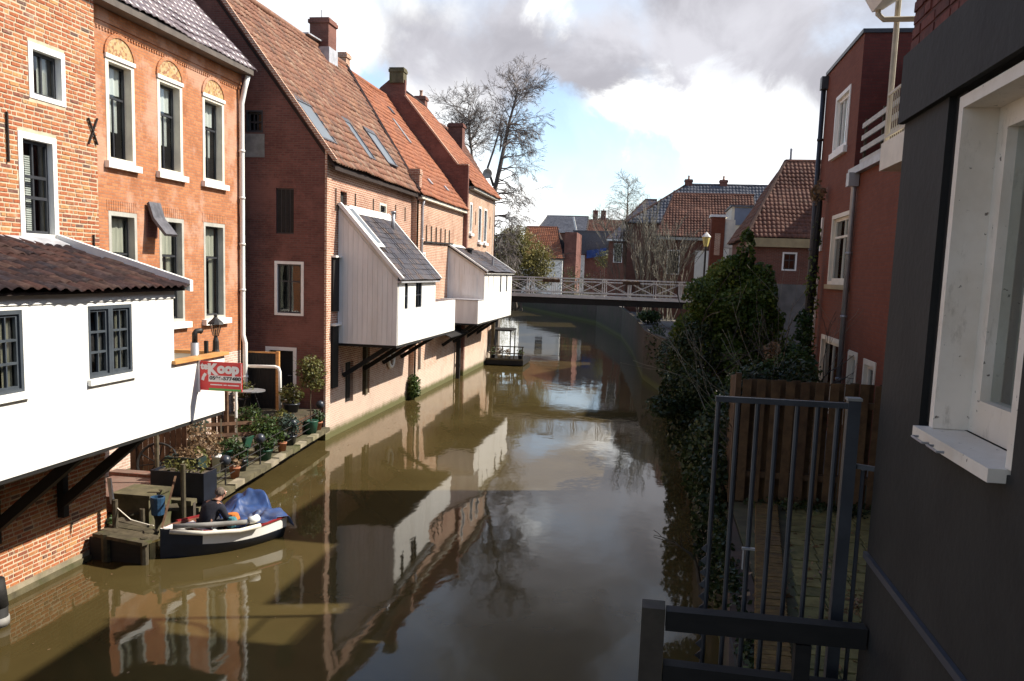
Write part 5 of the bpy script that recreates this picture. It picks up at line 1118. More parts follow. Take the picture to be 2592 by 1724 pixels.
q = MB(); q.poly([bp(.82, -1, sheer(.82)-.01), bp(.82, 1, sheer(.82)-.01), bp(.91, 1, sheer(.91)-.01), bp(1, 0, sheer(1)), bp(.91, -1, sheer(.91)-.01)]); q.build('foredeck', m_white, BT)
q = MB(); q.tube([bp(.95, 1.12, .52), bp(.75, 1.1, .47), bp(.5, 1.10, .44), bp(.32, 1.1, .46)], .045, 8); q.build('fender', m_cream, BT, True)
q = MB(); q.tube([bp(.92, .6, .60), bp(.7, .75, .58), bp(.48, .9, .56), bp(.36, 1.0, .55)], .05, 8); fs = q.build('rolled_sail', m_concrete, BT, True)
q = MB(); q.tube([bp(.40, .98, .58), bp(.36, 1.0, .58), bp(.32, .98, .60)], .075, 8); q.build('buoy', m_white, BT, True)
q = MB()
for k in range(6): q.beam(bp(.12, -.5+.2*k, .03), bp(.78, -.42+.17*k, .03), .11, .02)
q.build('floorboards', m_boatin, BT)
# tarpaulin thrown over the stern
TB = MB(); NI, NJ = 60, 56
grid = []
rngt = random.Random(11)
FOLDS = [(rngt.uniform(-.1, .4)*LB, rngt.uniform(-1.1, 1.1), rngt.uniform(0, math.pi), rngt.uniform(.05, .15), rngt.uniform(.25, .8), rngt.uniform(-.06, .085)) for _ in range(60)]
def crease(a, b):
    h = 0
    for ca, cb, th, w, L, amp in FOLDS:
        u, v = (a-ca)*math.cos(th)+(b-cb)*math.sin(th), -(a-ca)*math.sin(th)+(b-cb)*math.cos(th)
        v += .10*math.sin(u*4+ca*9)
        h += amp*max(0.0, 1-abs(v)/(w*1.3))*math.exp(-(u/L)**2)
    return h
for i in range(NI+1):
    row = []
    for j in range(NJ+1):
        t_ = -.04+.50*i/NI; s = -1.25+2.15*j/NJ
        h = .47+.25*math.exp(-((s+.55)/.42)**2)*(1-.7*max(0, t_-.05)/.35)+.06*math.exp(-((s-.45)/.3)**2)*math.exp(-((t_-.05)/.13)**2)
        if abs(s) > .98: h -= (abs(s)-.98)*1.6
        p = ctr+ax*(LB*(t_-.5))+sd*(s*.78*(1 if abs(s) < 1 else 1.0-(abs(s)-1)*.55))
        q1 = Vector((t_*LB*.77+s*.63+.3, s*.71-t_*1.7, 1.37))
        nz = crease(t_*LB, s*.8)+.05*noise.noise(q1*2.3)+.02*noise.noise(q1*5.1+Vector((3.3, 1.7, .4)))
        edge = max(0, 1-i/6.0); h -= edge**1.5*.22
        h -= max(0, (i-NI+4)/4.0)*.10
        wob = Vector((noise.noise(q1*1.7+Vector((9.2, 2.4, 2))), noise.noise(q1*1.7+Vector((1.3, 7.7, 12))), 0))*.13
        row.append(p+wob+Vector((0, 0, max(.44 if abs(s) < .95 and 0 < t_ else .06, h+nz))))
    grid.append(row)
m_tarp = plain('blue_tarpaulin', (0.022, 0.060, 0.185), 0.5, 0.4, 2.0, dirt=(0.075, 0.08, 0.11), dirt_amt=.8, bmp=.1, spec=.5)
TB.grid(grid)
to = TB.build('tarpaulin', m_tarp, None, True); sd_m = to.modifiers.new('thickness', 'SOLIDIFY'); sd_m.thickness = .006
tag(rebase(to, (ctr.x+.5, ctr.y+1.0, .5)), 'crumpled bright blue tarpaulin thrown over the stern of the boat', 'tarpaulin')
q = MB(); p = bp(.40, .2, .41); q.lathe([(.12, 0), (.14, .1), (.1, .2), (0, .22)], p, 10); tag(rebase(q.build('orange_bag', plain('orange_cloth', (.55, .17, .03), .8, .3, 9)), p), 'small orange bag lying in the boat behind the person', 'bag')
q = MB(); p = bp(.46, .5, .41); q.lathe([(.09, 0), (.11, .1), (.07, .19), (0, .2)], p, 10); tag(rebase(q.build('teal_bag', plain('teal_cloth', (.06, .22, .24), .8, .3, 9)), p), 'small teal bag lying in the boat next to the orange bag', 'bag')
q = MB(); q.lathe([(.12, .45), (.14, .78), (.135, .80), (.115, .80), (.1, .5), (0, .5)], (-9.25, 15.1, .15), 12); tag(rebase(q.build('bucket', plain('blue_bucket_plastic', (.02, .06, .12), .45, .2, 5)), (-9.25, 15.1, .6)), 'blue bucket standing on the jetty plank', 'bucket')
q = MB(); q.tube([(-9.72, 14.45, .9), (-9.4, 14.45, .66), (-9.0, 14.42, .60), (-8.85, 14.3, .64)], .012, 5); tag(q.build('mooring_rope', m_cream), 'thin mooring rope from the jetty post to the boat', 'rope')
q = MB(); q.beam(bp(.98, -.6, .55), (-9.25, 15.75, 1.2), .035, .03); tag(rebase(q.build('oar', m_wood), bp(.98, -.6, .55)), 'dark pole leaning from the boat to the garden wall', 'pole')

# ------------------------------------------------------------ the person in the boat
def skin(name, verts, edges, radii, root, mat, par, sub=1):
    me = bpy.data.meshes.new(name); off = wloc(par); me.from_pydata([tuple(Vector(p)-off) for p in verts], edges, []); o = bpy.data.objects.new(name, me); COL.objects.link(o); o.parent = par
    o.modifiers.new('skin', 'SKIN'); sv = me.skin_vertices[0].data
    for i, r in enumerate(radii): sv[i].radius = r if isinstance(r, tuple) else (r, r); sv[i].use_root = (i == root)
    if sub: sm = o.modifiers.new('smooth', 'SUBSURF'); sm.levels = sub; sm.render_levels = sub
    dg = bpy.context.evaluated_depsgraph_get(); m2 = bpy.data.meshes.new_from_object(o.evaluated_get(dg)); o.modifiers.clear(); o.data = m2; m2.materials.clear(); m2.materials.append(mat)
    m2.polygons.foreach_set('use_smooth', [True]*len(m2.polygons)); return o
PS = thing('person', 'person in a dark navy jumper sitting hunched in the boat, seen from behind', 'person', (-8.3, 15.2, .34))
fw = Vector((.35, .937, 0)); rt = Vector((.937, -.35, 0)); o_ = Vector((-8.28, 15.14, .36))     # faces the stern and the tarpaulin
def pp(f, r, z): return o_+fw*f+rt*r+Z*z
m_skin = plain('skin', (.42, .22, .15), .55, .08, 5, bmp=.05); m_jumper = plain('navy_jumper', (.016, .017, .026), .95, .3, 20); m_trouser = plain('dark_trousers', (.03, .03, .035), .95, .3, 12); m_hair = plain('short_grey_hair', (.13, .10, .08), .9, .3, 30)
# body: one skin from pelvis to head, arms and hands with five fingers
V_, E_, Rr = [], [], []
def chain(pts, rads, start=None):
    i0 = start
    for p, r in zip(pts, rads):
        V_.append(p); Rr.append(r); j = len(V_)-1
        if i0 is not None: E_.append((i0, j))
        i0 = j
    return i0
hip = chain([pp(0, 0, .08)], [(.15, .12)])
chest = chain([pp(.06, 0, .25), pp(.17, 0, .41)], [(.15, .12), (.16, .13)], hip)
neck = chain([pp(.26, 0, .50), pp(.32, 0, .54)], [(.08, .08), (.055, .06)], chest)
chain([pp(.37, 0, .595), pp(.405, 0, .665), pp(.41, 0, .725)], [(.075, .09), (.082, .10), (.055, .07)], neck)
for s in (-1, 1):
    sh_ = chain([pp(.22, .19*s, .44)], [.065], chest)
    w_ = chain([pp(.25, .26*s, .27), pp(.31, .26*s, .18), pp(.42, .20*s, .20), pp(.47, .18*s, .21)], [.05, .045, .038, .03], sh_)
    palm = chain([pp(.53, .17*s, .21)], [(.036, .018)], w_)
    for k, L in enumerate((.07, .08, .075, .06)):
        a = -.028+.019*k; chain([pp(.565, .17*s+a*s, .212), pp(.565+L*.6, .17*s+a*1.2*s, .20), pp(.565+L*.85, .17*s+a*1.2*s, .175)], [.010, .009, .008], palm)
    chain([pp(.535, .17*s-.04*s, .215), pp(.57, .17*s-.055*s, .20)], [.011, .009], w_+0)
    hp = chain([pp(.06, .10*s, .09)], [.085], hip)
    kn = chain([pp(.38, .15*s, .10), pp(.44, .15*s, .08)], [.07, .06], hp)
    an = chain([pp(.47, .15*s, -.12), pp(.48, .15*s, -.30)], [.05, .04], kn)
    chain([pp(.56, .16*s, -.33), pp(.66, .16*s, -.345)], [.04, .03], an)
skin('body', V_, E_, Rr, 0, m_skin, PS)
def sub_skin(name, ch, mat, infl):
    global V_, E_, Rr
    V_, E_, Rr = [], [], []
    ch()
    return skin(name, V_, E_, [(r[0]+infl, r[1]+infl) if isinstance(r, tuple) else r+infl for r in Rr], 0, mat, PS)
def jumper():
    h = chain([pp(-.02, 0, .06)], [(.165, .13)]); c = chain([pp(.05, 0, .25), pp(.16, 0, .40)], [(.165, .135), (.175, .14)], h); chain([pp(.255, 0, .495)], [(.085, .085)], c)
    for s in (-1, 1): a = chain([pp(.21, .19*s, .435)], [.078], c); chain([pp(.25, .265*s, .27), pp(.30, .265*s, .18), pp(.43, .20*s, .20)], [.058, .052, .042], a)
sub_skin('jumper', jumper, m_jumper, .012)
def trousers():
    h = chain([pp(0, 0, .05)], [(.155, .11)])
    for s in (-1, 1): a = chain([pp(.08, .10*s, .085)], [.09], h); chain([pp(.38, .15*s, .10), pp(.445, .15*s, .075), pp(.475, .15*s, -.12), pp(.48, .15*s, -.28)], [.078, .07, .058, .055], a)
sub_skin('trousers', trousers, m_trouser, .012)
q = MB(); hc = pp(.382, 0, .67)
for i in range(7):
    for j in range(12):
        def hpnt(i, j):
            ph = math.pi*.62*i/7; th = 2*math.pi*j/12
            d_ = Vector((math.sin(ph)*math.cos(th), math.sin(ph)*math.sin(th), math.cos(ph)))
            return hc+rt*d_.x*.092+fw*(d_.y*.105-.022)+Z*(d_.z*.10-.0)
        if j in (1, 2, 3, 4, 5) and i > 2: continue
        q.poly([hpnt(i, j), hpnt(i+1, j), hpnt(i+1, j+1), hpnt(i, j+1)])
q.build('hair', m_hair, PS, True)
for s in (-1, 1):
    q = MB(); e = pp(.485, .034*s, .66); q.lathe([(0, -.012), (.011, -.006), (.013, 0), (.011, .006), (0, .012)], e, 8); q.build('eye', m_white, PS, True)
    q = MB(); e = pp(.40, .098*s, .645); q.lathe([(0, -.035), (.013, -.02), (.017, .005), (.012, .03), (0, .036)], e, 8); q.build('ear', m_skin, PS, True)
q = MB(); q.hexa([pp(0.485, -.016, 0.610), pp(0.515, -.016, 0.615), pp(0.515, .016, 0.615), pp(0.485, .016, 0.610), pp(0.485, -.008, 0.665), pp(0.490, -.008, 0.660), pp(0.490, .008, 0.660), pp(0.485, .008, 0.665)]); q.build('nose', m_skin, PS)
q = MB(); q.hexa([pp(0.475, -.025, 0.580), pp(0.487, -.02, 0.580), pp(0.487, .02, 0.580), pp(0.475, .025, 0.580), pp(0.475, -.025, 0.590), pp(0.487, -.02, 0.590), pp(0.487, .02, 0.590), pp(0.475, .025, 0.590)]); q.build('mouth', m_redtrim, PS)
q = MB(); [q.beam(pp(.44, .15*s, -.345), pp(.70, .17*s, -.345), .095, .07) for s in (-1,)]; q.build('shoe', m_black, PS); q = MB(); q.beam(pp(.44, .15, -.345), pp(.70, .17, -.345), .095, .07); q.build('shoe', m_black, PS)

# ------------------------------------------------------------ white footbridge
BR = thing('bridge', 'white footbridge with cross-braced railings across the far end of the canal', 'bridge', (-4, 57, 3.7))
m_bridge = plain('bridge_white', (0.62, 0.60, 0.56), 0.6, 0.1, 3, dirt=(.4, .35, .3), dirt_amt=.4)
X0, X1 = -11.4, 3.2
q = MB(); q.box(X0, X1, 56.06, 58.2, 3.96, 4.05); q.build('deck', m_woodgrey, BR)
q = MB(); q.box(X0, X1, 55.98, 56.05, 3.93, 4.10); q.box(X0, X1, 58.21, 58.28, 3.93, 4.10); q.build('edge_board', m_bridge, BR)
q = MB(); [q.box(X0, X1, y, y+.25, 3.52, 3.94) for y in (56.1, 57, 57.9)]; q.build('girder', m_black, BR)
for yy in (56.0, 58.22):
    for z0, z1 in ((5.14, 5.21), (4.97, 5.02), (4.24, 4.30)):
        q = MB(); q.box(X0, X1, yy, yy+.05, z0, z1); q.build('rail', m_bridge, BR)
    n = 9; dx = (X1-X0)/n
    for i in range(n):
        a = X0+i*dx
        for b_ in (a+.03, a+.17):
            q = MB(); q.box(b_, b_+.05, yy+.051, yy+.10, 4.051, 5.16); q.build('baluster', m_bridge, BR)
        q = MB(); q.beam((a+.2, yy+.025, 4.30), (a+dx, yy+.025, 4.97), .03, .05, up=(0, 1, 0)); q.beam((a+.2, yy+.06, 4.97), (a+dx, yy+.06, 4.30), .03, .05, up=(0, 1, 0)); q.build('cross_brace', m_bridge, BR)
for x, t_ in ((-6.5, 'left'), (-1.4, 'right')):
    o = thing('flower_box', 'brown flower box hung on the bridge rail, '+('nearer the hanging kitchens' if t_ == 'left' else 'nearer the ivy bush'), 'flower box', (x, 55.9, 4.95), 'flower boxes on the bridge')
    q = MB(); q.box(x-.55, x+.55, 55.78, 55.98, 4.90, 5.10); q.build('box', m_wood, o); leaves('foliage', o, [(x, 55.88, 5.12, .55, .1, .07, 90)], .06, m_leaf_dry, 3)
ab = MB(); ab.box(2.6, 5, 55.5, 58.8, -1, 3.95); ab.box(-13, -10.4, 55.5, 58.8, -1, 3.95); structure(ab.build('bridge_abutment', m_deepwall))
q = MB(); torus(q, (1.3, 56.3, 2.35), 1.25, .06, (0, 1, 0), 10, 6, 0, math.pi/2) ; q.build('bracket', m_iron, BR)

# ------------------------------------------------------------ raft with planters by the far kitchen
RA = thing('raft', 'dark planter raft with little railings moored under the far end of the house row', 'raft', (-8.4, 51, 0))
q = MB(); q.box(-9.5, -7.3, 50.0, 53.0, .05, .32); q.build('float', m_black, RA); q = MB(); q.box(-9.5, -7.3, 49.97, 50.0, .32, .42); q.build('edge', m_woodgrey, RA)
for x in (-9.3, -8.6, -7.9, -7.4):
    q = MB(); q.box(x, x+.06, 50.1, 50.16, .32, 1.15); q.build('post', m_woodgrey, RA)
for z in (.7, 1.1): q = MB(); q.box(-9.4, -7.3, 50.06, 50.1, z, z+.06); q.build('rail', m_woodgrey, RA)
q = MB(); q.box(-9.5, -8.2, 51, 52.9, 1.95, 2.05); [q.box(x, x+.06, y, y+.06, .3, 1.95) for x in (-9.4, -8.3) for y in (51.1, 52.8)]; q.build('shelter', m_black, RA)
for i, (x, y, lb) in enumerate(((-8.75, 50.4, 'pot with pale flowers on the raft, middle'), (-8.3, 50.4, 'pot with cream flowers on the raft, right of the middle'), (-7.55, 50.6, 'bright green plant at the water end of the raft'), (-9.2, 50.5, 'dark leafy pot at the wall end of the raft'))):
    potplant(x, y, .32, .16, .4, m_cream if i < 2 else m_pot_dark, m_leaf_green if i > 1 else m_leaf_dry, lb, seed=60+i, n=120, size=.08)

# ------------------------------------------------------------ houses beyond the bridge
def far_house(label, x0, x1, y0, y1, zb, ze, zr, mw, mt, hipl=0.0, hipr=0.0, wins=(), tw=.3, tl=.36, maxp=0, fascia=None, flat_t=False, seed=30, over=.25, windf=None, cat='house'):
    """house with its ridge across the view; front faces the camera"""
    o = thing('brick_house' if mw is not m_white else 'rendered_house', label, cat, ((x0+x1)/2, y0, zb)); F = FY(y0)
    q = MB(); q.wall(F, [(x0, zb), (x1, zb), (x1, ze), (x0, ze)], [w for w in wins], .3)
    yr = (y0+y1)/2
    q.wall(Fr((x0, 0, 0), (0, -1, 0), (-1, 0, 0)), [(-y1, zb), (-y0-.301, zb), (-y0-.301, ze)]+([(-yr, zr-.05)] if hipl == 0 else [])+[(-y1, ze)], [], .25)
    q.wall(FX(x1), [(y0+.301, zb), (y1, zb), (y1, ze)]+([(yr, zr-.05)] if hipr == 0 else [])+[(y0+.301, ze)], [], .25)
    q.build('wall', mw, o)
    a0, a1, b0 = x0-over, x1+over, y0-over
    zz_ = ze-over*(zr-ze)/(yr-y0)
    rf = MB(); P = [(a0, b0, zz_), (a1, b0, zz_), (x1-hipr if hipr else a1, yr, zr), (x0+hipl if hipl else a0, yr, zr)]
    Q = [(a0, y1+over, zz_), (a1, y1+over, zz_)]
    rf.poly(P); rf.poly([Q[1], Q[0], P[3], P[2]]); rf.poly([Q[0], P[0], P[3]]); rf.poly([P[1], Q[1], P[2]]); rf.poly([P[1], P[0], Q[0], Q[1]])
    r = rf.build('roof', m_roofbase, o)
    s = Vector((0, yr-b0, zr-zz_)); up = s.length; s.normalize()
    hl, hr, LX = (hipl+over if hipl else 0), (hipr+over if hipr else 0), a1-a0
    shape = flat_tile(tw, tl, .02, .02) if flat_t else pantile(tw, tl, .032)
    tile_roof(r, (a0, b0-.02, zz_+.03), (1, 0, 0), s, LX, up, tw, tl, mt, shape, maxp, lambda a, b: a > hl*b/up and a < LX-hr*b/up, .008, smooth=not flat_t, rngseed=seed)
    # side slopes of hips
    for hip, sx in ((hipl, 1), (hipr, -1)):
        if hip:
            xs = a0 if sx == 1 else a1; tgt = (x0+hip) if sx == 1 else (x1-hip)
            s2_ = Vector((tgt-xs, 0, zr-zz_)); u2 = s2_.length; s2_.normalize(); LY = y1-y0+2*over
            if sx == 1: tile_roof(r, (xs-.01, y1+over, zz_+.03), (0, -1, 0), s2_, LY, u2, tw, tl, mt, shape, 0, lambda a, b: a > LY/2*b/u2 and a < LY-LY/2*b/u2, .008, smooth=not flat_t, rngseed=seed+1)
            q = MB(); q.tube([(xs, b0, zz_+.08), (tgt, yr, zr+.08)], .10, 6); q.build('hip', m_tile_dark, r)
    q = MB(); q.tube([(P[3][0], yr, zr+.08), (P[2][0], yr, zr+.08)], .11, 6); q.build('ridge', mt, r)
    if fascia: q = MB(); q.box(a0+.05, a1-.05, b0-.08, b0+.06, zz_-fascia[0], zz_+.01); q.build('gutter', fascia[1], o)
    for w in wins: window(o, F, *w, .08, .05, mf=windf or m_white, cols=2, rows=(0, .6, 1), proud=.01, sash=.04)
    q = MB(); q.box(x0+.35, x1-.35, y0+.9, y0+1.0, zb, ze-.1); q.build('room', m_darkroom, o)
    return o, r
m_ochre = plain('ochre_board', (0.33, 0.26, 0.14), 0.7, 0.2, 2)
R1, r1r = far_house('brick house with big red hipped roof and ochre eaves board, behind the ivy bush', 4.6, 15, 45, 55, 2.2, 7.75, 11.85, m_brickB, m_tile_brown, 2.1, 0, [(6.2, 6.9, 6.0, 6.9)], .21, .33, 250, (.42, m_ochre), seed=31)
q = MB(); q.tube([(6.95, 50, 11.75), (6.95, 50, 12.6)], .06, 6); q.build('flue', m_zinc, r1r)
q = MB(); q.box(9.0, 9.5, 46.3, 46.6, 8.7, 9.9); q.build('dormer_side', m_lead, r1r)
R2, r2r = far_house('long brick house with ribbed red roof and pale gutter beyond the bridge', 0.2, 7.5, 70, 80, 2.2, 8.75, 12.3, m_brickB, m_tile_brown, 1.1, 0, [(0.9, 1.9, 5.7, 7.6)], .24, .38, 120, (.2, m_greypaint), seed=33)
q = MB(); q.lbox(FY(70), 3.05, 3.75, 4.0, 7.6, 0, .06); q.build('door', m_white, R2); q = MB(); q.lbox(FY(70), 3.8, 4.5, 4.0, 7.6, 0, .06); q.build('door', m_white, R2)
R3, r3r = far_house('big house with grey ribbed hipped roof behind the long red roof', -2.6, 11, 81, 91, 2.2, 10.4, 14.2, m_brickB, m_slate_pl, 5.2, 0, [], .3, .5, 0, None, seed=35)
for x in (2.75, 6.0): chimney(R3, x-.35, x+.35, 85.8, 86.4, 13.6, 14.75, m_brick3s, 1)
R4, r4r = far_house('dark slate roofed house with white window frames left of the long red roof', -5.3, -0.4, 100, 112, 2.2, 9.7, 14.4, m_brickB, m_slate, 3.8, 0, [(-4.7, -3.7, 6.9, 9.05), (-2.9, -1.9, 6.9, 9.05)], .3, .3, 0, (.2, m_white), True, seed=37)
R5, r5r = far_house('low white cottage with orange red hipped roof beyond the bridge', -19.8, -13.6, 130, 142, 2.2, 7.8, 12.46, m_white, m_tile_orange, 0, 1.6, [(-17.3, -16.2, 4.2, 6.7)], .3, .4, 60, (.15, m_sash), seed=39, windf=m_sash)
for k in range(1): q = MB(); q.box(-13.5, -11.7, 131, 140, 2.2, 11.6); q.build('side_wing', m_brick3s, R5)
R6, r6r = far_house('grey slate roofed house with white verge peeking over the white cottage', -21.3, -12.5, 155, 164, 2.2, 12.7, 15.7, m_brickB, m_slate_pl, 1.35, 0, [], .3, .3, 0, None, True, seed=41)
q = MB(); q.beam((-21.6, 154.2, 12.6), (-20, 159.5, 15.85), .4, .3); q.beam((-14.4, 152.9, 15.25), (-13.5, 152.9, 11.65), .4, .3); q.build('verge', m_white, r6r)
R7, r7r = far_house('red roofed terrace with a pale chimney patch behind the grey shed', -15.6, -5.85, 156, 171, 2.2, 12.55, 15.4, m_brickB, m_tile_brown, 0, 0, [], .28, .36, 0, None, seed=43)
R8, r8r = far_house('far dark gabled house with twin chimney stacks', -13.8, -7.8, 174, 186, 2.2, 14.95, 16.75, m_brickB, m_slate, 2.2, 2.2, [], .3, .3, 0, None, True, seed=45)
for x in (-12.3, -10.7): chimney(R8, x-.48, x+.48, 177, 178, 15, 18.2, m_brick3s, 1)
SH = thing('shed', 'flat grey boarded building with a blue banner on its wall, beyond the bridge', 'shed', (-10.2, 143, 2.2))
q = MB(); q.box(-13.2, -7.05, 142, 151, 8.65, 12.25); q.build('upper_wall', m_slate_pl, SH); q = MB(); q.box(-13.05, -7.2, 142.1, 151, 2.2, 8.645); q.build('lower_wall', m_brick3s, SH); q = MB(); q.box(-13.35, -6.9, 141.9, 151.1, 12.25, 12.45); q.build('roof', m_slate_pl, SH)
q = MB(); q.lbox(FY(142.1), -12.97, -11.25, 2.5, 8.5, 0, .05); q.build('plaster_panel', m_whiteboard, SH)
q = MB(); q.hexa([(-10.95, 141.6, 7.98), (-7.8, 141.7, 8.5), (-7.8, 141.75, 8.5), (-10.95, 141.65, 7.98), (-10.95, 141.6, 9.25), (-7.8, 141.7, 9.78), (-7.8, 141.75, 9.78), (-10.95, 141.65, 9.25)]); tag(rebase(q.build('banner', plain('blue_cloth', (.02, .06, .22), .7, .3, 2, dirt=(.4, .42, .5), dirt_amt=.4)), (-9.4, 141.6, 7.98)), 'sagging blue banner or sheet fixed to the grey boarded building', 'banner')
RX = thing('brick_house', 'narrow red brick bay with a white cap rising beside the lantern post', 'house', (4.1, 58, 2.2))
q = MB(); q.box(3.5, 4.35, 58.6, 60, 2.2, 9.45); q.build('wall', m_brickR, RX); q = MB(); q.box(3.4, 4.5, 58.5, 60.1, 9.45, 9.6); q.build('cap', m_white, RX)
q = MB(); q.lbox(FY(58.6), 3.75, 4.1, 7.0, 8.4, 0, .03); q.build('panel', m_brick4, RX); q = MB(); q.box(4.36, 5.0, 58.7, 60, 7.5, 9.3); q.build('side_bay', m_cream, RX)
RD = thing('dormer_house', 'pale rendered gable with blue-grey dormer front between the two red roofs', 'house', (5.3, 61, 2.2))
q = MB(); q.box(4.9, 7.0, 61, 66, 2.2, 10.3); q.build('wall', m_cream, RD); q = MB(); q.lbox(FY(61), 5.1, 6.8, 9.1, 10.25, 0, .06); q.build('dormer_front', plain('blue_grey_panel', (.16, .19, .26), .5, .1, 2), RD); q = MB(); q.box(4.8, 7.1, 60.8, 66.1, 10.3, 10.42); q.build('roof', m_slate_pl, RD)
TH = thing('tall_house', 'unseen tall brick house behind the red brick flats, added to shade the red hipped roof', 'house', (18, 54, 2.2))  # never in view, added as caster for the hipped roof's shadow
q = MB(); q.box(13.2, 22, 38, 70, 2.2, 14.2); q.build('wall', m_brickB, TH); q = MB(); q.prism([(13.0, 38, 14.2), (17.6, 38, 16.5), (22.2, 38, 14.2)], (0, 32, 0)); q.build('roof', m_tile_brown, TH)
SL = thing('street_lamp', 'yellow glazed lantern street lamp before the brick houses, right of the bridge', 'street lamp', (2.85, 52, 2.2))
q = MB(); q.tube([(2.85, 52, 2.2), (2.85, 52, 7.3)], .05, 8); q.build('post', m_iron, SL); q = MB(); q.lathe([(.12, 7.3), (.24, 7.85)], (2.85, 52, 0), 6); q.build('lamp_glass', plain('yellowed_lamp_glass', (.62, .52, .18), .3, .15, 5), SL); q = MB(); q.lathe([(.27, 7.85), (.2, 7.95), (.05, 8.1), (0, 8.15)], (2.85, 52, 0), 6); q.build('cap', m_bridge, SL)
GW = MB(); GW.box(5.0, 9.5, 39.8, 40.1, 2.2, 5.35); tag(rebase(GW.build('garden_wall', plain('grey_cement', (.095, .09, .085), .9, .3, 2)), (7, 40, 2.2)), 'low pale grey garden wall below the brick house with ochre eaves', 'wall')  # plain dark grey cement colour
# ------------------------------------------------------------ trees
def P62(sx, sy): return Vector((-11.12+(sx-1264)*.0285, 62, 13.2+(410-sy)*.0283))
TR = thing('bare_tree', 'big leafless tree with two spreading crowns behind the row of canal houses', 'tree', (-11.1, 62, 2.2))
rng = random.Random(21); m = MB(); cr = MB()
tr_ = [(1262, 800), (1258, 700), (1246, 600), (1246, 500), (1262, 420), (1272, 365)]
m.tube([P62(*p) for p in tr_], [.27, .24, .21, .18, .15, .13], 8)
m.tube([P62(*p) for p in ((1272, 365), (1280, 320), (1292, 270), (1300, 235))], [.13, .10, .075, .045], 7)
m.tube([P62(*p)+Vector((0, d, 0)) for p, d in (((1246, 470), 0), (1228, 425) and ((1228, 425), .3), ((1240, 380), .6), ((1252, 330), .8), ((1255, 290), 1))], [.10, .085, .07, .055, .04], 6)
m.tube([P62(*p)+Vector((0, d, 0)) for p, d in (((1250, 520), 0), ((1215, 470), 1.0), ((1180, 410), 1.6), ((1168, 340), 2.0), ((1160, 280), 2.2))], [.13, .115, .10, .08, .05], 7)
m.build('trunk', plain('grey_brown_bark', (.13, .11, .095), .9, .3, 3), TR, True)
def spray(pts, n, L, dirs, dep, grav, sp, r=.045, dy=0):
    for i in range(n):
        k = rng.uniform(0, len(pts)-1.001); a, b_ = P62(*pts[int(k)]), P62(*pts[int(k)+1]); p = a.lerp(b_, k-int(k))+Vector((0, dy, 0))
        d = Vector((rng.uniform(*dirs[0]), rng.gauss(0, .6), rng.uniform(*dirs[1])))
        branch(cr, p, d, L*rng.uniform(.6, 1.2), r, dep, rng, sp, 3, grav, .70, 3, .13, .008)
spray([(1170, 380), (1165, 320), (1160, 270)], 36, 1.25, ((-1.2, 1.0), (.2, 1.2)), 4, -.01, .48, .04, 2.0)
spray([(1276, 340), (1292, 270), (1300, 235)], 22, 1.15, ((-1.1, 1.2), (.1, 1.2)), 4, -.01, .48, .04)
spray([(1252, 400), (1262, 330)], 6, 1.1, ((-.9, .3), (.4, 1)), 4, 0, .48, .04, .8)
spray([(1272, 380), (1285, 300)], 14, 1.15, ((.4, 1.2), (.0, .5)), 4, .08, .42, .05)
spray([(1246, 560), (1252, 470), (1268, 400)], 16, 1.3, ((.6, 1.3), (-.1, .5)), 4, .09, .42, .055)
spray([(1246, 640), (1246, 560)], 9, 1.2, ((.4, 1.2), (-.1, .5)), 4, .10, .42, .045)
cr.build('crown', plain('twig_bark', (.21, .18, .16), .9, .3, 3), TR)
ST2 = thing('birch_tree', 'slender leafless birch far off above the dark slate roofs', 'tree', (-4.8, 143, 2.2)); m = MB(); cr = MB(); rng = random.Random(4)
m.tube([(-4.7, 143, 2.2), (-4.8, 143, 12.6), (-4.9, 143, 20.2)], [.28, .18, .05], 6); m.build('trunk', m_bark, ST2)
for i in range(34):
    z = 12+i*.247; branch(cr, (-4.85, 143, z), (rng.gauss(0, 1), rng.gauss(0, 1), .9), 1.95*(1.1-abs(z-15.9)/9), .045, 3, rng, .4, 3, .03, .7, 3, .15, .014)
for (x, z0) in ((-8.2, 12.6), (-1.2, 13.7)):
    for i in range(9): branch(cr, (x, 144, z0), (rng.gauss(0, .7), rng.gauss(0, .7), 1.1), 1.9, .05, 3, rng, .45, 3, .0, .7, 3, .15, .014)
    cr.tube([(x, 144, 2.2), (x, 144, z0+.3)], .13, 5)
cr.build('crown', m_bark_pale, ST2)
WL = thing('willow', 'olive green budding willow bush at the end of the house row, by the bridge', 'tree', (-12, 74, 2.2)); m = MB(); rng = random.Random(6)
for i in range(9): branch(m, (-12.2+rng.uniform(-1.6, 1.6), 74+rng.uniform(-1, 1), 2.2), (rng.gauss(0, .3), rng.gauss(0, .3), 1), 3.2, .10, 3, rng, .4, 3, .03, .7, 4, .12, .012)
m.build('trunk', m_bark, WL)
leaves('crown', WL, [(-13.2, 74, 6.4, 1.9, 1.8, 2.6, 7000), (-11.3, 73.6, 6.6, 2.0, 1.8, 2.6, 8000), (-9.7, 74, 5.9, 1.3, 1.3, 2.3, 4200), (-12.0, 74.3, 8.3, 1.7, 1.3, 1.2, 3200), (-14.2, 76, 5.4, 1.5, 1.2, 2.4, 2600)], .14, m_leaf_willow, 8, .3, .1, clump=1.1)
BS = [(-3.0, 87, 'tall pale leafless shrub behind the bridge, left of three', 7.2), (-.6, 66, 'tall pale leafless shrub behind the bridge, middle of three', 6.9), (1.0, 67, 'tall pale leafless shrub behind the bridge, nearest the white doors', 5.8)]
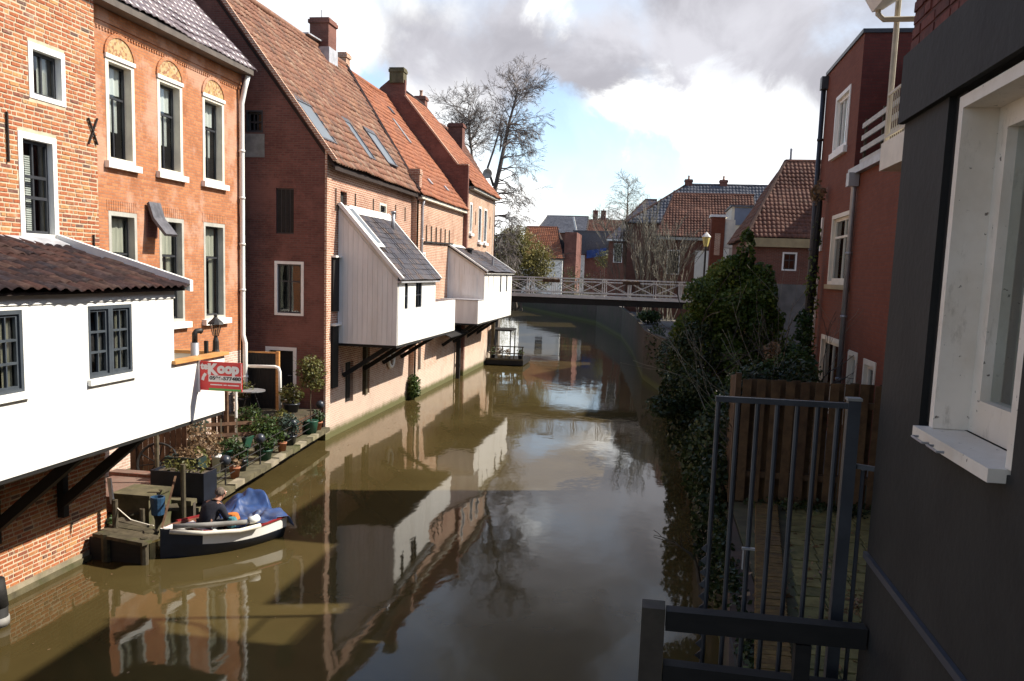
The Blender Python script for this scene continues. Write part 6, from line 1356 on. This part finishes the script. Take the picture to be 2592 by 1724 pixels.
for i, (x, y, lb, h) in enumerate(BS):
    o = thing('bare_shrub', lb, 'shrub', (x, y, 2.2), 'leafless shrubs behind the bridge'); m = MB(); rng = random.Random(70+i)
    for k in range(15): branch(m, (x+rng.uniform(-.6, .6), y+rng.uniform(-.5, .5), 2.2), (rng.gauss(0, .13), rng.gauss(0, .13), 1), h*.62, .035, 3, rng, .16, 3, -.01, .55, 4, .06, .012)
    m.build('stems', m_bark_pale, o)
FB = [(-10.7, 119, 4.2, 2.4, 2.0, 2.6, m_leaf_green, 'dark green bush on the far bank under the blue banner'), (-6.9, 109, 3.9, 1.8, 1.6, 2.3, m_leaf_dry, 'brown dry bush on the far bank, left of the bare shrubs'), (-7.3, 125, 7.6, 1.3, .9, 1.3, m_leaf_olive, 'ochre climber on the wall right of the blue banner'),
      (-.2, 60.5, 2.7, .9, .7, .5, m_leaf_green, 'bright green cushion plant on the quay beyond the bridge')]
for i, (x, y, z, rx, ry, rz, lm, lb) in enumerate(FB):
    o = thing('bush', lb, 'bush', (x, y, 2.2)); m = MB(); [m.tube([(x+k*.1, y, 2.2), (x+k*.15, y, z)], .03, 5) for k in (-2, 0, 2)]; m.build('stem', m_bark, o); leaves('foliage', o, [(x, y, z, rx, ry, rz, 1300)], .14, lm, 90+i, .2, .2)
# far ring of town trees closing the horizon behind the houses
rng = random.Random(12); fb = []
for i in range(60):
    a = math.radians(-48+i*1.62); R = 190+rng.uniform(-20, 30); fb.append((R*math.sin(a), R*math.cos(a), 2.2+rng.uniform(2, 3.5), rng.uniform(4, 7), 4, rng.uniform(3, 4.5), 260))
ft = leaves('distant_trees', None, fb, .9, m_leaf_willow, 44, .1, .3, 'stuff', clump=.2)

# ------------------------------------------------------------ right bank: red brick flats
RB = thing('brick_house', 'modern red brick flats with grey downpipe and pale window frames on the right bank', 'flats', (4, 19, 2.2))
F = FXN(4.0)          # a = -y
lo = [(-21.3, -19.05, 5.45, 7.02), (-21.5, -19.3, 2.6, 4.28), (-18.55, -17.75, 2.6, 4.15), (-17.2, -16.3, 2.6, 4.1)]
up = [(-21.95, -20.4, 8.48, 9.78)]
mb = MB(); mb.wall(F, [(-23.4, 1.8), (-14.4, 1.8), (-14.4, 7.78), (-19.5, 7.78), (-19.5, 10.6), (-23.4, 10.6)], lo+up, .3)
mb.wall(Fr((0, 23.4, 0), (-1, 0, 0), (0, 1, 0)), [(-14, 1.8), (-4.3, 1.8), (-4.3, 10.6), (-14, 10.6)], [], .3); mb.build('wall', m_brickR, RB)
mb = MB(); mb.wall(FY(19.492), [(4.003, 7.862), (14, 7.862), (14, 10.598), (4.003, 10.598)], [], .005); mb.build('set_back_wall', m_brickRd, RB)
q = MB(); q.box(3.96, 14, 19.46, 23.44, 10.6, 10.68); q.build('roof_edge', m_sash, RB); q = MB(); q.box(4.0, 14, 14.4, 19.2, 7.79, 7.86); q.build('roof', m_slate_pl, RB)
q = MB(); q.lbox(FY(19.5), 5.25, 5.9, 9.9, 10.3, 0, .06); q.build('vent_panel', m_whiteboard, RB)
wf = window(RB, F, -21.3, -19.05, 5.45, 7.02, .09, .05, mf=m_cream, ms=m_cream, cols=(2, 2), rows=(0, .72, 1), proud=.02, sill=(.02, .10, .08), sillm=m_ochre, sash=.07)
window(RB, F, -21.95, -20.4, 8.48, 9.78, .09, .05, mf=m_white, ms=m_white, cols=3, proud=.02, sill=(.05, .14, .08), sash=.07, curt=[(0, 1, 0, 1, m_curtain2, .1)])
for h in lo[1:]: window(RB, F, *h, .10, .05, mf=m_cream, ms=m_cream, cols=2 if h[1]-h[0] > 1 else 1, proud=.02, sash=.08)
backing(RB, F, -22.5, -16, 2.4, 10, .9)
for (a0, a1, b0, b1) in ((-23.1, -22.35, 6.25, 7.05), (-23.1, -22.5, 3.9, 5.6), (-23.2, -22.2, 2.4, 3.7)):
    q = MB(); q.lbox(F, a0, a1, b0, b1, .001, .05); q.build('white_panel', m_whiteboard, RB)
downpipe(RB, [(3.86, 18.95, 7.6), (3.92, 18.95, 7.4), (3.93, 18.95, 2.2)], .055, m_zinc); q = MB(); q.box(3.78, 3.98, 18.82, 19.08, 7.45, 7.72); q.build('rainwater_head', m_zinc, RB)
q = MB(); q.box(3.88, 3.995, 14.4, 19.45, 7.70, 7.84); q.build('gutter', m_zinc, RB)
downpipe(RB, [(3.92, 23.34, 10.4), (3.92, 23.34, 2.2)], .06, m_sash); q = MB(); q.box(3.84, 4.0, 23.2, 23.46, 10.25, 10.55); q.build('rainwater_head', m_sash, RB)
# roof terrace: slatted screen, white balustrade on a cream bracket, awning post
m_bal = plain('aged_white_metal', (0.50, 0.45, 0.35), 0.6, 0.15, 4)
TS = thing('slatted_screen', 'pale horizontal slat screen on the low roof of the red brick flats', 'screen', (4.2, 17.5, 7.86))
for i in range(4): q = MB(); q.box(4.02, 4.05, 16.1, 19.1, 7.9+i*.24, 8.0+i*.24); q.build('slat', m_greypaint, TS)
for y in (16.2, 17.6, 19.0): q = MB(); q.box(4.06, 4.1, y, y+.06, 7.86, 8.8); q.build('post', m_woodgrey, TS)
BL = thing('balustrade', 'aged white balustrade with thin bars over a cream box beam on the right', 'balustrade', (3.5, 15, 7.1))
q = MB(); q.box(3.5, 4.0, 13.2, 15.15, 7.31, 7.74); q.build('box_beam', m_cream, BL)
for z in (7.80, 8.46): q = MB(); q.box(3.51, 3.54, 13.2, 15.05, z, z+.04); q.build('rail', m_bal, BL)
for i in range(16): q = MB(); q.box(3.517, 3.53, 13.25+i*.115, 13.263+i*.115, 7.742, 8.46); q.build('baluster', m_bal, BL)
q = MB(); q.tube([(3.56, 15.08, 7.742), (3.56, 15.08, 10.6)], .045, 8); q.build('post', m_bal, BL)
HT = thing('tall_house', 'corner of a taller house with white eaves and curved gutter pipe above the balustrade', 'house', (6, 10, 2.2))
q = MB(); q.box(4.75, 12, 5, 14.35, 2.2, 11.0); q.build('wall', m_brickR, HT)
q = MB(); q.prism([(3.0, 15.0, 9.98), (3.16, 15.0, 9.73), (3.32, 15.0, 9.77), (4.75, 15.0, 10.75), (4.75, 15.0, 11.05), (3.05, 15.0, 10.06)], (0, -9, 0)); q.build('eaves', m_whiteboard, HT)
q = MB(); q.prism([(4.76, 15.0, 11.06), (4.76, 15.0, 11.2), (8.5, 15.0, 12.6), (12.2, 15.0, 11.2), (12.2, 15.0, 11.06)], (0, -9.8, 0)); q.build('roof', m_slate_pl, HT)
q = MB(); q.tube([(3.24, 14.95, 9.80), (3.24, 14.95, 9.69), (3.33, 14.95, 9.61), (3.9, 14.9, 9.6), (4.78, 14.3, 9.6)], .045, 8); q.build('gutter_pipe', m_bal, HT, True)
# climbing plant trunk at the far corner of the flats
CT = thing('climbing_ivy', 'dark ivy-clad trunk rising along the edge of the red brick flats', 'tree', (3.72, 22.2, 2.2)); m = MB(); m.tube([(3.78, 22, 2.2), (3.74, 22.0, 4.5), (3.78, 22.0, 6.6), (3.82, 22.05, 7.6)], [.13, .11, .09, .05], 8); m.build('trunk', m_black, CT)
leaves('crown', CT, [(3.75, 22, 3.4, .24, .24, 1.1, 700), (3.76, 22, 5.2, .17, .18, 1.2, 420), (3.8, 22, 6.6, .1, .1, .5, 120)], .09, m_leaf_ivy, 17, .3, .2, clump=4)
leaves('foliage', CT, [(3.80, 22.05, 7.6, .2, .2, .3, 110)], .1, m_leaf_dry, 18, .3, .2, clump=4)

# ------------------------------------------------------------ grey rendered house close by on the right
GH = thing('grey_house', 'dark grey rendered house wall with white window close on the right', 'house', (1.2, 2, 2.2))
m_grey = plain('charcoal_render', (0.0145, 0.014, 0.013), 0.75, 0.3, 2.6, bmp=.6, dirt=(0.025, 0.0235, 0.021), dirt_amt=.7)
F = FXN(1.2)
wy0, wy1, wz0, wz1 = 3.05, 3.93, 4.90, 6.27
mb = MB(); mb.wall(F, [(-4.74, -0.8), (5, -0.8), (5, 6.63), (-4.74, 6.63)], [(-wy1-.14, -wy0, wz0-.02, wz1+.03), (-3.38, -2.5, 2.7, 3.42)], .35)
mb.wall(Fr((0, 4.74, 0), (-1, 0, 0), (0, 1, 0)), [(-6, -0.8), (-1.552, -0.8), (-1.552, 6.63), (-6, 6.63)], [], .3); w_ = mb.build('wall', m_grey, GH)
q = MB(); q.lbox(F, -4.76, 5, 6.30, 6.63, .001, .03); q.build('band', m_grey, GH)
mb = MB(); mb.wall(F, [(-4.73, 6.632), (5, 6.632), (5, 9.2), (-4.73, 9.2)], [], .35); mb.wall(Fr((0, 4.73, 0), (-1, 0, 0), (0, 1, 0)), [(-6, 6.632), (-1.552, 6.632), (-1.552, 9.2), (-6, 9.2)], [], .3); ub = mb.build('upper_wall', m_brickRd, GH)
its = brick_field(ub, F, -4.73, -2.2, 6.64, 8.2, [], m_brickR, pitch=.0625, bh=.05, joint=.012, seed=6)
m_redbrick = piecemat('dark_red_facing_brick', [(0, (.13, .032, .022)), (.5, (.17, .042, .028)), (1, (.11, .03, .022))], .8, 20, .3)
its.sort(key=lambda t: (F.p((t[0]+t[1])/2, t[2])-Vector((1.2, 4, 6.6))).length); brick_build(its, F, ub, m_redbrick, .05, 120)
q = MB(); q.box(1.0, 6.1, -5, 4.9, 9.2, 9.35); q.build('roof', m_slate_pl, GH)
m_oldpaint, t, b = newmat('chipped_white_paint'); v = objvec(t)
c_ = mixc(t, maprange(t, noisef(t, v, 3.0, 6, .65), .35, .7, 0, 1), (.66, .58, .48), (.76, .69, .60))
c_ = mixc(t, maprange(t, noisef(t, objvec(t, (9, 9, 3)), 1.2, 8, .75), .56, .70, 0, .55), c_, (.36, .30, .23))
c_ = mixc(t, maprange(t, noisef(t, v, 26, 5, .6), .665, .70, 0, .9), c_, (.10, .075, .055))
t.links.new(c_, b.inputs['Base Color']); setin(b, Roughness=.5); bump(t, b, noisef(t, v, 40, 4, .6), .25, .003)
# window: black strip, white case, sash, sill
q = MB(); q.lbox(F, -wy1-.14, -wy1, wz0, wz1+.03, -.08, -.03); q.build('black_strip', m_black, GH)
wn = MB(); wn.lbox(F, -wy1, -wy1+.05, wz0, wz1, -.30, .0); wn.lbox(F, -wy0-.05, -wy0, wz0, wz1, -.3, 0); wn.lbox(F, -wy1+.05, -wy0-.05, wz1-.05, wz1, -.3, 0); wno = wn.build('window', m_oldpaint, GH)
s = MB(); A0, A1, B0, B1 = -wy1+.05, -wy0-.05, wz0, wz1-.05
s.lbox(F, A0, A0+.10, B0, B1, -.22, -.14); s.lbox(F, A1-.10, A1, B0, B1, -.22, -.14); s.lbox(F, A0+.1, A1-.1, B0, B0+.14, -.22, -.14); s.lbox(F, A0+.1, A1-.1, B1-.09, B1, -.22, -.14)
s.build('sash', m_oldpaint, wno)
q = MB(); q.poly([F.p(A0+.1, B0+.14, -.18), F.p(A1-.1, B0+.14, -.18), F.p(A1-.1, B1-.09, -.18), F.p(A0+.1, B1-.09, -.18)]); q.build('pane', m_glass, wno)
q = MB(); n = 12
for i in range(n): q.poly([F.p(A0+.06+i*.05, B0+.1, -.27-.012*math.sin(i*2)), F.p(A0+.06+(i+1)*.05, B0+.1, -.27-.012*math.sin(i*2+2)), F.p(A0+.06+(i+1)*.05, B1-.05, -.27-.012*math.sin(i*2+2)), F.p(A0+.06+i*.05, B1-.05, -.27-.012*math.sin(i*2))])
q.build('curtain', m_curtain2, wno)
q = MB(); q.lbox(F, -wy1-.015, -wy0-.03, wz0-.05, wz0-.002, -.13, .06); q.build('sill', m_oldpaint, wno)
q = MB(); q.tube([F.p(-3.72, wz0-.012, .10), F.p(-3.72, wz0-.012, .125), F.p(-3.58, wz0-.014, .125), F.p(-3.58, wz0-.014, .10)], .005, 6); q.tube([F.p(-3.52, wz0-.012, .10), F.p(-3.52, wz0-.012, .125), F.p(-3.40, wz0-.014, .125), F.p(-3.40, wz0-.014, .10)], .005, 6); q.build('storm_hook', m_zinc, wno)
q = MB(); q.poly([F.p(-4, 4.8, -.34), F.p(-3, 4.8, -.34), F.p(-3, 6.3, -.34), F.p(-4, 6.3, -.34)]); q.build('room', m_darkroom, GH)
q = MB(); q.lbox(F, -4.735, 5, 4.05, 4.085, .001, .022); q.build('ledge', plain('blue_grey_trim', (.05, .053, .065), .5, .1, 3), GH)
window(GH, F, -3.38, -2.5, 2.7, 3.42, .07, .08, mf=m_oldpaint, cols=2)
# ------------------------------------------------------------ landing rail and post
LD = thing('landing', 'black landing with thick timber rails at the foot of the grey house', 'landing', (.6, 4.4, 2.6))
q = MB(); q.beam((.16, 4.6, 3.665), (1.19, 4.6, 3.665), .09, .11); q.build('handrail', m_black, LD); q = MB(); q.beam((.16, 4.6, 3.36), (1.19, 4.6, 3.34), .09, .11); q.build('rail', m_black, LD)
q = MB(); q.box(.03, .155, 4.55, 4.68, -.8, 3.73); q.build('post', m_deepwall, LD); q = MB(); q.box(.84, .92, 4.56, 4.64, 2.7, 3.6); q.build('post', m_black, LD)
for i in range(8): q = MB(); q.box(.16, 1.19, 3.2+i*.17, 3.36+i*.17, 2.6, 2.66); q.build('plank', m_woodgrey, LD)
# ------------------------------------------------------------ metal gate between the gardens
GA = thing('metal_gate', 'tall grey metal bar gate with spiked edge barring the quay garden', 'gate', (.75, 4.85, 2.2))
m_gate = plain('galvanised_blue_grey', (0.055, 0.06, 0.07), 0.5, 0.2, 5, metal=.3)
zt = 4.845
q = MB(); q.beam((.37, 4.85, zt), (1.10, 4.85, zt), .035, .03); q.build('rail', m_gate, GA)
for i in range(7):
    x = .385+i*.105; q = MB(); q.tube([(x, 4.85, 2.3), (x, 4.85, zt)], .014, 8); q.build('bar', m_gate, GA)
q = MB(); q.box(1.06, 1.125, 4.82, 4.885, 2.2, zt+.03); q.build('post', m_gate, GA); q = MB(); q.box(1.055, 1.13, 4.815, 4.89, zt+.031, zt+.045); q.build('post_cap', m_concrete, GA)
q = MB(); q.tube([(1.17, 4.85, 2.3), (1.17, 4.85, 4.50)], .012, 6); q.build('bar', m_gate, GA); q = MB(); q.beam((1.126, 4.85, 4.52), (1.26, 4.77, 4.52), .025, .025); q.build('wall_bracket', m_gate, GA)
q = MB()
for i in range(22): z = 2.5+i*.07; q.poly([(.371, 4.845, z), (.371, 4.855, z), (.34, 4.85, z+.02), (.34, 4.85, z+.021)]); q.poly([(.371, 4.845, z+.05), (.34, 4.85, z+.021), (.34, 4.85, z+.02), (.371, 4.855, z+.05)]); q.poly([(.371, 4.845, z), (.34, 4.85, z+.02), (.371, 4.845, z+.05)]); q.poly([(.371, 4.855, z+.05), (.34, 4.85, z+.02), (.371, 4.855, z)])
q.build('spikes', m_gate, GA)
q = MB(); q.beam((.37, 4.85, 2.32), (1.10, 4.85, 2.32), .035, .03); q.build('rail', m_gate, GA)
q = MB(); q.beam((.56, 4.82, 4.02), (.63, 4.82, 4.02), .02, .012); q.tube([(.57, 4.82, 4.02), (.57, 4.82, 3.9)], .006, 5); q.build('latch', m_zinc, GA)
# ------------------------------------------------------------ quay garden: kerb, paving, fence, hedge
lawn = bpy.data.objects['garden_lawn']
m_pave = piecemat('garden_paver', [(0, (.16, .14, .05)), (.5, (.21, .185, .065)), (1, (.12, .115, .04))], .9, 6, .4, spots=(.05, .055, .02), spot_amt=.9, spot_scale=2.6)
m_kerb = piecemat('mossy_brick_edging', [(0, (.12, .072, .02)), (.5, (.16, .10, .028)), (1, (.095, .056, .02))], .9, 12, .4, spots=(.09, .085, .02), spot_amt=.8, spot_scale=5)
rng = random.Random(15)
for r in range(28):
    for c_ in range(11):
        x = 1.18+c_*.3+(r*.3)*.115; y = 4.95+r*.3
        if y > 12.9 or x > 4.6: continue
        q = MB(); q.hexa([(x, y, 2.214), (x+.285, y, 2.214), (x+.285, y+.285, 2.214), (x, y+.285, 2.214)]+[(x+dx, y+dy, 2.235+rng.uniform(-.006, .008)) for dx, dy in ((0.004, 0.004), (.281, 0.004), (.281, .281), (0.004, .281))]); q.build('paver', m_pave, lawn)
for i in range(80):
    y = 4.95+i*.098; x = .70+(y-4.95)*.112+.06
    q = MB(); q.beam((x, y, 2.25), (x+.30, y+.01, 2.25+rng.uniform(-.005, .008)), .088, .07); q.build('edging_brick', m_kerb, lawn)
leaves('ground_ivy', None, [(1.02, 9, 2.2, .16, 4.2, .05, 1500), (2.6, 12.7, 2.28, 1.3, .35, .1, 700)], .06, m_leaf_shade, 63, .2, 0, 'stuff', clump=2)
block('quay_edge', [(.60, 4.9), (1.24, 4.9), (1.28, 14.4), (1.28, 12.9), (1.22, 12.0)], -1.1, 2.19, m_quaybrick)
leaves('leaf_litter', None, [(2.2, 9, 2.23, 1.4, 3.6, .03, 500)], .07, m_leaf_dry, 27, 0, 0, 'stuff', clump=1.5)
FE = thing('board_fence', 'tall brown garden fence of overlapping vertical boards beyond the metal gate', 'fence', (2.6, 13, 2.2))
m_fence = piecemat('brown_fence_board', [(0, (.105, .060, .027)), (.5, (.135, .08, .036)), (1, (.09, .05, .024))], .75, 5, .3)
for i in range(14):
    x = 1.36+i*.205
    q = MB(); q.box(x, x+.125, 12.98, 13.0, 2.24, 4.06+rng.uniform(-.01, .01)); q.build('board', m_fence, FE)
    q = MB(); q.box(x+.10, x+.225, 13.14, 13.16, 2.24, 4.05+rng.uniform(-.01, .01)); q.build('board', m_fence, FE)
for z in (2.6, 3.7): q = MB(); q.box(1.36, 4.2, 13.002, 13.138, z, z+.09); q.build('rail', m_fence, FE)
q = MB(); q.box(1.26, 1.34, 12.98, 13.08, 2.2, 4.14); q.build('post', m_fence, FE)
for i in range(6): q = MB(); y = 13.1+i*.16; q.box(1.28, 1.30, y, y+.14, 2.24, 4.1-.02*i); q.build('board', m_fence, FE)
def bushy(name, label, cat, loc, blobs, size, mat, seed, stems=(), **kw):
    o = thing(name, label, cat, loc); m = MB(); rg = random.Random(seed)
    for (x, y, z, L) in stems or [(loc[0], loc[1], loc[2], 1.2)]:
        for k in range(3): branch(m, (x+rg.uniform(-.1, .1), y+rg.uniform(-.1, .1), z), (rg.gauss(0, .25), rg.gauss(0, .25), 1), L, .05, 2, rg, .4, 3, 0, .65, 4, .12, .006)
    m.build('stem', m_bark, o); leaves('foliage', o, blobs, size, mat, seed, **kw); return o
bushy('ivy_bush', 'tall dark glossy ivy bush with a pointed top on the right bank', 'bush', (1.8, 19.2, 2.2), [(1.7, 19.2, 4.5, .98, .9, 1.05, 13000), (1.12, 19.0, 5.0, .52, .6, .55, 4200), (2.12, 19.2, 5.15, .50, .5, .65, 4000), (1.9, 19.2, 6.05, .20, .22, .5, 1500), (1.6, 19.2, 5.55, .52, .4, .38, 2600), (2.4, 19.2, 4.2, .42, .5, .8, 2600), (2.75, 19.3, 3.7, .55, .5, .7, 3200), (1.5, 18.6, 3.3, 1.05, .8, .95, 6500), (.85, 18.9, 4.3, .4, .5, .6, 2400)], .078, m_leaf_ivy, 51, [(1.7, 19.2, 2.2, 2.2)], droop=.7, shell=.6, clump=2.2)
bushy('bush', 'dark low evergreen leaning over the water left of the ivy bush', 'bush', (1.2, 18, 2.0), [(.9, 18.2, 3.9, .5, .6, .7, 3300), (.75, 17.2, 3.2, .55, .7, .62, 3600), (1.2, 17.0, 2.6, .8, .9, .9, 4200), (.30, 16.6, 3.05, .3, .4, .2, 700)], .07, m_leaf_shade, 53, [(1.3, 17.6, 2.0, 1.5)], droop=.4, clump=2.4)
bushy('bush', 'yellow-green rounded shrub in the middle of the right bank planting', 'bush', (2.2, 16.2, 2.2), [(2.0, 16.2, 3.55, .62, .6, .45, 2600), (2.6, 16.6, 3.7, .6, .5, .5, 2000), (1.5, 15.9, 3.1, .5, .5, .5, 1600)], .075, m_leaf_green, 55, [(2.2, 16.2, 2.2, 1.0)], clump=3)
bushy('bush', 'small dry rust brown bush among the green shrubs on the right bank', 'bush', (2.35, 17.6, 2.2), [(2.35, 17.5, 4.0, .22, .2, .32, 420)], .075, m_leaf_dry, 56, [(2.35, 17.6, 2.2, 1.3)])
bushy('bush', 'light green shrub next to the corner of the red brick flats', 'bush', (3.2, 18.5, 2.2), [(2.95, 18.5, 3.75, .42, .5, .5, 1800), (3.25, 19.6, 4.5, .22, .3, .4, 500)], .08, m_leaf_green, 57, [(3.2, 18.5, 2.2, 1.4)], clump=3)
bushy('hedge', 'dark clipped hedge right behind the brown board fence', 'hedge', (2.6, 13.9, 2.2), [(1.7, 14.0, 3.3, .5, .5, .95, 3000), (2.25, 14.0, 3.35, .45, .5, 1.0, 3000), (1.5, 14.4, 3.0, .4, .6, .8, 1800)], .07, m_leaf_shade, 58, [(1.7, 14, 2.2, .8), (2.2, 14, 2.2, .8)], clump=2)
bushy('hedge', 'shaggy ivy hedge spilling down to the water below the board fence', 'hedge', (1.2, 12.5, .3), [(1.02, 15.0, 2.4, .38, .8, .85, 2800), (1.08, 13.7, 1.9, .30, .7, 1.0, 2600), (1.12, 12.6, 1.5, .2, .5, .8, 900)], .075, m_leaf_shade, 59, [(1.15, 13.9, .3, .7)], droop=.6, clump=2.4)
bushy('hedge', 'trailing dark shrubs along the far right bank towards the bridge', 'hedge', (1.2, 28, .3), [(1.2, 22.5, 1.8, .6, 2.2, 1.2, 3000), (1.2, 27, 1.6, .5, 2.6, 1.1, 2600), (1.1, 33, 1.5, .5, 3.5, 1.0, 2200), (.9, 40, 1.7, .6, 3.5, 1.1, 2000), (.3, 47, 1.8, .6, 4, 1.2, 1600)], .12, m_leaf_shade, 60, [(1.3, 23, .3, .8), (1.3, 29, .3, .8), (1.2, 36, .3, .8)], droop=.5, clump=1.5)
# pale leafless twigs in front of the ivy
rng = random.Random(33)
for i, (x, y, z, dx, lb) in enumerate(((2.3, 15.2, 2.25, -.42, 'pale leafless shrub arching left in front of the dark ivy'), (1.7, 15.6, 2.3, -.55, 'thin bare twigs leaning over the water below the ivy'), (3.1, 17.2, 2.3, .0, 'upright pale twigs before the brick wall at right'))):
    o = thing('bare_shrub', lb, 'shrub', (x, y, z)); m = MB()
    for k in range(4): branch(m, (x+rng.uniform(-.15, .15), y+rng.uniform(-.15, .15), z), (dx+rng.gauss(0, .22), rng.gauss(0, .15), 1), 1.5 if i else 1.75, .014, 2, rng, .28, 2, .0, .62, 5, .09, .0035)
    m.build('stems', m_bark_pale, o)

# a few fallen leaves and flecks of scum drifting by the left bank
rng = random.Random(77); q = MB()
for i in range(90):
    y = rng.uniform(10, 34); x = -9.4+abs(rng.gauss(0, 1.6)); a = rng.uniform(0, 6.28); r = rng.uniform(.015, .04)
    q.poly([(x+r*math.cos(a+k*1.57)*(1 if k % 2 else .55), y+r*math.sin(a+k*1.57)*(1 if k % 2 else .55), .006) for k in range(4)], rng.random())
q.build('floating_leaves', m_leaf_dry, None, False, 'stuff')
